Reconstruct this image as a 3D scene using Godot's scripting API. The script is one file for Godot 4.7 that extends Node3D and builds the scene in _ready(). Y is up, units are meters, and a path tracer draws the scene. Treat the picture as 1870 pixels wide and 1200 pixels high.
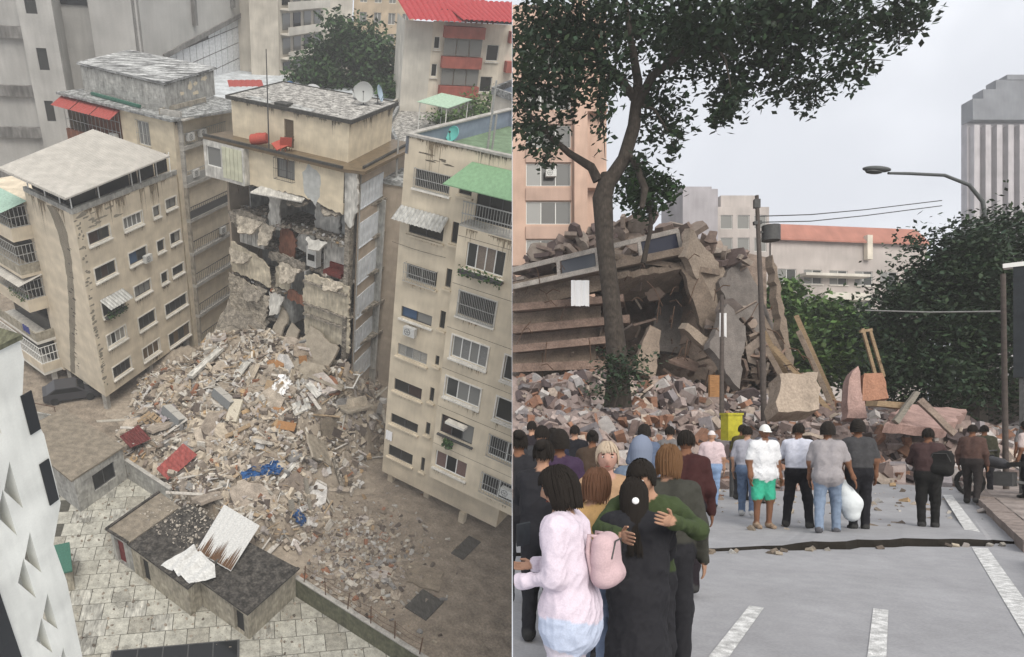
extends Node3D

# Two places built next to each other: west of the plane x = 0 a damaged apartment courtyard
# on steeply sloping land, seen from a high window; east of it a level street with a collapsed block.

var hill := Transform3D()          # lays the courtyard place out on its slope
var base_of := {}
var used := {}
var M := {}
var rng := RandomNumberGenerator.new()


class Face:
	var o: Vector3
	var d: Vector3
	var n: Vector3
	func _init(from: Vector3, to: Vector3):
		o = Vector3(from.x, 0, from.z)
		d = (Vector3(to.x, 0, to.z) - o).normalized()
		n = Vector3(-d.z, 0, d.x)
	func p(s: float, y: float, out := 0.0) -> Vector3:
		return o + d * s + n * out + Vector3(0, y, 0)
	func frame(s: float, y: float, out := 0.0) -> Transform3D:
		return Transform3D(Basis(d, Vector3.UP, n), p(s, y, out))


class Shape:
	var v := PackedVector3Array()
	var n := PackedVector3Array()
	var c := PackedColorArray()
	var col := Color(1, 1, 1)
	func tri(a: Vector3, b: Vector3, e: Vector3) -> void:
		var m := (e - a).cross(b - a)
		if m.length_squared() < 1e-16:
			return
		m = m.normalized()
		v.append(a); v.append(b); v.append(e)
		n.append(m); n.append(m); n.append(m)
		c.append(col); c.append(col); c.append(col)
	func quad(a: Vector3, b: Vector3, e: Vector3, f: Vector3) -> void:
		tri(a, b, e)
		tri(a, e, f)
	func tri_smooth(a: Vector3, b: Vector3, e: Vector3, na: Vector3, nb: Vector3, ne: Vector3) -> void:
		v.append(a); v.append(b); v.append(e)
		n.append(na); n.append(nb); n.append(ne)
		c.append(col); c.append(col); c.append(col)
	func hexa(q: Array) -> void:   # eight corners: four of one face in order, then the four opposite
		quad(q[0], q[3], q[2], q[1])
		quad(q[4], q[5], q[6], q[7])
		for i in 4:
			var j := (i + 1) % 4
			quad(q[i], q[j], q[4 + j], q[4 + i])
	func box(t: Transform3D, s: Vector3) -> void:
		var h := s / 2.0
		hexa([t * Vector3(-h.x, -h.y, -h.z), t * Vector3(h.x, -h.y, -h.z), t * Vector3(h.x, h.y, -h.z), t * Vector3(-h.x, h.y, -h.z),
			t * Vector3(-h.x, -h.y, h.z), t * Vector3(h.x, -h.y, h.z), t * Vector3(h.x, h.y, h.z), t * Vector3(-h.x, h.y, h.z)])
	func block(f: Face, s0: float, y0: float, s1: float, y1: float, o0: float, o1: float) -> void:
		hexa([f.p(s0, y0, o0), f.p(s1, y0, o0), f.p(s1, y1, o0), f.p(s0, y1, o0), f.p(s0, y0, o1), f.p(s1, y0, o1), f.p(s1, y1, o1), f.p(s0, y1, o1)])
	func bar(a: Vector3, b: Vector3, w: float, h := 0.0) -> void:
		h = h if h > 0.0 else w
		var z := (b - a)
		var l := z.length()
		if l < 1e-4:
			return
		z /= l
		var up := Vector3.UP if absf(z.y) < 0.95 else Vector3.RIGHT
		var x := up.cross(z).normalized()
		box(Transform3D(Basis(x, z.cross(x), z), (a + b) / 2.0), Vector3(w, h, l))
	func tube(pts: Array, radii: Array, sides := 8, cap := true) -> void:
		var rings := []
		var nrm := []
		var last := Vector3.ZERO
		for i in pts.size():
			var a: Vector3 = pts[maxi(i - 1, 0)]
			var b: Vector3 = pts[mini(i + 1, pts.size() - 1)]
			var z := (b - a).normalized()
			if last == Vector3.ZERO:
				last = z.cross(Vector3.UP if absf(z.y) < 0.9 else Vector3.RIGHT).normalized()
			last = (last - z * last.dot(z)).normalized()
			var y := z.cross(last)
			var r := PackedVector3Array()
			var q := PackedVector3Array()
			for k in sides:
				var an := TAU * k / sides
				var dir := last * cos(an) + y * sin(an)
				r.append(pts[i] + dir * float(radii[i]))
				q.append(dir)
			rings.append(r)
			nrm.append(q)
		for i in pts.size() - 1:
			for k in sides:
				var j := (k + 1) % sides
				tri_smooth(rings[i][k], rings[i + 1][j], rings[i][j], nrm[i][k], nrm[i + 1][j], nrm[i][j])
				tri_smooth(rings[i][k], rings[i + 1][k], rings[i + 1][j], nrm[i][k], nrm[i + 1][k], nrm[i + 1][j])
		if cap:
			for k in range(1, sides - 1):
				tri(rings[0][0], rings[0][k], rings[0][k + 1])
				tri(rings[-1][0], rings[-1][k + 1], rings[-1][k])
	func plate(poly: PackedVector2Array, t: Transform3D, thick: float) -> void:   # outline in the plane of t, its face at z = 0 and its back at -thick
		var ids := Geometry2D.triangulate_polygon(poly)
		var back := Vector3(0, 0, -thick)
		for i in range(0, ids.size(), 3):
			var a := Vector3(poly[ids[i]].x, poly[ids[i]].y, 0)
			var b := Vector3(poly[ids[i + 1]].x, poly[ids[i + 1]].y, 0)
			var e := Vector3(poly[ids[i + 2]].x, poly[ids[i + 2]].y, 0)
			if (b - a).cross(e - a).z > 0:
				var w := b
				b = e
				e = w
			tri(t * a, t * b, t * e)
			tri(t * (a + back), t * (e + back), t * (b + back))
		for i in poly.size():
			var p := Vector3(poly[i].x, poly[i].y, 0)
			var q := Vector3(poly[(i + 1) % poly.size()].x, poly[(i + 1) % poly.size()].y, 0)
			quad(t * p, t * q, t * (q + back), t * (p + back))
	func wall(f: Face, s0: float, y0: float, s1: float, y1: float, holes: Array, deep: float) -> void:   # a wall face with window openings cut in, and their reveals
		var ss := [s0, s1]
		var ys := [y0, y1]
		for h in holes:
			for k in [h[0], h[2]]:
				if k > s0 and k < s1: ss.append(k)
			for k in [h[1], h[3]]:
				if k > y0 and k < y1: ys.append(k)
		ss.sort()
		ys.sort()
		for i in ss.size() - 1:
			for j in ys.size() - 1:
				if ss[i + 1] - ss[i] < 1e-5 or ys[j + 1] - ys[j] < 1e-5: continue
				var cs: float = (ss[i] + ss[i + 1]) / 2.0
				var cy: float = (ys[j] + ys[j + 1]) / 2.0
				var open := false
				for h in holes:
					if cs > h[0] and cs < h[2] and cy > h[1] and cy < h[3]: open = true
				if not open:
					quad(f.p(ss[i], ys[j]), f.p(ss[i], ys[j + 1]), f.p(ss[i + 1], ys[j + 1]), f.p(ss[i + 1], ys[j]))
		for h in holes:
			var q := [f.p(h[0], h[1]), f.p(h[2], h[1]), f.p(h[2], h[3]), f.p(h[0], h[3])]
			var b := f.n * -deep
			for i in 4:
				var j := (i + 1) % 4
				quad(q[i], q[i] + b, q[j] + b, q[j])
	func mesh(shift: Vector3) -> ArrayMesh:
		var m := ArrayMesh.new()
		if v.is_empty():
			return m
		if shift != Vector3.ZERO:
			for i in v.size():
				v[i] -= shift
		var a := []
		a.resize(Mesh.ARRAY_MAX)
		a[Mesh.ARRAY_VERTEX] = v
		a[Mesh.ARRAY_NORMAL] = n
		a[Mesh.ARRAY_COLOR] = c
		m.add_surface_from_arrays(Mesh.PRIMITIVE_TRIANGLES, a)
		return m
	func cut(plane: Vector3, limit: float) -> void:   # keeps what lies at plane . p <= limit: the land ends there
		var nv := PackedVector3Array()
		var nn := PackedVector3Array()
		var nc := PackedColorArray()
		var crosses := false
		for p in v:
			if plane.dot(p) > limit:
				crosses = true
				break
		if not crosses:
			return
		for i in range(0, v.size(), 3):
			var ins := 0
			for k in 3:
				if plane.dot(v[i + k]) <= limit: ins += 1
			if ins == 3:
				for k in 3:
					nv.append(v[i + k]); nn.append(n[i + k]); nc.append(c[i + k])
			elif ins > 0:
				var pv := []
				var pn := []
				for k in 3:
					var a := v[i + k]
					var b := v[i + (k + 1) % 3]
					var da := plane.dot(a) - limit
					var db := plane.dot(b) - limit
					if da <= 0:
						pv.append(a); pn.append(n[i + k])
					if (da <= 0) != (db <= 0):
						var t := da / (da - db)
						pv.append(a.lerp(b, t)); pn.append(n[i + k].lerp(n[i + (k + 1) % 3], t).normalized())
				for k in range(1, pv.size() - 1):
					for w in [0, k, k + 1]:
						nv.append(pv[w]); nn.append(pn[w]); nc.append(c[i])
		v = nv
		n = nn
		c = nc


# ---------------------------------------------------------------- naming and committing

func numbered(called: String) -> String:
	used[called] = used.get(called, -1) + 1
	return called if used[called] == 0 else "%s_%03d" % [called, used[called]]


func tag(o: Node3D, label: String, category: String, group := "") -> void:
	o.set_meta("label", label)
	o.set_meta("category", category)
	if group: o.set_meta("group", group)


func thing(called: String, label: String, category: String, at: Vector3, group := "", on_hill := true) -> Node3D:
	var o := Node3D.new()
	o.name = numbered(called)
	add_child(o)
	o.transform = (hill if on_hill else Transform3D()) * Transform3D(Basis(), at)
	base_of[o] = [at, on_hill]
	tag(o, label, category, group)
	return o


func trimmed(s: Shape, on_hill: bool) -> void:
	if on_hill:
		s.cut(hill.basis.transposed() * Vector3.RIGHT, -hill.origin.x - 0.01)
	else:
		s.cut(Vector3.LEFT, -0.01)


func part(parent: Node3D, called: String, s: Shape, m: Material, label := "", clip := false) -> MeshInstance3D:   # s is given in the place's own coordinates
	var o := MeshInstance3D.new()
	o.name = called
	var top := parent
	while not base_of.has(top): top = top.get_parent()
	if clip: trimmed(s, base_of[top][1])
	if s.v.is_empty():
		o.queue_free()
		return null
	o.mesh = s.mesh(base_of[top][0])
	o.material_override = m
	parent.add_child(o, true)
	if label: o.set_meta("label", label)
	return o


func solo(called: String, label: String, category: String, s: Shape, m: Material, at: Vector3, group := "", on_hill := true, clip := false) -> MeshInstance3D:
	if clip: trimmed(s, on_hill)
	var o := MeshInstance3D.new()
	o.name = numbered(called)
	o.mesh = s.mesh(at)
	o.material_override = m
	add_child(o)
	o.transform = (hill if on_hill else Transform3D()) * Transform3D(Basis(), at)
	base_of[o] = [at, on_hill]
	tag(o, label, category, group)
	return o


func setting(called: String, s: Shape, m: Material, on_hill := true, kind := "structure", clip := true) -> MeshInstance3D:
	if clip: trimmed(s, on_hill)
	var o := MeshInstance3D.new()
	o.name = numbered(called)
	o.mesh = s.mesh(Vector3.ZERO)
	o.material_override = m
	add_child(o)
	o.transform = hill if on_hill else Transform3D()
	base_of[o] = [Vector3.ZERO, on_hill]
	o.set_meta("kind", kind)
	return o


# ---------------------------------------------------------------- materials

func grain(seed_: int, size: int, layers: Array, lo: float, hi: float, contrast := 1.0) -> ImageTexture:   # layers: [features across, features down, weight]; repeats without a seam
	var total := 0.0
	var sheets := []
	for l in layers:
		var f := FastNoiseLite.new()
		f.seed = seed_ + sheets.size() * 17
		f.frequency = 0.1
		f.fractal_octaves = 3
		f.noise_type = FastNoiseLite.TYPE_SIMPLEX_SMOOTH
		var im := f.get_seamless_image(clampi(int(l[0] * 10), 16, 1024), clampi(int(l[1] * 10), 16, 1024), false, false, 0.2, false)
		im.convert(Image.FORMAT_L8)
		im.resize(size, size, Image.INTERPOLATE_CUBIC)
		sheets.append(im.get_data())
		total += l[2]
	var b := PackedByteArray()
	b.resize(size * size)
	for i in size * size:
		var t := 0.0
		for k in sheets.size():
			t += (sheets[k][i] / 255.0 - 0.5) * layers[k][2]
		b[i] = int(255.0 * lerpf(lo, hi, clampf(0.5 + t / total * contrast * 1.6, 0.0, 1.0)))
	return ImageTexture.create_from_image(Image.create_from_data(size, size, false, Image.FORMAT_L8, b))


func bump(seed_: int, freq: float, strength := 4.0) -> NoiseTexture2D:
	var t := NoiseTexture2D.new()
	var f := FastNoiseLite.new()
	f.seed = seed_
	f.frequency = freq
	f.fractal_octaves = 4
	t.noise = f
	t.width = 256
	t.height = 256
	t.seamless = true
	t.as_normal_map = true
	t.bump_strength = strength
	return t


func mat(key: String, r: float, g: float, b: float, rough := 0.9, tex: Texture2D = null, metres := 3.0, norm: Texture2D = null, metal := 0.0) -> StandardMaterial3D:   # r, g, b: real-world base colour
	var m := StandardMaterial3D.new()
	m.resource_name = key
	m.albedo_color = Color(r, g, b).linear_to_srgb()
	m.roughness = rough
	m.metallic = metal
	m.metallic_specular = 0.35
	if tex:
		m.albedo_texture = tex
	if norm:
		m.normal_enabled = true
		m.normal_texture = norm
		m.normal_scale = 0.6
	if tex or norm:
		m.uv1_triplanar = true
		m.uv1_scale = Vector3.ONE / metres
	M[key] = m
	return m


func ragged(poly: PackedVector2Array, step: float, amp: float, only := []) -> PackedVector2Array:
	var out := PackedVector2Array()
	for i in poly.size():
		var a := poly[i]
		var b := poly[(i + 1) % poly.size()]
		out.append(a)
		if only and not i in only: continue
		var k := int(a.distance_to(b) / step)
		var nn := (b - a).orthogonal().normalized()
		for j in range(1, k):
			out.append(a.lerp(b, (j + rng.randf_range(-0.3, 0.3)) / float(k)) + nn * rng.randf_range(-amp, amp))
	if Geometry2D.triangulate_polygon(out).is_empty():
		return poly
	return out


func blot(s: Shape, f: Face, s0: float, y0: float, w: float, h: float, out := 0.006) -> void:   # an uneven patch on a wall
	var p := PackedVector2Array()
	var k := 14
	for i in k:
		var a := TAU * i / k
		var r := rng.randf_range(0.55, 1.0)
		p.append(Vector2(cos(a) * w / 2 * r, sin(a) * h / 2 * r))
	if not Geometry2D.triangulate_polygon(p).is_empty():
		s.plate(p, f.frame(s0, y0, out), 0.004)


func drip(s: Shape, f: Face, s0: float, y_top: float, w: float, h: float, out := 0.006) -> void:   # a stain that has run down a wall: many thin streaks of uneven length
	var k := maxi(3, int(w / 0.055))
	var swell := rng.randf() * TAU
	for i in k:
		var x := w * (i + rng.randf()) / k
		var b := rng.randf_range(0.02, 0.085)
		var l := h * (0.12 + 0.88 * rng.randf() * rng.randf()) * (0.55 + 0.45 * sin(x * 2.3 + swell))
		if l < 0.05: l = 0.05 + 0.08 * rng.randf()
		var z := out + 0.0002 * (i % 7)
		s.tri(f.p(s0 + x, y_top, z), f.p(s0 + x + b, y_top, z), f.p(s0 + x + b * rng.randf_range(0.2, 0.8), y_top - l, z))
		if i % 3 == 0:
			s.quad(f.p(s0 + x, y_top, z + 0.0015), f.p(s0 + x + b * 2.5, y_top, z + 0.0015), f.p(s0 + x + b * 2.2, y_top - l * 0.4, z + 0.0015), f.p(s0 + x + b * 0.4, y_top - l * 0.3, z + 0.0015))


# ---------------------------------------------------------------- pieces of buildings

func window(b: Node3D, f: Face, h: Array, panes: int, o := {}) -> void:   # h: s0, y0, s1, y1 of the opening
	var fr := Shape.new()
	var w := 0.055
	var z0 := -0.16
	var z1 := -0.09
	fr.block(f, h[0], h[1], h[2], h[1] + w, z0, z1)
	fr.block(f, h[0], h[3] - w, h[2], h[3], z0, z1)
	for k in panes + 1:
		var c: float = lerpf(h[0] + w / 2, h[2] - w / 2, k / float(panes))
		fr.block(f, c - w / 2, h[1] + w, c + w / 2, h[3] - w, z0, z1)
	var su := Shape.new()
	if o.get("trim", false):   # a raised plaster surround
		var t := 0.09
		su.block(f, h[0] - t, h[1] - t, h[2] + t, h[1], 0.002, 0.05)
		su.block(f, h[0] - t, h[3], h[2] + t, h[3] + t, 0.002, 0.05)
		su.block(f, h[0] - t, h[1], h[0], h[3], 0.002, 0.05)
		su.block(f, h[2], h[1], h[2] + t, h[3], 0.002, 0.05)
	var win := part(b, "window", fr, M[o.get("frame", "frame_white")], o.get("label", ""), true)
	if win == null: return
	if o.get("trim", false): part(win, "surround", su, M.trim_white, "", true)
	for k in panes:
		var p := Shape.new()
		var a: float = lerpf(h[0] + w / 2, h[2] - w / 2, k / float(panes)) + w / 2
		var e: float = lerpf(h[0] + w / 2, h[2] - w / 2, (k + 1) / float(panes)) - w / 2
		p.block(f, a, h[1] + w, e, h[3] - w, -0.14, -0.125)
		var look: Array = o.get("glass", ["glass_dark"])
		part(win, "pane", p, M[look[k % look.size()]], "", true)
	if o.get("sill", true):
		var si := Shape.new()
		si.block(f, h[0] - 0.12, h[1] - 0.19, h[2] + 0.12, h[1] - 0.09, 0.051 if o.get("trim", false) else 0.002, 0.16)
		part(win, "sill", si, M[o.get("sill_mat", "trim_white")], "", true)
	if o.get("grille", 0) > 0:
		var g := Shape.new()
		var n: int = o.grille
		var out: float = o.get("bulge", 0.12)
		for k in n + 1:
			var c: float = lerpf(h[0] - 0.03, h[2] + 0.03, k / float(n))
			g.bar(f.p(c, h[1] - 0.06, out), f.p(c, h[3] + 0.06, out), 0.022)
		for y in [h[1] - 0.06, (h[1] + h[3]) / 2, h[3] + 0.06]:
			g.bar(f.p(h[0] - 0.05, y, out + 0.015), f.p(h[2] + 0.05, y, out + 0.015), 0.03)
		for y in [h[1] - 0.06, h[3] + 0.06]:
			for c in [h[0] - 0.03, h[2] + 0.03]:
				g.bar(f.p(c, y, 0.0), f.p(c, y, out), 0.022)
		part(win, "grille", g, M[o.get("grille_mat", "iron_pale")], "", true)


func air_conditioner(f: Face, s: float, y: float, label: String, on_hill := true, k := 1.0) -> void:
	var o := thing("air_conditioner", label, "air conditioner", f.p(s, y - 0.28 * k, 0.2), "air conditioners on the walls", on_hill)
	var c := Shape.new()
	c.block(f, s - 0.4 * k, y - 0.28 * k, s + 0.4 * k, y + 0.28 * k, 0.12, 0.42)
	part(o, "casing", c, M.appliance)
	var g := Shape.new()
	var ring := []
	for i in 13:
		ring.append(f.p(s - 0.1 * k + cos(TAU * i / 12) * 0.2 * k, y + sin(TAU * i / 12) * 0.2 * k, 0.425))
	g.tube(ring, _same(0.014, 13), 5, false)
	for i in 6:
		g.bar(f.p(s - 0.1 * k, y, 0.425), ring[i * 2], 0.012)
	part(o, "fan_grille", g, M.iron)
	var br := Shape.new()
	for q in [-0.3, 0.3]:
		br.bar(f.p(s + q * k, y - 0.3 * k, 0.0), f.p(s + q * k, y - 0.3 * k, 0.4), 0.03)
	part(o, "bracket", br, M.iron)


func _same(x: float, n: int) -> Array:
	var a := []
	a.resize(n)
	a.fill(x)
	return a


func corrugated(a: Vector3, b: Vector3, e: Vector3, f: Vector3, waves: int, deep: float, jag := 0.0) -> Shape:   # ribs run from edge a-b to edge f-e
	var s := Shape.new()
	var nn := (b - a).cross(f - a).normalized()
	if nn.y < 0: nn = -nn
	var k := waves * 4
	var rows := 1 if jag <= 0.0 else 8
	var pts := []
	for j in rows + 1:
		var r := []
		for i in k + 1:
			var t := i / float(k)
			var wv: float = [0.0, 0.8, 1.0, 0.8][i % 4]
			var p := a.lerp(b, t).lerp(f.lerp(e, t), j / float(rows)) + nn * (wv * deep)
			if jag > 0.0: p += nn * sin(t * 7.0 + j * 0.9) * jag + Vector3(0, rng.randf_range(-0.3, 0.3) * jag, 0)
			r.append(p)
		pts.append(r)
	for j in rows:
		for i in k:
			s.quad(pts[j][i], pts[j + 1][i], pts[j + 1][i + 1], pts[j][i + 1])
	return s


func satellite_dish(at: Vector3, face: Vector3, r: float, label: String, m: Material) -> void:
	var o := thing("satellite_dish", label, "satellite dish", at, "satellite dishes on the roofs")
	var top := at + Vector3(0, r * 1.25, 0)
	face = face.normalized()
	var x := face.cross(Vector3.UP).normalized()
	var y := x.cross(face)
	var s := Shape.new()
	var rings := []
	for j in 5:
		var q := j / 4.0
		var ring := []
		for i in 20:
			var a := TAU * i / 20
			ring.append(top + (x * cos(a) + y * sin(a)) * r * q + face * (q * q * r * 0.28))
		rings.append(ring)
	for j in 4:
		for i in 20:
			var k := (i + 1) % 20
			s.quad(rings[j][i], rings[j + 1][i], rings[j + 1][k], rings[j][k])
	part(o, "reflector", s, m)
	var rim: Array = rings[4].duplicate()
	rim.append(rim[0])
	var rs := Shape.new()
	rs.tube(rim, _same(0.02, 21), 5, false)
	part(o, "rim", rs, m)
	var a := Shape.new()
	a.bar(top - y * r * 0.8 + face * r * 0.2, top + face * r * 0.9, 0.03)
	a.box(Transform3D(Basis(), top + face * r * 0.9), Vector3(0.1, 0.1, 0.1))
	part(o, "receiver_arm", a, M.iron)
	var st := Shape.new()
	st.tube([at, top - face * 0.05], [0.04, 0.04], 6)
	st.box(Transform3D(Basis(), at + Vector3(0, 0.02, 0)), Vector3(0.4, 0.04, 0.4))
	part(o, "stand", st, M.iron)


func _quad_roof(s: Shape, p: Array, thick: float) -> void:   # p: four corners of a roof, top side
	var d := Vector3(0, -thick, 0)
	s.hexa([p[0], p[1], p[2], p[3], p[0] + d, p[1] + d, p[2] + d, p[3] + d])


func _walls(s: Shape, p: Array, y0: float, y1: float, closed := false) -> void:   # plain upright walls along a footprint
	for i in (p.size() if closed else p.size() - 1):
		var a: Vector3 = p[i]
		var b: Vector3 = p[(i + 1) % p.size()]
		s.quad(Vector3(a.x, y0, a.z), Vector3(a.x, y1, a.z), Vector3(b.x, y1, b.z), Vector3(b.x, y0, b.z))


func _lid(s: Shape, p: Array, y: float) -> void:
	var q := PackedVector2Array()
	for a in p: q.append(Vector2(a.x, a.z))
	var ids := Geometry2D.triangulate_polygon(q)
	for i in range(0, ids.size(), 3):
		s.tri(Vector3(q[ids[i]].x, y, q[ids[i]].y), Vector3(q[ids[i + 1]].x, y, q[ids[i + 1]].y), Vector3(q[ids[i + 2]].x, y, q[ids[i + 2]].y))


# ---------------------------------------------------------------- the courtyard place

func left_ground() -> void:
	var g := Shape.new()
	for i in 13:
		for j in 14:
			var a := Vector3(-80 + i * 10.0, 0, -12 - j * 10.0)
			g.quad(a, a + Vector3(10, 0, 0), a + Vector3(10, 0, -10), a + Vector3(0, 0, -10))
	setting("yard_ground", g, M.dirt)
	# concrete paving of the courtyard: a slab bed and single slabs with open joints
	var yard := PackedVector2Array([Vector2(-16, -19), Vector2(-16, -41), Vector2(-9.25, -40.2), Vector2(-6.3, -37.3), Vector2(-2, -33), Vector2(1.3, -28.55), Vector2(7.1, -22.7), Vector2(10, -19)])
	var bed := Shape.new()
	var q := []
	for p in yard: q.append(Vector3(p.x, 0, p.y))
	_lid(bed, q, 0.012)
	var pave := setting("courtyard_pavement", bed, M.joint)
	var size := 1.15
	var kinds := ["paving_a", "paving_b", "paving_c", "paving_a", "paving_d"]
	for i in 23:
		for j in 19:
			var x := -16.0 + i * size + (0.35 if j % 2 else 0.0)
			var z := -40.6 + j * size
			var sq := PackedVector2Array([Vector2(x + 0.02, z + 0.02), Vector2(x + size - 0.02, z + 0.02), Vector2(x + size - 0.02, z + size - 0.02), Vector2(x + 0.02, z + size - 0.02)])
			var cutp := Geometry2D.intersect_polygons(sq, yard)
			if cutp.is_empty(): continue
			if x < -13.5 or z > -21.5: continue
			var s := Shape.new()
			var t := Transform3D(Basis(Vector3(1, 0, 0), Vector3(0, 0, 1), Vector3(0, 1, 0)), Vector3(0, 0.03 + rng.randf_range(-0.006, 0.006), 0))
			s.plate(cutp[0], t, 0.03)
			part(pave, "paving_slab", s, M[kinds[rng.randi() % 5]], "", true)


func yard_dirt() -> void:
	var s := Shape.new()
	for k in 1500:   # grit and chips blown over the paving and the shed roofs
		var p := Vector3(rng.randf_range(-12.5, 5), 0.05, rng.randf_range(-40, -23))
		if (p.x + 9.3) * 11.7 - (p.z + 40.3) * 10.7 > -4: continue
		s.col = Color(0.42, 0.36, 0.29) * rng.randf_range(0.4, 1.3)
		var q := 0.02 + 0.08 * pow(rng.randf(), 4.0)
		s.box(Transform3D(Basis.from_euler(Vector3(rng.randf(), rng.randf() * 6, rng.randf())), p), Vector3(q * 2, q, q * 1.3))
	for k in 500:
		var p := Vector3(-4.5, 2.45, -31.5) + Vector3(0.7, 0, 0.72) * rng.randf_range(-4, 2.5) + Vector3(0.72, 0, -0.7) * rng.randf_range(-1.0, 2.2)
		s.col = Color(0.6, 0.54, 0.46) * rng.randf_range(0.5, 1.2)
		var q := 0.02 + 0.07 * pow(rng.randf(), 3.0)
		s.box(Transform3D(Basis.from_euler(Vector3(rng.randf(), rng.randf() * 6, rng.randf())), p), Vector3(q * 2, q, q * 1.3))
	setting("grit", s, M.debris, true, "stuff")
	var st := Shape.new()
	var flat := Face.new(Vector3.ZERO, Vector3.RIGHT)
	for k in 30:
		var pl := PackedVector2Array()
		var r := rng.randf_range(0.2, 0.9)
		for i in 16: pl.append(Vector2(cos(TAU * i / 16), sin(TAU * i / 16)) * r * rng.randf_range(0.5, 1.0))
		var c := Vector3(rng.randf_range(-11.5, 3), 0.0385 + k * 0.0002, rng.randf_range(-38, -23.5))
		if (c.x + 9.3) * 11.7 - (c.z + 40.3) * 10.7 > -40: continue
		st.plate(pl, Transform3D(Basis(Vector3.RIGHT, Vector3.BACK, Vector3.UP), c), 0.001)
	setting("paving_stain", st, M.stain_dark, true, "stuff")


func shed_small() -> void:
	var a := Vector3(-11.75, 0, -37.0)
	var b := Vector3(-9.32, 0, -40.28)
	var c := Vector3(-13.95, 0, -45.3)
	var d := Vector3(-16.4, 0, -42.3)
	var o := thing("shed", "small grey concrete shed with flat brown roof and one barred window", "shed", a)
	var f := Face.new(a, b)
	var hole := [1.36, 0.79, 3.21, 2.05]
	var w := Shape.new()
	w.wall(f, 0, 0, a.distance_to(b), 2.6, [hole], 0.18)
	part(o, "window_wall", w, M.wall_grey)
	var w2 := Shape.new()
	_walls(w2, [b, c, d, a], 0, 2.6)
	part(o, "wall", w2, M.wall_grey)
	var r := Shape.new()
	var u := Vector3(0, 2.72, 0)
	_quad_roof(r, [a + u + Vector3(-0.1, 0, 0.15), b + u + Vector3(0.15, 0, 0), c + u, d + u + Vector3(-0.1, 0, 0)], 0.13)
	part(o, "roof", r, M.roof_brown)
	window(o, f, hole, 2, {"frame": "iron", "sill": false, "glass": ["black_glass"]})


func shed_long() -> void:
	# three joined rooms under tarred roofs
	var o := thing("shed", "long low shed of three rooms under dark tarred flat roofs", "shed", Vector3(-4.35, 0, -27.7))
	var rooms := [
		[[Vector3(-8.99, 0, -32.5), Vector3(-7.75, 0, -31.35), Vector3(-5.35, 0, -34.0), Vector3(-6.55, 0, -35.4)], 2.35, "roof_brown"],
		[[Vector3(-7.72, 0, -31.25), Vector3(-4.35, 0, -27.65), Vector3(-1.7, 0, -31.0), Vector3(-4.75, 0, -34.3)], 2.25, "roof_tar"],
		[[Vector3(-3.75, 0, -28.35), Vector3(-1.24, 0, -25.72), Vector3(1.39, 0, -28.5), Vector3(-1.55, 0, -31.1)], 2.05, "roof_tar"]]
	for k in 3:
		var q: Array = rooms[k][0]
		var top: float = rooms[k][1]
		var f := Face.new(q[0], q[1])
		var len_: float = q[0].distance_to(q[1])
		var holes: Array = [[[0.25, 0.05, 1.05, 1.95]], [[0.75, 0.05, 1.5, 1.9]], [[2.55, 0.05, 3.3, 1.75]]][k]
		var w := Shape.new()
		w.wall(f, 0, 0, len_, top, holes, 0.25)
		part(o, "front_wall", w, M.wall_grey_dark if k == 0 else M.wall_cream_old)
		var w2 := Shape.new()
		_walls(w2, [q[1], q[2], q[3], q[0]], 0, top)
		part(o, "wall", w2, M.wall_cream_old)
		var r := Shape.new()
		var u := Vector3(0, top + 0.12 + k * 0.012, 0)
		var mid: Vector3 = (q[0] + q[2]) / 2
		var e := []
		for p in q: e.append(p + (p - mid).normalized() * 0.18 + u)
		_quad_roof(r, e, 0.12)
		part(o, "roof", r, M[rooms[k][2]])
		for i in [0, 3] if k == 0 else [1]:   # low upstand along the roof edge
			var e1: Vector3 = e[i]
			var e2: Vector3 = e[(i + 1) % 4]
			var up := Shape.new()
			up.bar(e1 + Vector3(0, 0.05, 0), e2 + Vector3(0, 0.05, 0), 0.14, 0.1)
			part(o, "roof_edge", up, M.roof_tar)
		for h in holes:
			var d := Shape.new()
			d.block(f, h[0] + 0.02, h[1], h[2] - 0.02, h[3] - 0.02, -0.24, -0.19)
			part(o, "door", d, M.door_red if k == 0 else M.door_black, "dull red metal door" if k == 0 else "")
		var st := Shape.new()
		drip(st, f, 0.05, top, len_ - 0.1, 0.6)
		part(o, "stain", st, M.mould)
	var end := Face.new(rooms[2][0][1], rooms[2][0][2])
	var st2 := Shape.new()
	drip(st2, end, 0.3, 2.05, 0.9, 2.4)
	drip(st2, end, 1.6, 2.05, 1.6, 0.6)
	part(o, "stain", st2, M.mould)


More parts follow.
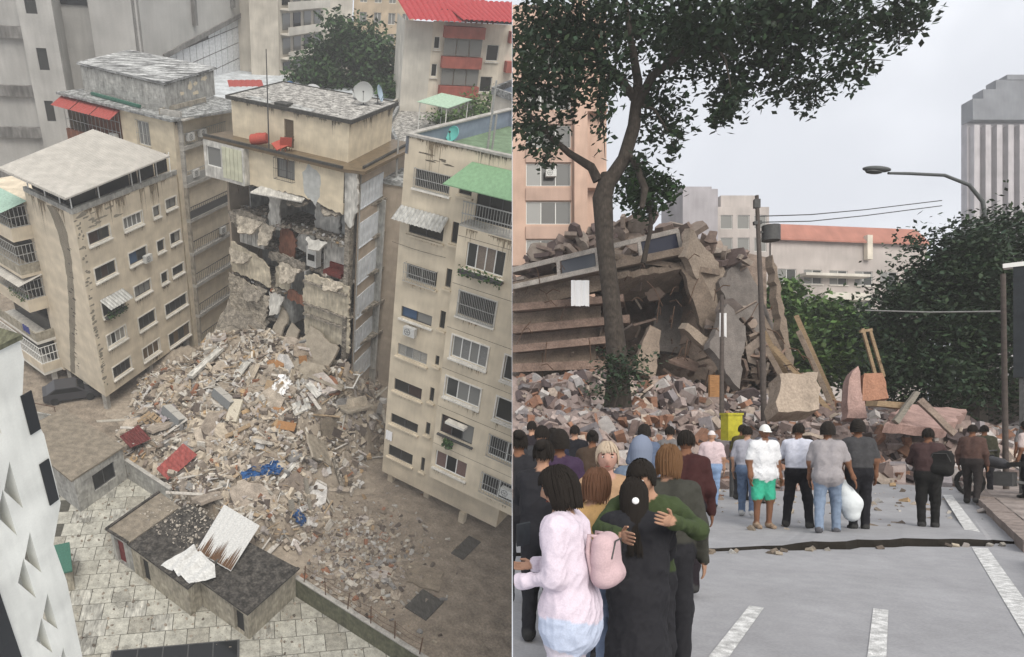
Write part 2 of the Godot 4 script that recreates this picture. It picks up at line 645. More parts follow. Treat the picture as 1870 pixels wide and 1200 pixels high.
func roof_sheets() -> void:
	var s := Shape.new()
	var a := Vector3(-2.55, 3.0, -33.4)
	var b := Vector3(-0.5, 2.75, -31.6)
	var c := Vector3(-2.12, 2.36, -28.5)
	var d := Vector3(-4.05, 2.42, -30.2)
	s = corrugated(a, b, c, d, 7, 0.035)
	var sh := solo("metal_sheet", "large white roofing sheet with rust streaks lying on the dark shed roof", "metal sheet", s, M.sheet_white, d)
	var rust := Shape.new()
	var up := (b - a).cross(a - d).normalized() * 0.055
	for k in 90:   # rust fingers that run up from the lower edge
		var x := rng.randf_range(0.01, 0.96)
		var hgt := rng.randf_range(0.08, 0.42) * (0.45 + 0.75 * absf(sin(x * 9.0)))
		var w := rng.randf_range(0.01, 0.045)
		var e := up * (1.0 + k * 0.004)
		var on := func(u: float, v: float) -> Vector3: return d.lerp(c, u).lerp(a.lerp(b, u), v) + e
		rust.quad(on.call(x, 0.01), on.call(x + w, 0.01), on.call(x + w * 0.8, hgt * 0.5), on.call(x + w * 0.15, hgt * 0.45))
		rust.tri(on.call(x + w * 0.15, hgt * 0.45), on.call(x + w * 0.8, hgt * 0.5), on.call(x + w * 0.5, hgt))
	part(sh, "rust_streak", rust, M.rust).set_meta("kind", "stuff")
	# the crumpled sheet next to it, folded into three ribs
	var o := thing("metal_sheet", "crumpled white metal sheet folded beside the rusty roofing sheet", "metal sheet", Vector3(-4.3, 2.4, -28.8))
	var strips := [
		[Vector3(-5.85, 2.5, -29.2), Vector3(-4.1, 2.95, -30.2), Vector3(-3.85, 2.62, -29.75), Vector3(-5.2, 2.45, -28.75)],
		[Vector3(-5.2, 2.62, -28.85), Vector3(-3.75, 2.9, -29.7), Vector3(-3.0, 2.6, -28.9), Vector3(-4.85, 2.45, -28.3)],
		[Vector3(-4.85, 2.66, -28.4), Vector3(-2.95, 2.75, -28.75), Vector3(-2.9, 2.42, -28.05), Vector3(-4.25, 2.42, -27.75)]]
	for q in strips:
		part(o, "fold", corrugated(q[0], q[1], q[2], q[3], 3, 0.03, 0.05), M.sheet_white)


func courtyard_walls() -> void:
	var a := Vector3(1.42, 0, -28.6)
	var b := Vector3(8.6, 0, -21.3)
	var o := thing("boundary_wall", "mossy low concrete wall between paved courtyard and muddy yard", "wall", a)
	var f := Face.new(b, a)
	var l := a.distance_to(b)
	var w := Shape.new()
	w.block(f, 0, 0, l, 1.42, -0.1, 0.1)
	part(o, "wall", w, M.wall_moss, "", true)
	var cp := Shape.new()
	cp.block(f, -0.02, 1.42, l + 0.02, 1.5, -0.14, 0.14)
	part(o, "coping", cp, M.concrete, "", true)
	var fence := thing("wire_fence", "rusty posts with sagging wires along the low courtyard wall", "fence", a + Vector3(0, 1.5, 0))
	var tops := []
	for k in 6:
		var s := l - 0.6 - k * 1.55
		if s < 0: break
		var p := Shape.new()
		p.bar(f.p(s, 1.5), f.p(s + rng.randf_range(-0.1, 0.1), 2.75), 0.05)
		part(fence, "post", p, M.iron_rust, "", true)
		tops.append(s)
	for y in [1.85, 2.25, 2.65]:
		for k in tops.size() - 1:
			var wr := Shape.new()
			var m: Vector3 = f.p((tops[k] + tops[k + 1]) / 2, y - 0.12)
			wr.tube([f.p(tops[k], y), m, f.p(tops[k + 1], y)], [0.012, 0.012, 0.012], 4)
			part(fence, "wire", wr, M.iron_rust, "", true)
	# the same wall behind the sheds
	var o2 := thing("boundary_wall", "grey wall between small shed and long shed, rubble against it", "wall", Vector3(-9.3, 0, -40.3))
	var f2 := Face.new(Vector3(-9.3, 0, -40.3), Vector3(-6.2, 0, -37.0))
	var w2 := Shape.new()
	w2.block(f2, 0, 0, 4.6, 1.5, -0.18, 0.0)
	part(o2, "wall", w2, M.wall_grey_dark)
	var c2 := Shape.new()
	c2.block(f2, -0.05, 1.5, 4.65, 1.6, -0.22, 0.04)
	part(o2, "coping", c2, M.concrete)
	# and in front of the parked car
	var o3 := thing("boundary_wall", "grey wall with thin fence rail in front of the parked car", "wall", Vector3(-14.4, 0, -46.3))
	var f3 := Face.new(Vector3(-20.5, 0, -48.2), Vector3(-14.2, 0, -45.6))
	var w3 := Shape.new()
	w3.block(f3, 0, 0, 6.8, 1.7, -0.15, 0.0)
	part(o3, "wall", w3, M.wall_grey_dark)
	for k in 4:
		var p := Shape.new()
		p.bar(f3.p(0.5 + k * 1.9, 1.7, -0.07), f3.p(0.5 + k * 1.9, 2.5, -0.07), 0.045)
		part(o3, "rail_post", p, M.iron_rust)
	var rl := Shape.new()
	rl.bar(f3.p(0.4, 2.47, -0.07), f3.p(6.3, 2.47, -0.07), 0.045)
	part(o3, "rail", rl, M.iron_rust)
	# dark roof light sunk in the paving
	var x0 := -8.2
	var base := thing("roof_light", "black glazed roof light set flush in the courtyard paving", "roof light", Vector3(-5, 0, -25))
	for k in 5:
		var p := Shape.new()
		p.box(Transform3D(Basis(), Vector3(x0 + 0.65 + k * 1.27, 0.1, -24.8)), Vector3(1.2, 0.04, 1.7))
		part(base, "pane", p, M.black_glass)
	var fr := Shape.new()
	fr.box(Transform3D(Basis(), Vector3(x0 + 3.2, 0.05, -24.8)), Vector3(6.5, 0.07, 1.9))
	part(base, "frame", fr, M.iron)
	# green metal cabinet by the white building
	var gb := thing("metal_cabinet", "green metal cabinet standing by the foot of the white lattice building", "cabinet", Vector3(-11.6, 0, -31.0))
	var c := Shape.new()
	c.box(Transform3D(Basis(Vector3.UP, 0.25), Vector3(-11.75, 0.75, -31.2)), Vector3(1.3, 1.5, 2.2))
	part(gb, "body", c, M.wall_cream_old)
	var lid := Shape.new()
	lid.box(Transform3D(Basis(Vector3.UP, 0.25), Vector3(-11.75, 1.55, -31.2)), Vector3(1.5, 0.1, 2.4))
	part(gb, "lid", lid, M.green_paint)


func lattice_building() -> void:
	# the white neighbour: upright slab with slanting openings and sloping sills
	var e := Vector3(-4.69, 0, -13.5)
	var f := Face.new(e + Vector3(-0.55, 0, 0.835) * 4.0, e)   # s runs towards the far edge at s = 4
	var o := thing("apartment_building", "white building edge with slanted triangular window openings", "building", e)
	# outline with the stepped far edge
	var edge := [Vector2(4.0, 24.2), Vector2(4.0, 23.75), Vector2(3.75, 23.0), Vector2(4.03, 21.9), Vector2(4.02, 20.0), Vector2(3.57, 19.1), Vector2(3.66, 17.8), Vector2(3.54, 15.2), Vector2(3.55, 9.0), Vector2(3.6, 0.0)]
	var poly := PackedVector2Array([Vector2(0, 0), Vector2(0, 24.2)])
	for p in edge: poly.append(p)
	var tris := []
	for k in 7:
		var y := 21.9 - k * 1.94 + 1.94
		tris.append(PackedVector2Array([Vector2(3.09, y - 0.1), Vector2(2.79, y - 0.66), Vector2(3.09, y - 1.36)]))
		tris.append(PackedVector2Array([Vector2(2.77, y - 0.62), Vector2(2.48, y - 1.12), Vector2(2.78, y - 1.9)]))
	# cut the openings: the slab is cut into horizontal bands so that each band stays a simple outline
	var pieces := [poly]
	for t in tris:
		var next := []
		for p in pieces:
			for q in _punch(p, t): next.append(q)
		pieces = next
	var sl := Shape.new()
	for p in pieces:
		if Geometry2D.triangulate_polygon(p).size() > 0:
			sl.plate(p, f.frame(0, 0, 0), 0.32)
	part(o, "screen_wall", sl, M.white_render)
	var back := Shape.new()
	back.plate(poly, f.frame(-0.35, 0, -1.0), 0.1)
	part(o, "wall", back, M.white_render)
	for t in tris:   # sloping sill in each opening
		var si := Shape.new()
		var a: Vector2 = t[2]
		var b: Vector2 = t[1]
		si.quad(f.p(a.x, a.y, -0.05), f.p(b.x, b.y, -0.05), f.p(b.x, b.y + 0.25, -0.98), f.p(a.x, a.y + 0.25, -0.98))
		part(o, "sill", si, M.white_render)
	var g := Shape.new()
	g.block(f, 0.6, 16.0, 2.0, 19.3, 0.01, 0.05)
	part(o, "pane", g, M.black_glass)
	g = Shape.new()
	g.block(f, 3.7, 22.1, 3.97, 23.05, 0.005, 0.03)
	part(o, "pane", g, M.black_glass)
	g = Shape.new()
	g.block(f, 3.72, 20.15, 3.98, 21.3, 0.005, 0.03)
	part(o, "pane", g, M.black_glass)
	var cap := Shape.new()
	cap.block(f, -0.1, 24.2, 4.05, 24.3, -1.1, 0.05)
	part(o, "roof_edge", cap, M.wall_moss)


func _punch(p: PackedVector2Array, t: PackedVector2Array) -> Array:
	var lo := 1e9
	var hi := -1e9
	var mid := 0.0
	for q in t:
		lo = minf(lo, q.y)
		hi = maxf(hi, q.y)
		mid += q.x / 3.0
	var l := PackedVector2Array([Vector2(-50, -50), Vector2(mid, -50), Vector2(mid, 90), Vector2(-50, 90)])
	var r := PackedVector2Array([Vector2(mid, -50), Vector2(50, -50), Vector2(50, 90), Vector2(mid, 90)])
	var hit := Geometry2D.intersect_polygons(p, t)
	if hit.is_empty():
		return [p]
	var out := []
	for half in [l, r]:
		for a in Geometry2D.intersect_polygons(p, half):
			for b in Geometry2D.clip_polygons(a, t): out.append(b)
	return out


func cream_block() -> void:
	var p := Vector3(-11.83, 0, -48.9)
	var c := Vector3(-6.0, 0, -59.0)
	var a := Vector3(-16, 0, -54)
	var back := a + (c - p)
	var o := thing("apartment_building", "cream apartment block on stilts with broad corrugated roof canopy", "building", p)
	var f := Face.new(p, c)
	var len_ := p.distance_to(c)
	var H := [[0.89, 12.9, 3.33, 13.85], [0.94, 10.22, 3.39, 11.28], [1.06, 7.45, 3.59, 8.62], [1.02, 4.93, 3.38, 6.03], [1.04, 2.22, 3.38, 3.3], [4.64, 12.85, 7.02, 13.82], [4.67, 10.14, 7.02, 11.17], [4.74, 7.51, 6.97, 8.49], [4.7, 4.73, 7.06, 5.9], [4.7, 1.99, 7.13, 3.19], [8.11, 12.86, 9.17, 13.73], [9.75, 13.01, 11.36, 13.85], [8.1, 10.07, 9.26, 11.04], [9.86, 10.15, 11.45, 11.13], [8.13, 7.44, 9.22, 8.39], [9.67, 7.49, 11.45, 8.32], [8.18, 4.53, 11.45, 5.62], [8.18, 1.64, 11.45, 2.92]]
	for h in H:   # the photo's edges include the surround
		h[0] += 0.12; h[1] += 0.06; h[2] -= 0.12; h[3] -= 0.04
	var w := Shape.new()
	w.wall(f, 0, 1.33, len_, 15.4, H, 0.17)
	part(o, "front_wall", w, M.plaster_cream)
	var g := Face.new(a, p)
	var w2 := Shape.new()
	_walls(w2, [p, a], 1.33, 15.4)
	part(o, "side_wall", w2, M.plaster_cream)
	var w3 := Shape.new()
	_walls(w3, [a, back, c], 1.33, 15.4)
	_lid(w3, [p, a, back, c], 1.33)
	part(o, "wall", w3, M.plaster_cream)
	var rf := Shape.new()
	_lid(rf, [p, a, back, c], 15.38)
	part(o, "roof_terrace", rf, M.roof_brown)
	var looks := [["curtain_dark", "glass_dark"], ["glass_dark", "curtain_dark"], ["glass_dark"], ["curtain_pale", "glass_dark", "curtain_pale"], ["glass_dark"], ["glass_grey"], ["glass_blue", "glass_dark"], ["glass_grey"], ["glass_dark"], ["glass_brown"], ["glass_grey"], ["glass_grey"], ["glass_dark"], ["glass_dark", "curtain_pale"], ["glass_dark"], ["glass_dark"], ["glass_dark"], ["glass_dark", "glass_brown"]]
	for k in H.size():
		window(o, f, H[k], [2, 3, 3, 4, 4, 4, 2, 3, 3, 3, 1, 2, 1, 2, 1, 2, 4, 4][k], {"trim": true, "glass": looks[k], "frame": "frame_white" if k in [3, 5, 9] else "iron"})
	# awning over the third window of the corner column
	var h: Array = H[2]
	var aw := corrugated(f.p(h[0] - 0.15, h[3] + 0.3, 0.05), f.p(h[2] + 0.15, h[3] + 0.3, 0.05), f.p(h[2] + 0.15, h[3] - 0.25, 0.95), f.p(h[0] - 0.15, h[3] - 0.25, 0.95), 8, 0.06)
	solo("awning", "white corrugated awning over a window on the cream block's front", "awning", aw, M.sheet_grey, f.p(h[0], h[3], 0.05))
	plant_box(f, h[0], h[2], h[1] - 0.05, 0.2, "leafy green plants hanging below the white awning window")
	air_conditioner(f, 6.6, 10.25, "window air conditioner below the blue-curtained window of the cream block")
	# stilts
	for q in [p + f.d * 0.4 - f.n * 0.4, p + f.d * 5.9 - f.n * 0.4, c - f.d * 0.5 - f.n * 0.4, a + f.d * 0.5 + g.d * 0.4, p - g.d * 3.4 + f.d * 0.4]:
		var s := Shape.new()
		s.box(Transform3D(Basis(Vector3.UP, atan2(-f.d.z, f.d.x)), Vector3(q.x, 0.665, q.z)), Vector3(0.38, 1.33, 0.38))
		part(o, "column", s, M.concrete)
	# parapet, glazing band below the canopy, posts
	var pr := Shape.new()
	pr.block(f, -0.05, 15.4, len_, 15.75, -0.2, 0.06)
	part(o, "parapet", pr, M.wall_grey)
	var pr2 := Shape.new()
	pr2.block(g, 0, 15.4, 6.56, 15.72, -0.2, 0.05)
	part(o, "parapet", pr2, M.wall_grey)
	var corner := [Vector3(-11.85, 16.75, -47.85), Vector3(-6.2, 17.25, -57.2), Vector3(-11.6, 18.75, -58.2), Vector3(-17.1, 17.2, -53.1)]
	var can := corrugated(corner[3], corner[0], corner[1], corner[2], 34, 0.05)
	part(o, "canopy", can, M.sheet_beige)
	var edge := Shape.new()
	for k in 4:
		edge.bar(corner[k] - Vector3(0, 0.05, 0), corner[(k + 1) % 4] - Vector3(0, 0.05, 0), 0.08, 0.1)
	part(o, "canopy_edge", edge, M.sheet_beige)
	for s in [0.1, 2.8, 6.35, 7.32, 9.31, 11.0]:
		var ps := Shape.new()
		ps.bar(f.p(s, 15.75, -0.06), f.p(s, 16.75 + s * 0.04, -0.06), 0.07)
		part(o, "post", ps, M.frame_white)
	for s in [0.6, 3.0, 5.0]:
		var ps := Shape.new()
		ps.bar(g.p(s, 15.72, -0.06), g.p(s, 16.9, -0.06), 0.07)
		part(o, "post", ps, M.frame_white)
	var spans := [[0.2, 2.75], [2.9, 6.3], [6.45, 7.27], [7.4, 9.25], [9.4, 10.95]]
	for q in spans:
		var pn := Shape.new()
		pn.block(f, q[0], 15.76, q[1], 16.7 + q[0] * 0.045, -0.3, -0.28)
		part(o, "pane", pn, M.black_glass)
	for q in [[0.7, 2.95], [3.05, 4.95], [5.05, 6.4]]:
		var pn := Shape.new()
		pn.block(g, q[0], 15.73, q[1], 16.8, -0.3, -0.28)
		part(o, "pane", pn, M.black_glass)
	# weather stains
	var st := Shape.new()
	for k in 70:
		var y := rng.randf_range(1.6, 15.0)
		blot(st, f, 0.1 + 0.5 * rng.randf() * rng.randf() + (0.3 * rng.randf() if y > 11 else 0.0), y, rng.randf_range(0.15, 0.6), rng.randf_range(0.08, 0.3), 0.006 + 0.0002 * (k % 20))
	for k in 14:
		blot(st, f, rng.randf_range(0.6, 4.4), rng.randf_range(14.0, 15.2), rng.randf_range(0.5, 1.6), rng.randf_range(0.1, 0.3), 0.011 + 0.0003 * k)
	part(o, "flaking_paint", st, M.flake).set_meta("kind", "stuff")
	var st2 := Shape.new()
	var band := PackedVector2Array()
	var line := [[3.7, 15.35, 0.5], [4.4, 14.9, 0.75], [4.95, 13.8, 0.8], [4.95, 12.0, 0.6], [4.6, 10.2, 0.5], [4.1, 8.0, 0.55], [3.4, 6.0, 0.5], [2.6, 3.8, 0.45], [1.9, 1.5, 0.45]]
	for q in line: band.append(Vector2(q[0] - q[2] * 1.3, q[1] - 0.2))
	line.reverse()
	for q in line: band.append(Vector2(q[0] + q[2] * 0.5, q[1]))
	st2.plate(ragged(band, 0.3, 0.06), g.frame(0, 0, 0.006), 0.004)
	for k in 26:
		var t := rng.randf()
		blot(st2, g, lerpf(5.2, 2.4, t) + rng.randf_range(-0.1, 0.5), lerpf(13.5, 2.0, t), rng.randf_range(0.2, 0.7), rng.randf_range(0.08, 0.2), 0.008)
	part(o, "stain", st2, M.mould, "dark mould stain running down the side wall").set_meta("kind", "stuff")
	var rd := Shape.new()
	for q in H:
		drip(rd, f, q[0] - 0.1, q[1] - 0.2, q[2] - q[0] + 0.2, rng.randf_range(0.7, 1.6))
	for k in 16: drip(rd, f, rng.randf_range(0.2, 10.8), 15.35, rng.randf_range(0.4, 0.9), rng.randf_range(1.0, 6.0), 0.012)
	for k in 10: drip(rd, g, rng.randf_range(0.2, 5.6), 15.35, rng.randf_range(0.4, 0.9), rng.randf_range(1.0, 5.0), 0.012)
	part(o, "stain", rd, M.stain_soft).set_meta("kind", "stuff")


func plant_box(f: Face, s0: float, s1: float, y: float, out: float, label: String, on_hill := true) -> void:
	var o := thing("potted_plant", label, "plant", f.p((s0 + s1) / 2, y, out), "", on_hill)
	var t := Shape.new()
	t.block(f, s0, y - 0.12, s1, y + 0.06, out - 0.12, out + 0.12)
	part(o, "trough", t, M.iron, "", true)
	var l := Shape.new()
	for k in 160:
		var c := f.p(rng.randf_range(s0, s1), y + rng.randf_range(-0.25, 0.3), out + rng.randf_range(-0.12, 0.28))
		leaf(l, c, rng.randf_range(0.07, 0.14))
	part(o, "foliage", l, M.leaf_mid, "", true)


func leaf(s: Shape, c: Vector3, r: float) -> void:
	var d := Vector3(rng.randf_range(-1, 1), rng.randf_range(-0.7, 0.7), rng.randf_range(-1, 1)).normalized()
	var x := d.cross(Vector3(rng.randf_range(-1, 1), 1, rng.randf_range(-1, 1)).normalized()).normalized()
	var tone := rng.randf_range(0.35, 0.95)
	s.col = Color(tone * rng.randf_range(0.8, 1.0), tone, tone * rng.randf_range(0.6, 1.0))
	s.quad(c - d * r, c + x * r * 0.55, c + d * r, c - x * r * 0.55)


func balcony_wing() -> void:
	# bays with grilles and awnings on the blind side of the cream block
	var a := Vector3(-16, 0, -54)
	var g := Face.new(a + Vector3(-0.63, 0, -0.77) * 7.0, a + Vector3(-0.63, 0, -0.77) * -0.2)
	var o := thing("apartment_building", "narrow wing with stacked rounded balconies beside the cream block", "building", g.p(7, 0))
	var w := Shape.new()
	w.block(g, 0, 1.0, 7.15, 14.6, -4, 0)
	part(o, "wall", w, M.plaster_cream)
	var rows := [[13.9, "awning", "sheet_green"], [11.0, "grille", ""], [8.9, "awning", "sheet_beige"], [6.1, "grille", ""], [3.4, "bay", ""]]
	var out := 1.5
	for k in 5:
		var y: float = 12.1 - k * 2.75
		var s := Shape.new()
		s.block(g, 0, y - 0.12, 6.9, y + 0.12, 0.0, out)
		part(o, "balcony_slab", s, M.trim_white if k > 2 else M.plaster_cream)
		var up := Shape.new()
		up.block(g, 0, y + 0.12, 6.9, y + 0.85, out - 0.1, out)
		up.block(g, 6.78, y + 0.12, 6.9, y + 0.85, 0.0, out - 0.1)
		part(o, "balcony_front", up, M.plaster_cream if k % 2 == 0 else M.wall_cream_old)
		var gl := Shape.new()
		if k == 3:
			pass
		else:
			for i in 23:
				var c := i * 0.3 + 0.1
				gl.bar(g.p(c, y + 0.85, out - 0.05), g.p(c, y + 2.3, out - 0.05), 0.035)
			for i in 5:
				gl.bar(g.p(6.84, y + 0.85, i * 0.3 + 0.1), g.p(6.84, y + 2.3, i * 0.3 + 0.1), 0.035)
			for q in [0.9, 1.6, 2.28]:
				gl.bar(g.p(0, y + q, out - 0.05), g.p(6.86, y + q, out - 0.05), 0.045)
				gl.bar(g.p(6.84, y + q, 0), g.p(6.84, y + q, out), 0.045)
			part(o, "grille" if k < 4 else "balcony_glazing", gl, M.iron_pale if k < 4 else M.frame_white)
		var dk := Shape.new()
		dk.block(g, 0.3, y + 0.15, 6.4, y + 2.35, 0.005, 0.04)
		part(o, "pane", dk, M.black_glass)
		if k in [0, 2]:
			var aw := corrugated(g.p(0, y + 2.6, 0.02), g.p(7.0, y + 2.6, 0.02), g.p(7.1, y + 2.15, out + 0.5), g.p(0, y + 2.15, out + 0.5), 22, 0.06)
			part(o, "awning", aw, M.sheet_green if k == 0 else M.sheet_beige, "pale green striped awning" if k == 0 else "grey-white corrugated awning")
	plant_box(g, 4.0, 6.6, 7.4, 1.35, "green climbing plants on the balcony below the beige awning")
	solo("cloth", "dark blue cloth hung on a balcony of the narrow wing", "cloth", _drape(g, 5.0, 4.95, 1.0, 0.6, 1.56), M.cloth_blue, g.p(5, 4.5, 1.56))
	for q in [[6.5, 0.4], [2.5, 0.4]]:
		var c := Shape.new()
		c.block(g, q[0], 0, q[0] + 0.35, 1.0, 0.5, 0.85)
		part(o, "column", c, M.concrete)


func _drape(f: Face, s: float, y: float, w: float, h: float, out: float) -> Shape:
	var q := Shape.new()
	for i in 8:
		var a := s + w * i / 8.0
		var b := s + w * (i + 1) / 8.0
		var oa := out + 0.04 * sin(i * 2.2)
		var ob := out + 0.04 * sin((i + 1) * 2.2)
		q.hexa([f.p(a, y, oa - 0.012), f.p(b, y, ob - 0.012), f.p(b, y - h + 0.03 * sin(i * 1.7), ob - 0.012), f.p(a, y - h, oa - 0.012), f.p(a, y, oa), f.p(b, y, ob), f.p(b, y - h + 0.03 * sin(i * 1.7), ob), f.p(a, y - h, oa)])
	return q


func upper_block() -> void:
	var c := Vector3(-5.9, 0, -59.2)
	var l := Vector3(-15.4, 0, -68.5)
	var u := Vector3(0.5, 0, -0.866)
	var o := thing("apartment_building", "taller yellowish block with rooftop room behind the cream block", "building", c)
	var f := Face.new(l, c)
	var r := Face.new(c, c + u)
	var fl := l.distance_to(c)
	var hole := [9.0, 16.9, 10.4, 18.7]
	var w := Shape.new()
	w.wall(f, 7.0, 0, fl, 19.3, [hole], 0.17)
	part(o, "front_wall", w, M.plaster_yellow)
	window(o, f, hole, 3, {"glass": ["glass_grey"], "grille": 6, "sill": false})
	var w2 := Shape.new()
	w2.block(f, 0, 0, 6.98, 19.3, -6, -1.6)
	part(o, "recessed_wall", w2, M.brick_red)
	var w3 := Shape.new()
	_walls(w3, [c, c + u * 9.0, l + u * 9.0, l], 0, 19.3)
	part(o, "wall", w3, M.plaster_cream)
	var rf := Shape.new()
	rf.block(f, -0.6, 19.3, fl + 0.3, 19.5, -9.0, 0.45)
	part(o, "roof_slab", rf, M.roof_grey)
	# terrace below the red awning
	var tb := Shape.new()
	tb.block(f, -0.5, 15.7, 6.98, 16.6, -0.12, 0.15)
	tb.block(f, -0.5, 15.5, 6.98, 15.7, -1.6, 0.25)
	part(o, "terrace_wall", tb, M.brick_red)
	var gr := Shape.new()
	for i in 15:
		gr.bar(f.p(-0.4 + i * 0.52, 16.6, 0.1), f.p(-0.4 + i * 0.52, 18.9, 0.1), 0.045)
	for y in [17.4, 18.2]: gr.bar(f.p(-0.4, y, 0.1), f.p(6.95, y, 0.1), 0.04)
	part(o, "grille", gr, M.iron_pale)
	for k in 3:
		var aw := corrugated(f.p(-0.5 + k * 2.6, 19.15, 0.1), f.p(2.0 + k * 2.6, 19.15, 0.1), f.p(2.0 + k * 2.6, 18.55, 1.25), f.p(-0.5 + k * 2.6, 18.55, 1.25), 6, 0.05)
		solo("awning", ["red awning section at the far end over the yellow block's terrace", "middle red awning section over the yellow block's terrace", "red awning section next to the yellow wall over the terrace"][k], "awning", aw, M.awning_red, f.p(k * 2.6, 19, 0.1), "red awnings over the roof terrace")
	air_conditioner(f, 6.2, 17.0, "white air conditioner on the terrace below the red awnings")
	# rooftop room
	var q := [Vector3(-6.5, 0, -60.9), Vector3(-14.0, 0, -69.3), Vector3(-11.2, 0, -78.5), Vector3(-3.1, 0, -69.6)]
	var room := Shape.new()
	_walls(room, q, 19.5, 21.55, true)
	part(o, "rooftop_room_wall", room, M.wall_grey)
	var top := Shape.new()
	var mid: Vector3 = (q[0] + q[2]) / 2
	var e := []
	for p in q: e.append(p + (p - mid).normalized() * 0.25 + Vector3(0, 21.72, 0))
	_quad_roof(top, e, 0.17)
	part(o, "rooftop_room_roof", top, M.roof_patched)
	var rs := Face.new(q[0], q[3])
	var pl := Shape.new()
	for k in 5: blot(pl, rs, rng.randf_range(2.5, 7.5), rng.randf_range(20.2, 21.2), rng.randf_range(0.6, 1.8), rng.randf_range(0.3, 0.8))
	part(o, "peeling_paint", pl, M.plaster_yellow).set_meta("kind", "stuff")
	var rs2 := Face.new(q[1], q[0])
	var st := Shape.new()
	drip(st, rs, 0, 21.5, rs.o.distance_to(q[3]), 0.8)
	drip(st, rs2, 0, 21.5, 11, 0.6)
	for k in 8: drip(st, r, 0.05 + k * 0.1, 19.2, 0.5, rng.randf_range(0.8, 3.0))
	part(o, "stain", st, M.mould_grey).set_meta("kind", "stuff")
	var gt := Shape.new()
	gt.bar(rs2.p(2.0, 19.65, 0.5), rs2.p(8.6, 19.65, 0.5), 0.25, 0.2)
	part(o, "gutter", gt, M.green_paint)
	# column of balconies on the side that faces the ruin
	var bs := Face.new(Vector3(-5.5, 0, -59.8), Vector3(-2.2, 0, -65.5))
	for k in 7:
		var y := 17.2 - k * 2.85
		var sl := Shape.new()
		sl.block(bs, -0.2, y - 0.14, 6.3, y + 0.14, -1.5, 0.35)
		part(o, "balcony_slab", sl, M.concrete)
		var rail := Shape.new()
		if k in [1, 2]:
			rail.block(bs, -0.1, y + 0.14, 6.2, y + 0.75, 0.2, 0.3)
		for i in 22: rail.bar(bs.p(-0.05 + i * 0.29, y + 0.14, 0.25), bs.p(-0.05 + i * 0.29, y + 1.05, 0.25), 0.03)
		rail.bar(bs.p(-0.1, y + 1.05, 0.25), bs.p(6.2, y + 1.05, 0.25), 0.05)
		part(o, "balcony_rail", rail, M.iron if k > 1 else M.iron_pale)
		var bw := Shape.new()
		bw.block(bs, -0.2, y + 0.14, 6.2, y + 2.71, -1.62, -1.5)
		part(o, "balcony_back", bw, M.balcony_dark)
		var bl := Shape.new()
		bl.block(bs, 1.2, y + 0.2, 3.6, y + 2.4, -1.48, -1.44)
		bl.block(bs, 4.1, y + 0.2, 5.9, y + 2.4, -1.48, -1.44)
		part(o, "balcony_door", bl, M.glass_grey if k < 2 else M.black_glass)
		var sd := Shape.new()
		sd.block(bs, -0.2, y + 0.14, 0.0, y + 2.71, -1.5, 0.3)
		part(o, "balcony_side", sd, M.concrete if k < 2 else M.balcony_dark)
	for k in 4: air_conditioner(bs, [2.6, 1.2, 0.9, 4.6][k], 17.2 - [0, 1, 0, 3][k] * 2.85 + 0.75, ["white air conditioner on the top balcony facing the ruin", "air conditioner on the second balcony down facing the ruin", "spare air conditioner at the corner of the top balcony", "dusty air conditioner on the fourth balcony down facing the ruin"][k])
	var aw2 := Shape.new()
	aw2.block(bs, -0.3, 19.3, 6.4, 19.42, -1.6, 0.7)
	part(o, "balcony_roof", aw2, M.sheet_beige)


func slim_tower() -> void:
	var t := Face.new(Vector3(6.9, 0, -47.4), Vector3(11.3, 0, -54.6))
	var o := thing("stair_tower", "slim brown stair tower with capped top beside the ruined tower", "tower", t.p(4.2, 0, 0.2))
	var w := Shape.new()
	w.block(t, 4.05, 0, 7.6, 17.2, -1.0, 1.55)
	part(o, "wall", w, M.plaster_brown)
	var c := Shape.new()
	c.block(t, 3.9, 17.2, 7.8, 17.5, -1.0, 1.75)
	part(o, "cap", c, M.roof_grey)
	var p := Shape.new()
	p.tube([t.p(5.0, 17.5, 0.6), t.p(5.0, 20.3, 0.6)], [0.06, 0.05], 6)
	p.tube([t.p(5.25, 17.5, 0.6), t.p(5.15, 20.0, 0.6)], [0.03, 0.03], 5)
	part(o, "pipe", p, M.iron_pale)
	var s := Shape.new()
	var sf := Face.new(t.p(4.05, 0, 1.55), t.p(7.6, 0, 1.55))
	var band := PackedVector2Array([Vector2(1.9, 0.2), Vector2(3.5, 0.2), Vector2(3.5, 16.8), Vector2(2.9, 16.0), Vector2(2.5, 11.0), Vector2(2.2, 6.0)])
	s.plate(ragged(band, 0.4, 0.16), sf.frame(0, 0, 0.006), 0.004)
	part(o, "stain", s, M.mould).set_meta("kind", "stuff")
	var s2 := Shape.new()
	drip(s2, sf, 0.05, 17.1, 3.3, 3.2, 0.01)
	part(o, "stain", s2, M.mould_grey).set_meta("kind", "stuff")


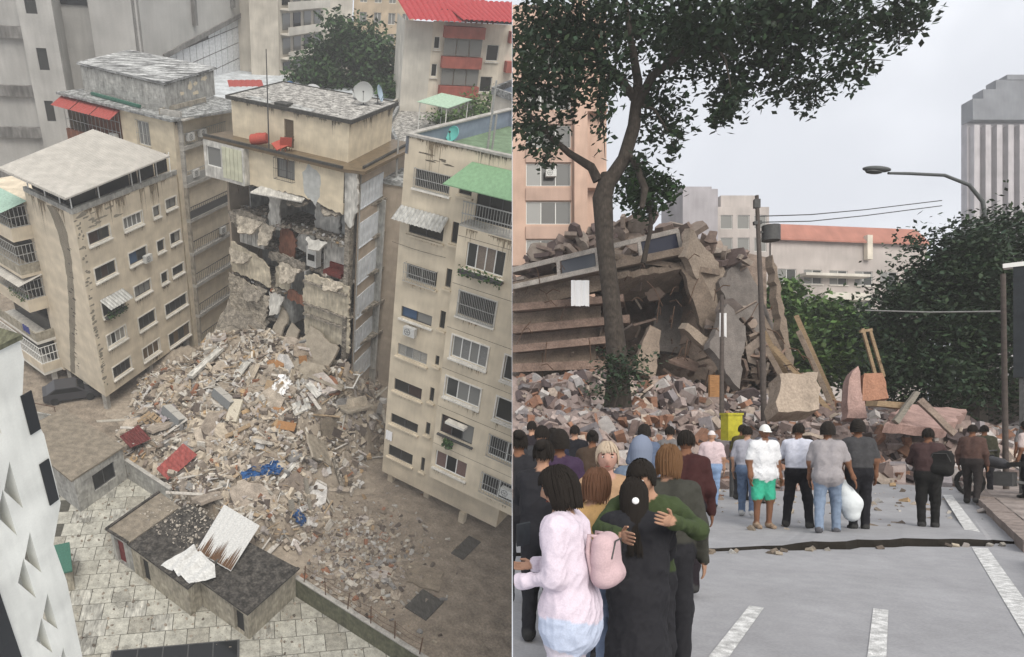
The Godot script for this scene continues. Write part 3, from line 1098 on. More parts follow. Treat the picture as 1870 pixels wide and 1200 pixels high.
func right_block() -> void:
	var d := Vector3(0.702, 0, 0.712)
	var A := Vector3(7.94, 0, -38.57)
	var B := Vector3(10.23, 0, -34.73)
	var f1 := Face.new(A, A + d)
	var f2 := Face.new(B, B + d)
	var o := thing("apartment_building", "beige apartment block with green roof deck, rusty stains and many windows", "building", A)
	var W1 := [[0.62, 20.42, 3.03, 21.47], [0.47, 17.84, 2.96, 18.82], [0.53, 15.13, 2.85, 16.22], [0.4, 12.68, 2.81, 13.52], [0.36, 10.1, 2.75, 11.04], [0.31, 7.54, 2.63, 8.54], [0.26, 5.0, 2.61, 5.88], [0.26, 2.33, 2.45, 3.38]]
	var N1 := [[3.5, 20.74, 4.27, 21.89], [3.37, 18.1, 3.75, 19.24], [3.32, 15.54, 3.67, 16.62], [3.23, 12.97, 3.59, 14.06], [3.23, 10.53, 3.5, 11.16], [3.11, 7.93, 3.42, 8.91], [3.09, 5.42, 3.41, 6.34], [3.02, 2.45, 3.31, 3.55]]
	var W2 := [[0.48, 17.33, 2.95, 18.82], [0.42, 14.62, 2.86, 16.11], [0.32, 11.97, 2.81, 13.46], [0.24, 9.36, 2.75, 10.79], [0.23, 6.73, 2.7, 8.19], [0.14, 4.12, 2.61, 5.48]]
	var R2 := [[3.78, 11.93, 6.2, 13.39], [3.72, 9.34, 6.1, 10.76], [3.67, 6.77, 6.0, 8.18], [3.62, 4.05, 5.9, 5.4]]
	for q in [W1, W2]:
		for h in q:
			h[0] += 0.14; h[1] += 0.14; h[2] -= 0.1; h[3] -= 0.02
	var door := [4.6, 19.6, 6.8, 21.4]
	var w1 := Shape.new()
	w1.wall(f1, 0, 0.85, 9.0, 23.0, W1 + N1 + [door], 0.17)
	part(o, "front_wall", w1, M.plaster_beige, "", true)
	# the bay that stands forward
	var off := f1.n.dot(B - A)          # how far the bay stands out
	var w2 := Shape.new()
	w2.wall(f2, 0, 3.25, 9.0, 19.5, W2 + R2, 0.17)
	part(o, "bay_wall", w2, M.plaster_beige, "", true)
	var w3 := Shape.new()
	w3.block(f2, 0.0, 3.24, 9.0, 3.25, -off + 0.004, -0.004)
	w3.quad(f2.p(0, 3.25), f2.p(0, 19.5), f2.p(0, 19.5, -off), f2.p(0, 3.25, -off))
	part(o, "bay_return", w3, M.plaster_beige, "", true)
	var w4 := Shape.new()
	w4.block(f1, 0, 0.84, 9.0, 0.86, -9.0, -0.01)
	w4.quad(f1.p(0, 0.85), f1.p(0, 23.0), f1.p(0, 23.0, -11.5), f1.p(0, 0.85, -11.5))
	w4.quad(f1.p(0, 0.85, -11.5), f1.p(0, 23.0, -11.5), f1.p(9, 23.0, -11.5), f1.p(9, 0.85, -11.5))
	part(o, "wall", w4, M.plaster_beige, "", true)
	var tr := Shape.new()
	tr.block(f2, 0.0, 19.5, 9.0, 19.6, -off + 0.01, 0.0)
	part(o, "terrace_floor", tr, M.concrete, "", true)
	# windows
	var g1 := [["glass_dark"], ["glass_dark"], ["glass_dark"], ["glass_blue", "glass_grey"], ["curtain_pale", "glass_grey", "curtain_pale"], ["glass_dark", "curtain_dark"], ["glass_dark"], ["glass_dark"]]
	for k in W1.size():
		window(o, f1, W1[k], 2 if k != 4 else 4, {"glass": g1[k], "frame": "iron_pale" if k in [2, 4] else "iron", "grille": [20, 0, 18, 0, 0, 0, 0, 0][k], "bulge": 0.25 if k == 2 else 0.1, "grille_mat": "iron_pale" if k == 2 else "iron_pale", "sill_mat": "trim_white" if k in [0, 3] else "plaster_beige"})
	for h in N1: window(o, f1, h, 1, {"frame": "iron", "sill_mat": "plaster_beige"})
	window(o, f1, door, 3, {"frame": "iron", "sill": false})
	var g2 := [["glass_clear", "curtain_lace", "curtain_lace", "glass_clear"], ["glass_dark"], ["glass_grey", "curtain_grey", "glass_grey", "curtain_grey"], ["glass_clear", "glass_grey", "glass_grey"], ["curtain_dark", "black_glass", "glass_grey"], ["curtain_rose", "black_glass", "curtain_rose"]]
	for k in W2.size():
		window(o, f2, W2[k], [4, 3, 4, 3, 3, 3][k], {"glass": g2[k], "trim": k in [1, 2, 3], "frame": "frame_white" if k in [0, 2, 3, 5] else "iron", "grille": [0, 22, 0, 0, 0, 0][k], "sill_mat": "trim_white" if k != 4 else "iron"})
	for k in R2.size():
		window(o, f2, R2[k], [2, 2, 2, 2][k], {"glass": ["glass_dark"], "trim": k < 2, "grille": [0, 0, 16, 14][k], "sill_mat": "trim_white" if k < 2 else "plaster_beige"})
	plant_box(f2, 0.45, 3.0, 17.3, 0.28, "flower boxes below the curtained top window of the beige bay")
	plant_box(f2, 0.9, 1.5, 6.5, 0.3, "green pot plant on the ledge under the broken blind")
	var bl := Shape.new()
	bl.block(f2, 0.9, 7.95, 2.2, 8.1, 0.05, 0.5)
	solo("blind", "broken white roller blind jutting from a dark window of the beige bay", "blind", bl, M.trim_white, f2.p(1.0, 7.4, 0.3))
	air_conditioner(f1, 1.45, 12.2, "white air conditioner under the blue-glass window of the beige block")
	air_conditioner(f2, 5.45, 4.95, "white air conditioner in the lowest corner window of the beige block", true, 1.0)
	solo("cloth", "white cloth hanging at the dusty lower wall of the beige block", "cloth", _drape(f1, 0.15, 4.5, 0.5, 0.75, 0.12), M.cloth_white, f1.p(0.2, 4.0, 0.1))
	# awnings
	solo("awning", "curved white corrugated awning on the beige block's narrow front", "awning", corrugated(f1.p(-0.02, 19.35, 0.03), f1.p(3.1, 19.35, 0.03), f1.p(3.2, 18.75, 0.9), f1.p(-0.05, 18.75, 0.9), 12, 0.07), M.sheet_grey, f1.p(0, 19.0))
	var ga := Shape.new()
	ga.hexa([f1.p(4.1, 22.45, 0.05), f1.p(9, 22.45, 0.05), f1.p(9, 21.55, 1.7), f1.p(3.5, 21.55, 1.7), f1.p(4.1, 22.4, 0.05), f1.p(9, 22.4, 0.05), f1.p(9, 21.5, 1.7), f1.p(3.5, 21.5, 1.7)])
	trimmed(ga, true)
	solo("awning", "flat green awning over the top terrace of the beige block", "awning", ga, M.awning_green, f1.p(4, 22))
	# terrace rail
	var rail := Shape.new()
	for k in 40: rail.bar(f2.p(0.1 + k * 0.16, 19.6, -0.05), f2.p(0.1 + k * 0.16, 20.75, -0.05), 0.025)
	for y in [20.15, 20.75]: rail.bar(f2.p(0.05, y, -0.05), f2.p(6.6, y, -0.05), 0.05)
	part(o, "terrace_rail", rail, M.iron_pale, "", true)
	# roof deck with parapet
	var dk := Shape.new()
	dk.block(f1, 0.2, 22.05, 9.0, 22.1, -9.4, -0.2)
	part(o, "roof_deck", dk, M.deck_green, "", true)
	var pa := Shape.new()
	pa.block(f1, 0.0, 22.1, 0.2, 23.05, -11.5, 0.0)
	pa.block(f1, 0.2, 22.1, 9.0, 23.05, -11.5, -11.3)
	part(o, "parapet", pa, M.parapet_blue, "", true)
	var pb := Shape.new()
	pb.block(f1, -0.1, 23.0, 9.0, 23.12, -0.25, 0.08)
	pb.block(f1, -0.1, 23.05, 0.28, 23.13, -11.55, -0.25)
	part(o, "coping", pb, M.concrete, "", true)
	var dk2 := Shape.new()
	dk2.block(f1, 0.2, 22.05, 9.0, 22.09, -11.3, -9.4)
	part(o, "roof_deck", dk2, M.deck_green, "", true)
	satellite_dish(Vector3(11.1, 22.1, -40.9), Vector3(-0.8, 0.5, 0.5), 0.42, "small turquoise satellite dish on the green roof deck", M.dish_teal)
	var pl := thing("antenna_pole", "thin grey pole with wire on the green roof deck", "pole", Vector3(12.9, 22.1, -40.0))
	var ps := Shape.new()
	ps.tube([Vector3(12.9, 22.1, -40.0), Vector3(12.9, 25.6, -40.0)], [0.07, 0.05], 6)
	ps.tube([Vector3(13.15, 22.1, -39.95), Vector3(13.15, 23.9, -39.95)], [0.06, 0.06], 6)
	part(pl, "mast", ps, M.iron_pale)
	# stilts and dark undercroft
	for q in [[0.3, -0.3], [3.2, -0.5], [6.4, 0.2]]:
		var c := Shape.new()
		c.block(f1, q[0], 0, q[0] + 0.4, 0.85, q[1] - 0.4, q[1])
		part(o, "column", c, M.plaster_beige, "", true)
	var bw := Shape.new()
	bw.block(f1, 0, 0, 9, 0.84, -6.2, -6.0)
	part(o, "undercroft_wall", bw, M.wall_grey_dark, "", true)
	# weathering
	var mo := Shape.new()
	drip(mo, f1, 3.1, 22.98, 3.4, 1.5)
	drip(mo, f1, 0.1, 22.98, 3.0, 0.35)
	for k in 8: blot(mo, f1, rng.randf_range(0.4, 2.9), rng.randf_range(21.9, 22.5), rng.randf_range(0.3, 0.9), rng.randf_range(0.05, 0.15))
	part(o, "stain", mo, M.mould_grey, "", true).set_meta("kind", "stuff")
	var ru := Shape.new()
	for k in [1, 2, 3]:
		var h: Array = W2[k]
		for q in 3: drip(ru, f2, h[0] + rng.randf_range(0.0, 2.0), h[1] - 0.2, rng.randf_range(0.3, 0.55), rng.randf_range(0.5, 0.95))
	for h in W1: drip(ru, f1, h[0] + 0.3, h[1] - 0.2, h[2] - h[0] - 0.6, rng.randf_range(0.4, 0.8))
	var gm := Shape.new()
	for k in 6: drip(gm, f1, rng.randf_range(0.05, 3.0), 22.95, rng.randf_range(0.4, 0.8), rng.randf_range(1.0, 3.0), 0.012)
	for k in 8: drip(gm, f2, rng.randf_range(0.05, 5.0), 19.45, rng.randf_range(0.4, 0.8), rng.randf_range(0.8, 2.5), 0.012)
	for h in W2 + R2: drip(gm, f2, h[0], h[1] - 0.2, h[2] - h[0], rng.randf_range(0.6, 1.1), 0.014)
	part(o, "stain", gm, M.stain_soft, "", true).set_meta("kind", "stuff")
	part(o, "rust_stain", ru, M.rust_stain, "", true).set_meta("kind", "stuff")
	var ln := Shape.new()
	for y in [19.0, 16.4, 13.8, 11.2, 8.6, 5.9]:
		ln.block(f2, 0.02, y - 0.012, 9, y + 0.012, 0.002, 0.008)
	part(o, "plaster_joint", ln, M.mould_grey, "", true).set_meta("kind", "stuff")
	var wire := Shape.new()
	var seg := []
	for k in 9: seg.append(f1.p(-0.4 + k * 0.45, 17.2 - 0.06 * sin(k * 0.4), 0.08))
	wire.tube(seg, _same(0.012, 9), 4)
	part(o, "cable", wire, M.iron)


func ruined_tower() -> void:
	var t := Face.new(Vector3(-1.9, 0, -54.6), Vector3(6.1, 0, -47.0))
	var r := Face.new(Vector3(6.9, 0, -47.4), Vector3(11.3, 0, -54.6))
	var o := thing("apartment_building", "partly collapsed tower with open rooms, torn floors and striped side wall", "building", Vector3(6.1, 0, -47.4))
	# rooftop room
	var q := [Vector3(-1.75, 0, -55.8), Vector3(6.28, 0, -48.3), Vector3(10.6, 0, -55.4), Vector3(2.57, 0, -62.9)]
	var mid: Vector3 = (q[0] + q[2]) / 2
	var e := []
	var wl := []
	for p in q:
		e.append(p + Vector3(0, 21.75, 0))
		wl.append(p - (p - mid).normalized() * 0.35)
	var roof := Shape.new()
	_quad_roof(roof, e, 0.16)
	part(o, "roof", roof, M.roof_moss)
	var lip := Shape.new()
	for k in 4: lip.bar(e[k] + Vector3(0, -0.06, 0), e[(k + 1) % 4] + Vector3(0, -0.06, 0), 0.12, 0.24)
	part(o, "roof_edge", lip, M.roof_edge_dark)
	var pf := Face.new(wl[0], wl[1])
	var plen: float = wl[0].distance_to(wl[1])
	var dh := [4.9, 19.15, 5.75, 21.0]
	var w := Shape.new()
	w.wall(pf, 0, 19.1, plen, 21.6, [dh], 0.15)
	_walls(w, [wl[1], wl[2], wl[3], wl[0]], 19.1, 21.6)
	part(o, "rooftop_room_wall", w, M.plaster_yellow)
	var dr := Shape.new()
	dr.block(pf, dh[0] + 0.03, dh[1], dh[2] - 0.03, dh[3], -0.14, -0.1)
	part(o, "door", dr, M.door_wood)
	var ps := Face.new(wl[1], wl[2])
	var st := Shape.new()
	for k in 9: drip(st, pf, 0.2 + k * 1.1, 21.5, rng.randf_range(0.4, 0.9), rng.randf_range(0.6, 2.0))
	for k in 7: drip(st, ps, 0.1 + k * 1.1, 21.5, 1.0, rng.randf_range(1.6, 2.6))
	part(o, "stain", st, M.mould_grey).set_meta("kind", "stuff")
	# main roof ledge
	var lg := Shape.new()
	var pts := PackedVector2Array([Vector2(-1.8, 0.5), Vector2(10.7, 0.35), Vector2(12.1, -0.2), Vector2(10.4, -9.5), Vector2(-1.8, -9.5)])
	var flat := Transform3D(Basis(t.d, t.n, Vector3.UP), t.p(0, 19.1))
	lg.plate(pts, flat, 0.2)
	part(o, "roof_ledge", lg, M.roof_wet)
	var up := Shape.new()
	up.bar(t.p(-1.8, 19.18, 0.45), t.p(10.7, 19.18, 0.3), 0.14, 0.16)
	up.bar(r.p(-0.2, 19.18, 0.25), r.p(8.4, 19.18, 0.25), 0.14, 0.16)
	part(o, "ledge_upstand", up, M.roof_edge_dark)
	# intact top storey
	var h := [4.8, 17.4, 6.4, 18.7]
	var fw := Shape.new()
	fw.wall(t, 2.2, 16.75, 10.6, 18.9, [h], 0.17)
	fw.plate(ragged(PackedVector2Array([Vector2(2.2, 16.75), Vector2(10.6, 16.75), Vector2(10.55, 16.0), Vector2(8.6, 16.35), Vector2(6.0, 16.5), Vector2(3.4, 16.35), Vector2(2.2, 16.3)]), 0.25, 0.1, [2, 3, 4, 5]), t.frame(0, 0, 0), 0.16)
	part(o, "front_wall", fw, M.plaster_yellow)
	window(o, t, h, 2, {"glass": ["glass_grey"], "grille": 9, "bulge": 0.3, "grille_mat": "iron", "frame": "iron", "sill": false})
	var wp := Shape.new()
	blot(wp, t, 7.8, 17.7, 2.1, 2.6)
	blot(wp, t, 8.1, 17.4, 1.3, 2.9, 0.01)
	part(o, "whitewash", wp, M.whitewash).set_meta("kind", "stuff")
	var ws := Shape.new()
	for k in 8: drip(ws, t, 2.4 + k * 1.0, 18.88, rng.randf_range(0.3, 0.8), rng.randf_range(0.4, 1.6), 0.012)
	part(o, "stain", ws, M.rust_stain).set_meta("kind", "stuff")
	var bay := Shape.new()
	var bh := [-1.5, 17.1, -0.05, 18.5]
	var bs := Face.new(t.p(-1.75, 0, 0.55), t.p(2.2, 0, 0.55))
	bay.wall(bs, 0, 16.4, 3.95, 18.9, [[0.25, 17.1, 1.7, 18.5]], 0.1)
	bay.block(t, -1.75, 16.3, 2.2, 16.4, 0.0, 0.55)
	bay.quad(t.p(2.2, 16.4, 0.55), t.p(2.2, 18.9, 0.55), t.p(2.2, 18.9, 0), t.p(2.2, 16.4, 0))
	bay.quad(t.p(-1.75, 16.4, 0.55), t.p(-1.75, 18.9, 0.55), t.p(-1.75, 18.9, -4), t.p(-1.75, 16.4, -4))
	part(o, "bay", bay, M.plaster_white)
	window(o, bs, [0.25, 17.1, 1.7, 18.5], 1, {"glass": ["glass_grey"], "sill": false})
	var shut := Shape.new()
	for k in 5: shut.block(bs, 1.9 + k * 0.38, 16.55, 2.24 + k * 0.38, 18.7, 0.005, 0.05)
	part(o, "shutter", shut, M.plaster_greenish)
	# striped side wall
	var sw := Shape.new()
	sw.quad(r.p(-0.3, 0), r.p(-0.3, 18.9), r.p(8.4, 18.9), r.p(8.4, 0))
	sw.quad(r.p(8.4, 0), r.p(8.4, 18.9), r.p(8.4, 18.9, -7), r.p(8.4, 0, -7))
	part(o, "side_wall", sw, M.plaster_brown)
	for k in 6:
		var y := 16.4 - k * 2.72
		var pn := Shape.new()
		for i in 14: pn.block(r, 0.05 + i * 0.28, y, 0.31 + i * 0.28, y + 1.7 - (0.0 if k else 0.1), 0.01, 0.05 + 0.02 * (i % 2))
		pn.block(r, 0.0, y - 0.08, 4.0, y, 0.01, 0.09)
		part(o, "louvre_panel", pn, M.panel_blue)
	var pipe := Shape.new()
	pipe.tube([r.p(-0.15, 2, 0.08), r.p(-0.15, 18.8, 0.08)], [0.05, 0.05], 6)
	part(o, "pipe", pipe, M.iron_pale)
	# torn corner strip
	var cn := Shape.new()
	cn.block(t, 10.65, 5.0, 11.05, 19.0, -0.7, -0.2)
	part(o, "corner_column", cn, M.concrete_old)
	var cf := Shape.new()
	cf.plate(ragged(PackedVector2Array([Vector2(10.6, 18.9), Vector2(11.6, 18.9), Vector2(11.7, 16.4), Vector2(11.2, 15.2), Vector2(10.7, 15.6)]), 0.3, 0.14, [1, 2, 3]), t.frame(0, 0, -0.05), 0.18)
	part(o, "torn_wall", cf, M.plaster_white)
	# torn floors
	var levels := [[16.25, 0.4, 10.9], [13.75, -0.5, 10.9], [11.05, -0.8, 11.0], [8.45, -0.8, 11.2], [5.8, -1.0, 11.2]]
	for k in levels.size():
		var y: float = levels[k][0]
		var a: float = levels[k][1]
		var b: float = levels[k][2]
		var prof := [Vector2(b, -5.5), Vector2(a, -5.5)]
		var fr := []
		var n := 26
		for i in n + 1:
			var s := lerpf(a, b, i / float(n))
			var deep := -0.35 - 0.5 * absf(sin(s * 1.7 + k * 2.0)) + rng.randf_range(-0.25, 0.15)
			if k == 1 and s < 3.8: deep -= 0.9
			if k == 2 and s < 6.9: deep -= 1.4
			if k >= 2 and s > 4.9 and s < 7.0: deep -= 1.6
			fr.append(Vector2(s, deep))
		prof.append_array(fr)
		var sl := Shape.new()
		var ft := Transform3D(Basis(t.d, t.n, Vector3.UP), t.p(0, y))
		sl.plate(PackedVector2Array(prof), ft, 0.2)
		part(o, "floor_slab", sl, M.concrete_old)
		var rub := Shape.new()
		for i in 120:
			var pt: Vector2 = fr[rng.randi() % fr.size()]
			rub.col = _debris_colour()
			var pos := t.p(pt.x + rng.randf_range(-0.2, 0.2), y + rng.randf_range(-0.12, 0.12), pt.y + rng.randf_range(-0.8, 0.12))
			rub.box(Transform3D(Basis.from_euler(Vector3(rng.randf() * 6, rng.randf() * 6, rng.randf() * 6)), pos), Vector3(rng.randf_range(0.06, 0.3), rng.randf_range(0.04, 0.14), rng.randf_range(0.05, 0.25)))
		part(o, "rubble", rub, M.debris).set_meta("kind", "stuff")
		var bars := Shape.new()
		for i in 14:
			var pt: Vector2 = fr[rng.randi() % fr.size()]
			var p0 := t.p(pt.x, y - 0.1, pt.y)
			bars.tube([p0, p0 + t.n * rng.randf_range(0.2, 0.5) + Vector3(0, -0.1, 0), p0 + t.n * rng.randf_range(0.3, 0.6) + t.d * rng.randf_range(-0.3, 0.3) + Vector3(0, rng.randf_range(-0.9, -0.3), 0)], [0.014, 0.014, 0.012], 4)
		part(o, "bent_rebar", bars, M.iron_rust).set_meta("kind", "stuff")
	# rooms: back wall and partitions
	var bk := Shape.new()
	bk.block(t, -0.8, 0, 11.2, 16.2, -4.3, -4.2)
	part(o, "back_wall", bk, M.room_grey)
	var lw := Shape.new()
	lw.block(t, -1.2, 0, -1.0, 16.3, -5.0, -1.0)
	part(o, "side_wall", lw, M.plaster_brown)
	var cols := [[3.4, 13.75, 16.25, -0.9, "plaster_white"], [0.2, 13.75, 16.25, -2.0, "room_grey"], [7.9, 11.05, 13.6, -1.5, "plaster_white"], [5.1, 5.8, 10.9, -1.0, "room_grey"], [6.95, 5.8, 10.9, -0.4, "room_grey"], [3.6, 8.45, 13.5, -1.6, "plaster_ruin"], [10.6, 11.05, 16.2, -1.0, "plaster_white"], [6.4, 13.75, 16.2, -2.6, "plaster_white"], [8.8, 13.75, 16.2, -3.4, "room_grey"]]
	for c in cols:
		var pw := Shape.new()
		pw.block(t, c[0] - 0.07, c[1], c[0] + 0.07, c[2], -4.2, c[3])
		part(o, "partition", pw, M[c[4]])
	# standing pieces of wall
	var frag := [
		[[3.35, 13.4, 4.45, 13.35, 4.5, 15.85, 3.4, 16.0], -0.6, "plaster_white"],
		[[6.95, 8.6, 11.25, 8.55, 11.2, 10.95, 9.6, 10.9, 8.3, 11.05, 7.1, 10.7], -0.15, "plaster_ruin_cream"],
		[[7.0, 5.9, 7.6, 5.3, 8.6, 6.0, 9.4, 5.5, 10.4, 6.1, 11.3, 5.6, 11.25, 8.35, 9.5, 8.4, 7.0, 8.3], -0.25, "plaster_ruin_cream"],
		[[-0.5, 9.0, 3.6, 8.7, 3.5, 10.3, 2.2, 10.95, 0.8, 11.2, -0.4, 11.4], -0.25, "plaster_ruin_cream"],
		[[3.5, 8.6, 5.1, 8.5, 5.1, 10.9, 4.2, 10.5, 3.6, 10.2], -0.9, "plaster_ruin_cream"],
		[[-0.8, 5.6, 3.0, 5.2, 3.6, 7.9, 1.0, 8.6, -0.7, 8.8], -0.1, "plaster_ruin"],
		[[3.3, 5.6, 5.0, 5.5, 5.05, 8.2, 3.8, 8.3], -1.0, "room_grey"],
		[[8.0, 11.1, 10.6, 11.1, 10.6, 13.6, 8.1, 13.7], -1.5, "plaster_white"],
		[[3.7, 11.3, 5.0, 11.1, 5.4, 12.6, 4.6, 13.5, 3.8, 13.2], -1.3, "brick_red"],
		[[5.1, 11.2, 6.9, 11.1, 6.6, 13.0, 5.6, 13.4], -2.6, "room_grey"],
		[[6.6, 13.75, 8.8, 13.75, 8.8, 16.2, 6.6, 16.2], -2.0, "plaster_white"], [[8.8, 13.75, 10.6, 13.75, 10.6, 16.1, 8.8, 16.2], -2.2, "room_grey"], [[-0.4, 13.0, 0.6, 12.6, 2.2, 13.2, 3.4, 13.1, 3.3, 13.9, 1.0, 14.1, -0.5, 13.8], -0.3, "concrete_old"], [[4.9, 12.0, 6.9, 11.6, 6.8, 13.3, 5.6, 13.9], -1.6, "plaster_white"], [[3.2, 10.9, 6.9, 10.7, 6.8, 11.4, 5.0, 11.6, 3.4, 11.5], -0.5, "concrete_old"], [[5.0, 8.1, 7.0, 7.9, 6.9, 8.7, 5.2, 8.9], -0.6, "brick_red"]]
	for g in frag:
		var pl := PackedVector2Array()
		for i in range(0, g[0].size(), 2): pl.append(Vector2(g[0][i], g[0][i + 1]))
		var fs := Shape.new()
		fs.plate(ragged(pl, 0.2, 0.11), t.frame(0, 0, g[1]), 0.14)
		part(o, "wall_fragment", fs, M[g[2]])
	var hang := [[0.4, 13.7, 2.6, 1.1, 0.9], [2.6, 13.6, 1.6, 1.4, 0.6], [4.6, 11.0, 2.0, 1.2, 0.8], [7.2, 13.6, 1.9, 0.7, 0.7], [8.6, 11.0, 2.2, 0.8, 1.0], [-0.6, 10.9, 2.4, 0.9, 0.7], [0.6, 8.4, 2.6, 1.2, 0.8], [3.4, 8.3, 1.5, 1.5, 0.5], [7.2, 5.7, 2.4, 1.2, 0.8], [5.2, 16.2, 2.2, 0.6, 0.9], [8.4, 16.1, 2.0, 0.5, 0.7]]
	for g in hang:   # floor edges that have broken and hang from their bars
		var hsl := Shape.new()
		var tip: Vector3 = (Vector3(0, -g[3], 0) + t.n * g[4]).normalized()
		var ht := Transform3D(Basis(t.d, -tip, t.d.cross(-tip)), t.p(g[0], g[1], -0.3))
		hsl.plate(ragged(PackedVector2Array([Vector2(0, 0), Vector2(g[2], 0), Vector2(g[2] * 0.8, -g[3]), Vector2(g[2] * 0.3, -g[3] * 1.2)]), 0.2, 0.12), ht, 0.13)
		part(o, "hanging_slab", hsl, [M.concrete_old, M.plaster_ruin, M.plaster_white][rng.randi() % 3])
	# beams still crossing the cream wall
	for y in [10.25, 8.45, 7.6]:
		var bm := Shape.new()
		bm.block(t, 7.1, y, 11.1, y + 0.16, -0.2, 0.06)
		part(o, "beam", bm, M.concrete_old)
	var cu := Shape.new()
	for k in 6: cu.block(t, 0.2 + k * 0.42, 11.4, 0.58 + k * 0.42, 13.4 - 0.08 * k, -0.75 - 0.06 * (k % 2), -0.68)
	part(o, "shutter", cu, M.plaster_white, "row of white folding panels hanging in an open room")
	# things left in the rooms
	var cp := Shape.new()
	cp.hexa([t.p(3.0, 16.05, 0.9), t.p(7.45, 16.25, 0.5), t.p(7.2, 16.35, -0.2), t.p(3.3, 16.45, -0.2), t.p(3.0, 16.13, 0.9), t.p(7.45, 16.33, 0.5), t.p(7.2, 16.43, -0.2), t.p(3.3, 16.53, -0.2)])
	part(o, "broken_canopy", cp, M.plaster_white)
	var fd := thing("cooker", "white cooker left standing in a torn open kitchen", "cooker", t.p(7.2, 11.15, -0.75))
	var bd := Shape.new()
	bd.block(t, 6.85, 11.25, 7.75, 12.75, -1.3, -0.7)
	part(fd, "body", bd, M.appliance)
	var od := Shape.new()
	od.block(t, 7.0, 11.75, 7.6, 12.2, -0.7, -0.66)
	part(fd, "oven_door", od, M.black_glass)
	var sf := thing("sofa", "dark red sofa sagging on a broken floor of the ruin", "sofa", t.p(9.3, 11.1, -1.0))
	var seat := Shape.new()
	seat.block(t, 8.5, 11.1, 10.1, 11.4, -1.4, -0.6)
	part(sf, "seat", seat, M.cloth_maroon)
	var sb := Shape.new()
	sb.block(t, 8.5, 11.4, 10.1, 11.8, -1.6, -1.35)
	part(sf, "backrest", sb, M.cloth_maroon)
	# roof things
	var mast := thing("antenna_mast", "tall thin radio mast standing on the ruined tower's ledge", "mast", t.p(4.2, 19.1, 0.1))
	var ms := Shape.new()
	ms.tube([t.p(4.2, 19.1, 0.1), t.p(4.2, 25.3, 0.1)], [0.06, 0.035], 6)
	part(mast, "mast", ms, M.iron)
	var tank := thing("water_tank", "faded red barrel lying on the ruined tower's ledge", "barrel", t.p(3.2, 19.1, -0.05))
	var tk := Shape.new()
	var ta := t.p(2.6, 19.5, 0.15)
	var tb := t.p(3.7, 19.75, -0.3)
	tk.tube([ta, ta.lerp(tb, 0.05), ta.lerp(tb, 0.33), ta.lerp(tb, 0.36), ta.lerp(tb, 0.64), ta.lerp(tb, 0.67), ta.lerp(tb, 0.95), tb], [0.3, 0.36, 0.36, 0.39, 0.39, 0.36, 0.36, 0.3], 14)
	part(tank, "drum", tk, M.red_faded)
	var chair := thing("plastic_chair", "overturned red plastic chair on the ruined tower's ledge", "chair", t.p(5.0, 19.1, -0.1))
	var cs := Shape.new()
	cs.box(Transform3D(Basis.from_euler(Vector3(0.5, 0.6, 0.3)), t.p(5.0, 19.55, -0.1)), Vector3(0.9, 0.06, 0.7))
	part(chair, "seat", cs, M.red_faded)
	var cb := Shape.new()
	cb.box(Transform3D(Basis.from_euler(Vector3(1.7, 0.6, 0.5)), t.p(5.35, 19.75, -0.35)), Vector3(0.8, 0.05, 0.6))
	part(chair, "backrest", cb, M.red_faded)
	for k in 4:
		var lgs := Shape.new()
		lgs.bar(t.p(4.75 + (k % 2) * 0.5, 19.5, -0.3 + (k / 2) * 0.4), t.p(4.6 + (k % 2) * 0.7, 19.12, -0.35 + (k / 2) * 0.5), 0.035)
		part(chair, "leg", lgs, M.red_faded)
	var jk := thing("scrap_pile", "tangle of pipes and sticks behind the red chair on the ledge", "scrap", t.p(5.4, 19.1, -0.5))
	for k in 7:
		var js := Shape.new()
		js.bar(t.p(4.4 + k * 0.2, 19.15, -0.6), t.p(4.5 + rng.randf_range(0, 1.3), rng.randf_range(19.6, 20.4), -0.75), 0.05)
		part(jk, "stick", js, M.iron_rust)
	var rd: Vector3 = (e[2] - e[1]).normalized()
	var rx: Vector3 = (e[0] - e[1]).normalized()
	satellite_dish(e[1] + rd * 5.4 + rx * 1.7, Vector3(-0.2, 0.25, 1), 0.66, "largest pale mesh satellite dish on the ruined tower's roof", M.dish_grey)
	satellite_dish(e[1] + rd * 6.6 + rx * 1.0, Vector3(0.9, 0.3, 0.4), 0.55, "blue-grey satellite dish at the roof corner of the ruined tower", M.dish_blue)
	satellite_dish(e[1] + rd * 6.9 + rx * 3.0, Vector3(-0.9, 0.3, 0.4), 0.42, "small pale dish behind the largest dish on the tower roof", M.dish_grey)
	var hatch := thing("roof_hatch", "dark square hatch at the front edge of the tower roof", "hatch", e[1] + rx * 6.0 + rd * 0.5)
	var hs := Shape.new()
	hs.box(Transform3D(Basis(rx, Vector3.UP, rd), e[1] + rx * 6.0 + rd * 0.55 + Vector3(0, 0.1, 0)), Vector3(1.1, 0.2, 0.9))
	part(hatch, "lid", hs, M.roof_edge_dark)
	for k in 2:
		var sh := Shape.new()
		var c0: Vector3 = e[1] + rx * (8.0 if k == 0 else 4.4) + rd * 0.6 + Vector3(0, 0.03, 0)
		sh.box(Transform3D(Basis(rx, Vector3.UP, rd), c0), Vector3(1.9, 0.03, 0.8))
		sh.box(Transform3D(Basis(rx, Vector3.UP, rd).rotated(Vector3.UP, 0.1), c0 + rx * 0.9 + rd * 0.3 + Vector3(0, 0.04, 0)), Vector3(1.3, 0.03, 0.5))
		solo("metal_sheet", ["pale metal sheets on the tower roof near the mast", "pale metal sheets on the tower roof beside the hatch"][k], "metal sheet", sh, M.sheet_grey, c0)
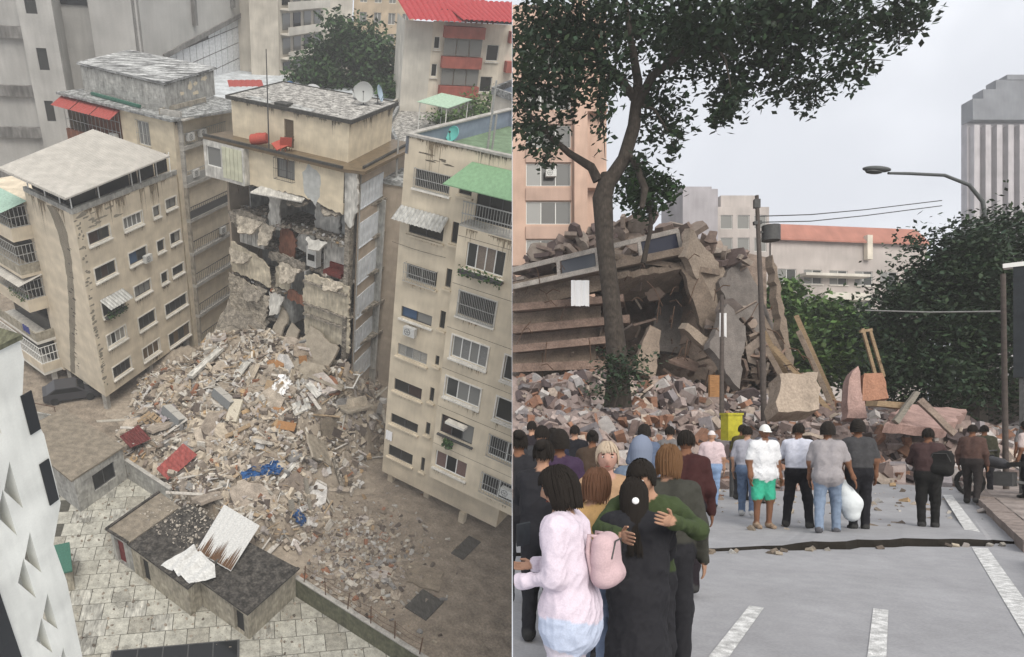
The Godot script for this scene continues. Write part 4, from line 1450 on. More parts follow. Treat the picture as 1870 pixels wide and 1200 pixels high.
	# slabs that lean against the foot of the ruin
	var lean := [
		[t.p(3.9, 3.6, 1.0), t.p(5.0, 3.4, 1.1), t.p(5.3, 6.5, -0.5), t.p(4.4, 7.3, -0.6), "tall broken slab leaning upright at the ruin's foot, cream faced"],
		[t.p(5.0, 3.2, 1.3), t.p(6.2, 3.3, 1.2), t.p(6.5, 5.9, -0.4), t.p(5.6, 6.3, -0.4), "narrower broken slab leaning beside the tall cream slab"],
		[t.p(-1.6, 3.4, 1.6), t.p(3.4, 3.6, 0.9), t.p(3.2, 4.6, -0.9), t.p(-1.4, 6.0, -0.6), "long dark slab sagging down at the ruin's far corner"],
		[t.p(-1.2, 4.6, 0.6), t.p(2.8, 4.4, 0.4), t.p(3.3, 5.3, -0.9), t.p(-1.0, 6.9, -0.7), "thin slab folded above the long dark slab"],
		[t.p(7.2, 4.9, 1.2), t.p(10.6, 4.0, 2.0), t.p(11.0, 6.0, 0.1), t.p(7.8, 6.9, 0.0), "broad grey slab leaning under the cream wall of the ruin"],
		[t.p(8.0, 2.9, 4.4), t.p(10.9, 2.7, 4.1), t.p(11.2, 4.8, 1.6), t.p(8.1, 5.2, 2.0), "large brown slab sliding down from the ruin's corner"],
		[t.p(10.9, 1.2, 4.6), t.p(13.0, 0.9, 3.4), t.p(12.6, 3.4, 1.9), t.p(10.7, 4.0, 2.4), "flat slab tilted into the gap beside the striped wall"]]
	for g in lean:
		_broken_slab(g[0], g[1], g[2], g[3], 0.2, g[4], M.concrete_old if g[4].contains("dark") else M.slab_brown)


func _broken_slab(a: Vector3, b: Vector3, c: Vector3, d: Vector3, thick: float, label: String, m: Material, on_hill := true) -> MeshInstance3D:
	var x := (b - a).normalized()
	var nn := x.cross(d - a).normalized()
	var y := nn.cross(x)
	var t := Transform3D(Basis(x, y, nn), a)
	var pl := PackedVector2Array()
	for p in [a, b, c, d]: pl.append(Vector2((p - a).dot(x), (p - a).dot(y)))
	var s := Shape.new()
	s.plate(ragged(pl, 0.4, 0.12), t, thick)
	return solo("concrete_slab", label, "slab", s, m, a, "broken slabs", on_hill)


var palette := [Color(0.56, 0.48, 0.39), Color(0.4, 0.33, 0.26), Color(0.66, 0.57, 0.45), Color(0.28, 0.23, 0.19), Color(0.47, 0.4, 0.33), Color(0.76, 0.71, 0.63), Color(0.16, 0.13, 0.11), Color(0.6, 0.54, 0.5), Color(0.4, 0.19, 0.11), Color(0.6, 0.42, 0.24), Color(0.34, 0.33, 0.32), Color(0.82, 0.8, 0.77)]

func _debris_colour() -> Color:
	var i := rng.randi() % 100
	var k := 0 if i < 14 else 1 if i < 24 else 2 if i < 38 else 3 if i < 47 else 4 if i < 56 else 5 if i < 71 else 6 if i < 79 else 7 if i < 86 else 8 if i < 88 else 9 if i < 90 else 10 if i < 93 else 11
	return palette[k] * rng.randf_range(0.8, 1.15)


var knolls := [[-3, -52, 4.63], [0, -51, 5.24], [3, -49, 5.42], [6, -46.6, 5.02], [8.5, -46, 1.98], [9.5, -43.5, 0], [10.5, -48, 0], [-7, -51.5, 2.2], 
	[-10.5, -49, 0.2], [-9.8, -44, 0.4], [-7.6, -39.9, 0.5], [-13, -49, 0], [-12, -44, -0.2], [-9, -54, 0.6], [-6, -56, 1.32], [-4, -46, 3.61], 
	[0, -45, 4.92], [4, -43.5, 5.02], [6.8, -42.5, 3.4], [8.6, -41.5, 0.3], [10, -41, -0.1], [-4, -41, 2.1], [0, -39.5, 3.19], [3, -38.5, 2.97], 
	[5, -38.5, 1.65], [6.6, -38.5, 0.2], [8, -39, -0.2], [-4.5, -37.5, 1.87], [-1, -35.5, 2.2], [1.5, -34.5, 1.98], [3, -34.5, 0.9], [4.4, -35, 0.1], 
	[5.5, -36, -0.2], [1.9, -31.6, 0.3], [-2, -34, 1.76], [3, -31, -0.1], [-7, -44, 2.2], [-7, -47.5, 2.42], [-4, -49, 3.56], [4, -33, -0.2], 
	[9, -38, -0.4], [6, -33.5, -0.4], [8, -35.5, -0.4], [7, -31, -0.4], [10, -36, -0.4], [5, -29.5, -0.4], [11, -33, -0.4], [13, -38, -0.4], 
	[3.4, -30, -0.3], [9, -28, -0.4], [12, -44, -0.4], [11, -47, -0.3], [-14, -52, -0.4], [-11, -52, -0.2], [-12, -46.5, -0.3], [-15, -45, -0.4], 
	[8, -40, -0.2], [6, -36.3, -0.25]]


func heap_height(x: float, z: float) -> float:
	var w := 0.0
	var t := 0.0
	for k in knolls:
		var q := pow((k[0] - x) ** 2 + (k[1] - z) ** 2 + 0.15, -1.5)
		w += q
		t += q * k[2]
	# nothing lies on the courtyard side of the wall and sheds
	var side := ((x + 9.3) * 11.7 - (z + 40.3) * 10.7) / 15.86
	return lerpf(-0.4, t / w, smoothstep(-0.15, 0.9, side))


func chunk(kind: int) -> ArrayMesh:   # one broken piece about a metre across
	var s := Shape.new()
	match kind:
		0, 1, 2:   # block with knocked-off corners
			var n := 6 + kind
			var lo := []
			var hi := []
			for i in n:
				var a := TAU * i / n + rng.randf_range(-0.3, 0.3)
				var r := rng.randf_range(0.28, 0.52)
				lo.append(Vector3(cos(a) * r, rng.randf_range(-0.28, -0.12), sin(a) * r * 0.85))
				hi.append(Vector3(cos(a + 0.2) * r * rng.randf_range(0.5, 0.9), rng.randf_range(0.08, 0.3), sin(a + 0.2) * r * rng.randf_range(0.5, 0.9)))
			for i in n:
				var j := (i + 1) % n
				s.tri(lo[i], hi[i], lo[j])
				s.tri(hi[i], hi[j], lo[j])
				if i > 0 and i < n - 1:
					s.tri(hi[0], hi[i], hi[i + 1])
					s.tri(lo[0], lo[i + 1], lo[i])
		3, 4, 5, 6:   # piece of wall or floor
			var pl := PackedVector2Array()
			var n := 6 + kind % 3
			for i in n:
				var a := TAU * i / n + rng.randf_range(-0.25, 0.25)
				pl.append(Vector2(cos(a) * rng.randf_range(0.35, 0.55), sin(a) * rng.randf_range(0.3, 0.55)))
			s.plate(ragged(pl, 0.16, 0.035), Transform3D(Basis(Vector3.RIGHT, Vector3.BACK, Vector3.UP), Vector3(0, 0.05, 0)), 0.1)
		7:   # board
			s.box(Transform3D(), Vector3(0.22, 0.05, 1.3))
		8:   # brick
			s.box(Transform3D(), Vector3(0.5, 0.24, 0.3))
		9:   # bent strip
			for i in 4:
				s.box(Transform3D(Basis(Vector3.RIGHT, 0.35 * i), Vector3(0, -0.08 * i * i * 0.5, -0.5 + i * 0.33)), Vector3(0.16, 0.03, 0.36))
		10:   # pipe
			s.tube([Vector3(0, 0, -0.8), Vector3(0, 0.03, 0), Vector3(0.05, 0, 0.8)], [0.045, 0.045, 0.045], 7)
		11:   # hollow frame
			for q in [[-0.35, 0, 0.06, 0.9], [0.35, 0, 0.06, 0.9]]: s.box(Transform3D(Basis(), Vector3(q[0], 0, 0)), Vector3(q[2], 0.06, q[3]))
			for q in [-0.42, 0.42]: s.box(Transform3D(Basis(), Vector3(0, 0.002, q)), Vector3(0.64, 0.056, 0.06))
	return s.mesh(Vector3.ZERO)


func rubble_heap() -> void:
	var x0 := -13.5
	var z0 := -57.0
	var st := 0.33
	var nx := 75
	var nz := 82
	var g := []
	var noise := FastNoiseLite.new()
	noise.seed = 5
	noise.frequency = 0.55
	for j in nz:
		var row := PackedFloat32Array()
		for i in nx:
			var x := x0 + i * st
			var z := z0 + j * st
			var h := heap_height(x, z)
			row.append(h + (noise.get_noise_2d(x, z) * 0.5 + rng.randf_range(-0.1, 0.1)) * clampf(h, 0.0, 1.0) - 0.06)
		g.append(row)
	var s := Shape.new()
	for j in nz - 1:
		for i in nx - 1:
			if maxf(maxf(g[j][i], g[j][i + 1]), maxf(g[j + 1][i], g[j + 1][i + 1])) < -0.02: continue
			var a := Vector3(x0 + i * st, g[j][i], z0 + j * st)
			var b := Vector3(x0 + (i + 1) * st, g[j][i + 1], z0 + j * st)
			var c := Vector3(x0 + (i + 1) * st, g[j + 1][i + 1], z0 + (j + 1) * st)
			var d := Vector3(x0 + i * st, g[j + 1][i], z0 + (j + 1) * st)
			s.quad(a, b, c, d)
	var heap := thing("rubble_heap", "great heap of plaster, boards and masonry below the ruined tower", "rubble", Vector3(0, 0, -42))
	part(heap, "earth", s, M.rubble_soil)
	# single pieces one can tell apart
	var mats := []
	for k in palette.size():
		mats.append(mat("debris_%d" % k, palette[k].r, palette[k].g, palette[k].b, 0.9, M.debris.albedo_texture, 1.5))
	var kinds := []
	for k in 24: kinds.append(chunk(k % 12))
	var names := ["masonry_chunk", "masonry_chunk", "masonry_chunk", "plaster_piece", "plaster_piece", "plaster_piece", "plaster_piece", "board", "brick", "metal_strip", "pipe", "frame"]
	var base := Vector3(0, 0, -42)
	for n in 300:
		var p := _on_heap(n < 60)
		if p == Vector3.INF: continue
		var k := rng.randi() % 24
		if n < 55: k = [3, 4, 5, 6, 7, 15, 16, 17, 18, 19][rng.randi() % 10]
		if k % 12 in [9, 10, 11] and rng.randf() < 0.5: k = rng.randi() % 8
		var o := MeshInstance3D.new()
		o.name = names[k % 12]
		o.mesh = kinds[k]
		o.material_override = mats[_debris_index()]
		var sc := rng.randf_range(0.55, 1.0) * (2.5 if n < 55 else 1.35 if n < 140 else 0.85)
		var up := _heap_normal(p.x, p.z)
		var bs := Basis(Quaternion(Vector3.UP, up)) * Basis.from_euler(Vector3(rng.randfn(0, 0.35), rng.randf() * TAU, rng.randfn(0, 0.35)))
		o.transform = Transform3D(bs.scaled_local(Vector3(sc * rng.randf_range(0.8, 1.4), sc * rng.randf_range(0.7, 1.2), sc)), p - base + up * 0.1)
		heap.add_child(o, true)
	# the crumbs between them
	var cr := Shape.new()
	for n in 12000:
		var p := _on_heap(false)
		if p == Vector3.INF: continue
		var thick := noise.get_noise_2d(p.x * 0.55 + 40.0, p.z * 0.55)
		if thick < -0.12 and rng.randf() < 0.8: continue
		cr.col = _debris_colour()
		var z := rng.randf()
		var q := 0.05 + 0.4 * z * z * z
		cr.box(Transform3D(Basis.from_euler(Vector3(rng.randf() * 6.3, rng.randf() * 6.3, rng.randf() * 6.3)), p + Vector3(0, rng.randf_range(-0.02, 0.12), 0)), Vector3(q * rng.randf_range(0.8, 2.6), q * rng.randf_range(0.25, 0.7), q * rng.randf_range(0.6, 1.4)))
	part(heap, "crumbs", cr, M.debris).set_meta("kind", "stuff")
	var wires := Shape.new()
	for n in 160:
		var p := _on_heap(false)
		if p == Vector3.INF: continue
		var d := Vector3(rng.randf_range(-1, 1), rng.randf_range(-0.1, 0.5), rng.randf_range(-1, 1))
		wires.tube([p, p + d * 0.5 + Vector3(0, 0.15, 0), p + d * rng.randf_range(0.8, 1.4)], [0.015, 0.013, 0.01], 4)
	var lath := Shape.new()
	for n in 420:
		var p := _on_heap(false)
		if p == Vector3.INF: continue
		lath.col = [Color(0.5, 0.38, 0.25), Color(0.62, 0.58, 0.5), Color(0.3, 0.24, 0.18), Color(0.7, 0.66, 0.6)][rng.randi() % 4]
		var up := _heap_normal(p.x, p.z)
		var dir := (Vector3(rng.randf_range(-1, 1), rng.randf_range(-0.25, 0.35), rng.randf_range(-1, 1)) - up * 0.1).normalized()
		lath.bar(p + up * 0.12 - dir * 0.5, p + up * rng.randf_range(0.1, 0.3) + dir * (rng.randf_range(0.2, 1.1) if n > 70 else rng.randf_range(1.2, 2.4)), rng.randf_range(0.05, 0.14) if n > 70 else rng.randf_range(0.14, 0.3), 0.04)
	part(heap, "splintered_boards", lath, M.debris).set_meta("kind", "stuff")
	part(heap, "bent_rebar", wires, M.iron_rust).set_meta("kind", "stuff")
	# thrown out over the muddy yard
	var sct := thing("debris_scatter", "broken slabs and bricks strewn over the muddy yard", "rubble", Vector3(6, 0, -31))
	for n in 110:
		var u := rng.randf()
		var p := Vector3(lerpf(2.5, 7.5, u) + rng.randfn(0, 1.0), 0.05, lerpf(-33.5, -30.0, rng.randf()) + rng.randfn(0, 1.7) + u * 2.0)
		if p.z > -22.5 or (p.x - 1.4) - (p.z + 28.6) < 0.6: continue
		if p.x > 8.0 and rng.randf() < 0.7: continue
		var o := MeshInstance3D.new()
		var k := rng.randi() % 24
		o.name = names[k % 12]
		o.mesh = kinds[k]
		o.material_override = mats[[1, 4, 0, 7, 8, 10, 5, 2][rng.randi() % 8]]
		var sc := rng.randf_range(0.35, 1.0) * (1.4 if n < 12 else 0.8)
		o.transform = Transform3D(Basis(Vector3.UP, rng.randf() * TAU).scaled_local(Vector3(sc * 1.2, sc * 0.6, sc)), p - Vector3(6, 0, -31))
		sct.add_child(o, true)
	var cr2 := Shape.new()
	for n in 2200:
		var p := Vector3(5.2 + rng.randfn(0, 2.2), 0.02, -31.5 + rng.randfn(0, 2.6))
		if (p.x - 1.4) - (p.z + 28.6) < 0.3: continue
		cr2.col = _debris_colour() * 0.8
		var q := 0.03 + 0.2 * pow(rng.randf(), 3.0)
		cr2.box(Transform3D(Basis.from_euler(Vector3(rng.randf(), rng.randf() * 6, rng.randf())), p), Vector3(q * 2, q * 0.7, q))
	part(sct, "crumbs", cr2, M.debris).set_meta("kind", "stuff")


func _debris_index() -> int:
	var c := _debris_colour()
	var best := 0
	var bd := 9.0
	for k in palette.size():
		var q: Color = palette[k]
		var d := absf(q.r - c.r) + absf(q.g - c.g) + absf(q.b - c.b)
		if d < bd:
			bd = d
			best = k
	return best


func _on_heap(spread: bool) -> Vector3:
	for k in 20:
		var x := rng.randf_range(-10.5, 9.5)
		var z := rng.randf_range(-53, -32)
		var h := heap_height(x, z)
		if h < 0.25: continue
		# behind the front of the tower nothing shows
		var v := Vector2(x + 1.9, z + 54.6)
		if v.x * -0.69 + v.y * 0.72 < 0.1 and x < 7: continue
		return Vector3(x, h, z)
	return Vector3.INF


func _heap_normal(x: float, z: float) -> Vector3:
	var e := 0.4
	return Vector3(heap_height(x - e, z) - heap_height(x + e, z), 2 * e, heap_height(x, z - e) - heap_height(x, z + e)).normalized()


func flat_piece(called: String, label: String, category: String, at: Vector3, size: Vector3, turn: Vector3, m: Material) -> void:
	var o := MeshInstance3D.new()
	o.name = numbered(called)
	var s := Shape.new()
	var pl := PackedVector2Array([Vector2(-size.x / 2, -size.z / 2), Vector2(size.x / 2, -size.z / 2), Vector2(size.x / 2, size.z / 2), Vector2(-size.x / 2, size.z / 2)])
	if called == "concrete_slab": pl = ragged(pl, 0.35, 0.1)
	s.plate(pl, Transform3D(Basis(Vector3.RIGHT, Vector3.BACK, Vector3.UP), Vector3(0, size.y / 2, 0)), size.y)
	o.mesh = s.mesh(Vector3.ZERO)
	o.material_override = m
	add_child(o)
	var up := _heap_normal(at.x, at.z)
	at.y = heap_height(at.x, at.z) + 0.22 + size.y
	o.transform = hill * Transform3D(Basis(Quaternion(Vector3.UP, up)) * Basis.from_euler(turn), at)
	tag(o, label, category)


func crumpled(called: String, label: String, category: String, at: Vector3, w: float, l: float, turn: float, m: Material) -> void:
	var s := Shape.new()
	var n := 14
	var g := []
	var f := FastNoiseLite.new()
	f.seed = int(at.x * 100)
	f.frequency = 0.28
	for j in n + 1:
		var r := []
		for i in n + 1:
			var x := (i / float(n) - 0.5) * w
			var z := (j / float(n) - 0.5) * l
			r.append(Vector3(x + f.get_noise_2d(j, i + 40) * 0.25, f.get_noise_2d(i * 1.3, j * 1.3) * 0.45, z + f.get_noise_2d(i + 80, j) * 0.25))
		g.append(r)
	for j in n:
		for i in n: s.quad(g[j][i], g[j][i + 1], g[j + 1][i + 1], g[j + 1][i])
	var o := MeshInstance3D.new()
	o.name = numbered(called)
	o.mesh = s.mesh(Vector3.ZERO)
	o.material_override = m
	add_child(o)
	at.y = heap_height(at.x, at.z) + 0.3
	o.transform = hill * Transform3D(Basis(Quaternion(Vector3.UP, _heap_normal(at.x, at.z))) * Basis(Vector3.UP, turn), at)
	tag(o, label, category)


func heap_finds() -> void:
	crumpled("tarpaulin", "crumpled blue tarpaulin low on the rubble heap", "tarpaulin", Vector3(-0.24, 2.2, -37.25), 2.6, 0.9, 0.35, M.tarp_blue)
	crumpled("tarpaulin", "scrap of blue tarpaulin at the heap's foot by the shed roof", "tarpaulin", Vector3(1.9, 1.15, -33.5), 0.6, 0.9, 0.9, M.tarp_blue)
	crumpled("cloth", "white crumpled cloth in the middle of the rubble heap", "cloth", Vector3(1.28, 4.05, -44.2), 1.0, 2.0, -0.5, M.cloth_white)
	crumpled("cloth", "pale lilac cloth among folding chairs at the heap's far edge", "cloth", Vector3(-6.7, 2.1, -44.5), 1.4, 1.8, 0.4, M.cloth_lilac)
	var sheets := [[Vector3(-7.1, 1.75, -38.9), Vector3(-5.4, 2.65, -40.4), Vector3(-4.4, 2.5, -39.2), Vector3(-6.3, 1.6, -37.8), "red corrugated sheet tilted at the near edge of the heap", "sheet_red"],
		[Vector3(-9.9, 1.9, -42.6), Vector3(-8.7, 2.3, -43.4), Vector3(-7.7, 2.0, -42.0), Vector3(-9.0, 1.8, -41.3), "dark red corrugated sheet lying over the wall beside the small shed", "sheet_darkred"]]
	for q in sheets:
		solo("metal_sheet", q[4], "metal sheet", corrugated(q[0], q[1], q[2], q[3], 8, 0.05, 0.02), M[q[5]], q[0])
	var b := [
		["panel", "white rectangular door panel on top of the rubble heap", "panel", Vector3(2.6, 3.75, -42.43), Vector3(1.35, 0.07, 0.8), Vector3(0.1, 0.05, 0), "plaster_white"],
		["panel", "orange board lying high on the heap below the leaning slabs", "board", Vector3(0.98, 4.6, -47.5), Vector3(1.5, 0.08, 0.75), Vector3(0.25, -0.25, 0.1), "wood_orange"],
		["panel", "orange-brown board standing steep beside the big slab", "board", Vector3(3.06, 5.0, -47.0), Vector3(0.6, 0.07, 1.4), Vector3(0.7, 0.1, 0), "wood_orange"],
		["plank", "long pale wooden board running down the heap's middle", "plank", Vector3(0.08, 3.95, -43.2), Vector3(0.5, 0.06, 2.8), Vector3(0, -0.35, 0), "wood_pale"],
		["beam", "long white roof beam slanting at the heap's far side", "beam", Vector3(-4.05, 4.3, -49.4), Vector3(0.5, 0.25, 4.6), Vector3(0.15, -0.6, 0), "plaster_white"],
		["plank", "brown plank lying across the heap below the cream mattress", "plank", Vector3(-2.18, 2.75, -41.4), Vector3(2.7, 0.08, 0.4), Vector3(0, 0.2, 0.05), "wood_pale"],
		["concrete_slab", "brown slab with orange patch overhanging the heap's steep edge", "slab", Vector3(3.5, 2.75, -38.4), Vector3(2.5, 0.14, 1.9), Vector3(0.1, 0.4, -0.2), "slab_brown"],
		["concrete_slab", "largest flat slab face in the upper part of the heap", "slab", Vector3(4.58, 4.35, -44.7), Vector3(2.7, 0.18, 3.2), Vector3(0.15, -0.25, 0), "slab_brown"],
		["concrete_slab", "flat slab below the striped wall at the heap's edge", "slab", Vector3(6.3, 3.2, -43.0), Vector3(2.3, 0.16, 2.4), Vector3(0.1, 0.5, -0.1), "slab_brown"],
		["concrete_slab", "dark slab tilted between the flat slabs and brown overhang", "slab", Vector3(4.67, 3.0, -41.4), Vector3(1.8, 0.15, 1.6), Vector3(0.3, 0.2, -0.3), "slab_dark"],
		["mattress", "cream oval mattress lying on the sandy part of the heap", "mattress", Vector3(-2.02, 3.2, -43.1), Vector3(0.9, 0.2, 1.7), Vector3(0, -0.45, 0), "cloth_cream"],
		["panel", "white narrow board beside the white door panel", "board", Vector3(3.5, 4.1, -42.9), Vector3(0.5, 0.06, 1.3), Vector3(0.1, 0.5, 0), "plaster_white"],
		["panel", "white board standing on edge beside the flat slabs", "board", Vector3(2.5, 4.3, -44.2), Vector3(0.45, 0.08, 1.3), Vector3(0.2, 0.0, 0.7), "plaster_white"],
		["panel", "small orange panel below the white cloth on the heap", "panel", Vector3(0.95, 3.75, -42.6), Vector3(0.8, 0.07, 0.7), Vector3(0, 0.8, 0.15), "wood_orange"],
		["panel", "flat orange tray-like panel beside the white door panel", "panel", Vector3(1.5, 3.6, -41.4), Vector3(1.3, 0.08, 0.7), Vector3(0.1, -0.3, 0.1), "wood_orange"],
		["beam", "white light fitting lying beside the blue tarpaulin", "light fitting", Vector3(1.35, 2.2, -37.2), Vector3(0.25, 0.1, 2.2), Vector3(0, -0.7, 0), "plaster_white"],
		["beam", "grey post hanging over the heap's steep edge", "post", Vector3(4.75, 1.6, -37.6), Vector3(0.22, 0.2, 2.4), Vector3(0.35, 0.5, 0), "concrete_old"],
		["plank", "weathered post propped against the heap's foot", "post", Vector3(2.6, 1.6, -35.6), Vector3(0.22, 0.16, 2.6), Vector3(0.4, 0.35, 0), "wood_grey"],
		["plank", "grey-white board standing at the heap's lowest tip", "board", Vector3(1.5, 1.5, -33.6), Vector3(0.35, 0.06, 1.9), Vector3(0.5, 0.3, 0), "wood_grey"],
		["panel", "two-tone pale panel near the heap's crest below the ruin", "panel", Vector3(-1.6, 4.2, -47.9), Vector3(1.0, 0.06, 1.8), Vector3(0.1, -0.6, 0.2), "plaster_white"]]
	for q in b: flat_piece(q[0], q[1], q[2], q[3], q[4], q[5], M[q[6]])
	for k in 2:
		var at: Vector3 = [Vector3(-2.75, 3.2, -44.3), Vector3(-6.3, 2.1, -43.9)][k]
		at.y = heap_height(at.x, at.z) + 0.1
		var c := thing("cupboard", ["grey cupboard lying on its side on the sandy heap", "grey cupboard tipped over near the folding chairs"][k], "cupboard", at)
		var t := Transform3D(Basis.from_euler(Vector3(0.2, 0.7, -0.25)), at + Vector3(0, 0.35, 0))
		var s := Shape.new()
		s.box(t, Vector3(0.7, 0.65, 1.9))
		part(c, "body", s, M.cupboard_grey)
		for q in [-0.47, 0.47]:
			var d := Shape.new()
			d.box(t * Transform3D(Basis(), Vector3(0, 0.34, q)), Vector3(0.66, 0.03, 0.9))
			part(c, "door", d, M.cupboard_pale)
	for k in 4:
		var at := Vector3(-8.6 + k * 0.4, 0, -44.6 + k * 0.3)
		at.y = heap_height(at.x, at.z) + 0.1
		var c := thing("folding_chair", ["wooden folding chair half buried at the heap's far edge, outermost", "wooden folding chair second from the heap's far edge", "wooden folding chair third from the heap's far edge", "wooden folding chair nearest the grey cupboard"][k], "chair", at, "folding chairs in the rubble")
		var t := Transform3D(Basis.from_euler(Vector3(0.5, 0.5 + k * 0.2, 0.4)), at + Vector3(0, 0.25, 0))
		for q in [-0.2, 0.2]:
			var l := Shape.new()
			l.box(t * Transform3D(Basis(), Vector3(q, 0, 0)), Vector3(0.06, 0.05, 1.2))
			part(c, "leg", l, M.wood_pale)
		for q in 4:
			var sl := Shape.new()
			sl.box(t * Transform3D(Basis(), Vector3(0, 0.035, -0.5 + q * 0.28)), Vector3(0.46, 0.02, 0.2))
			part(c, "slat", sl, M.wood_pale)
	# open window frame by the striped wall
	var wf := thing("window_frame", "white empty window frame lying below the striped wall", "window frame", Vector3(6.6, 3.9, -45.6))
	var t2 := Transform3D(Basis.from_euler(Vector3(0.3, -0.5, 0.2)), Vector3(6.6, heap_height(6.6, -45.5) + 0.3, -45.5))
	for q in [-0.35, 0.35]:
		var s := Shape.new()
		s.box(t2 * Transform3D(Basis(), Vector3(q, 0, 0)), Vector3(0.09, 0.07, 1.5))
		part(wf, "stile", s, M.frame_white)
	for q in [-0.7, 0.7]:
		var s := Shape.new()
		s.box(t2 * Transform3D(Basis(), Vector3(0, 0.002, q)), Vector3(0.61, 0.066, 0.09))
		part(wf, "rail", s, M.frame_white)
	# iron plate in the muddy yard
	for k in 2:
		var s := Shape.new()
		s.box(Transform3D(Basis(Vector3.UP, 0.75), [Vector3(12.2, 0.03, -31.4), Vector3(8.6, 0.03, -27.1)][k]), [Vector3(2.1, 0.05, 0.9), Vector3(1.8, 0.06, 1.5)][k])
		solo("drain_cover", ["dark iron drain plate in the mud near the beige block", "dark wet pit cover among the scattered slabs"][k], "drain cover", s, M.roof_edge_dark, [Vector3(12.2, 0, -31.4), Vector3(8.6, 0, -27.1)][k])
	_broken_slab(Vector3(7.9, 0.12, -28.9), Vector3(9.6, 0.12, -27.9), Vector3(10.3, 0.12, -29.4), Vector3(8.3, 0.12, -30.6), 0.14, "largest cracked slab lying flat in the muddy yard", M.slab_mud)


func parked_car(at: Vector3, turn: float, label: String, paint: Material, on_hill := true) -> void:
	var o := thing("parked_car", label, "car", at, "", on_hill)
	var t := Transform3D(Basis(Vector3.UP, turn), at)
	var prof := PackedVector2Array([Vector2(-2.0, 0.3), Vector2(2.05, 0.3), Vector2(2.1, 0.62), Vector2(1.95, 0.78), Vector2(1.0, 0.9), Vector2(0.45, 1.36), Vector2(-1.1, 1.4), Vector2(-1.75, 0.98), Vector2(-2.05, 0.9), Vector2(-2.1, 0.5)])
	var s := Shape.new()
	s.plate(prof, t * Transform3D(Basis(), Vector3(0, 0, 0.8)), 1.6)
	part(o, "body", s, paint)
	for q in [0.805, -0.805]:
		var w := Shape.new()
		w.plate(PackedVector2Array([Vector2(0.85, 0.92), Vector2(0.4, 1.29), Vector2(-1.05, 1.32), Vector2(-1.55, 0.98)]), t * Transform3D(Basis(), Vector3(0, 0, q + 0.005)), 0.01)
		part(o, "side_window", w, M.black_glass)
	var ws := Shape.new()
	ws.quad(t * Vector3(1.0, 0.92, -0.68), t * Vector3(1.0, 0.92, 0.68), t * Vector3(0.5, 1.34, 0.62), t * Vector3(0.5, 1.34, -0.62))
	part(o, "windscreen", ws, M.black_glass)
	for q in [[1.3, 0.75], [1.3, -0.75], [-1.3, 0.75], [-1.3, -0.75]]:
		var w := Shape.new()
		w.tube([t * Vector3(q[0], 0.31, q[1] - 0.1), t * Vector3(q[0], 0.31, q[1] + 0.1)], [0.31, 0.31], 16)
		part(o, "wheel", w, M.rubber)
	for q in [0.55, -0.55]:
		var w := Shape.new()
		w.box(t * Transform3D(Basis(), Vector3(2.07, 0.65, q)), Vector3(0.06, 0.14, 0.3))
		part(o, "headlight", w, M.glass_grey)


func tree(called: String, label: String, at: Vector3, height: float, crowns: Array, leaves: int, size: float, m: Material, on_hill := true, group := "", clip := false, trunk_r := 0.25) -> void:
	# crowns: [centre offset from the foot, radii]
	var o := thing(called, label, "tree", at, group, on_hill)
	var t := Shape.new()
	var top := at + Vector3(rng.randf_range(-0.3, 0.3), height * 0.62, rng.randf_range(-0.3, 0.3))
	t.tube([at, at.lerp(top, 0.5) + Vector3(0.15, 0, 0.1), top], [trunk_r, trunk_r * 0.75, trunk_r * 0.5], 8)
	for c in crowns:
		var e: Vector3 = at + c[0]
		t.tube([at.lerp(top, 0.75), at.lerp(top, 0.85).lerp(e, 0.5) + Vector3(0, 0.2, 0), e], [trunk_r * 0.5, trunk_r * 0.3, trunk_r * 0.1], 6)
	part(o, "trunk", t, M.bark, "", clip)
	var s := Shape.new()
	for c in crowns:
		var mid: Vector3 = at + c[0]
		var r: Vector3 = c[1]
		var n := int(leaves / crowns.size())
		var clumps := []
		for k in 26:
			var d := Vector3(rng.randfn(0, 1), rng.randfn(0, 1), rng.randfn(0, 1)).normalized() * pow(rng.randf(), 0.4)
			clumps.append(mid + d * r)
		for k in n:
			var cl: Vector3 = clumps[rng.randi() % clumps.size()]
			var sp := (r.x + r.y + r.z) / 3.0 * 0.3
			leaf(s, cl + Vector3(rng.randfn(0, sp), rng.randfn(0, sp * 0.7), rng.randfn(0, sp)), size * rng.randf_range(0.6, 1.3))
	part(o, "crown", s, m, "", clip)


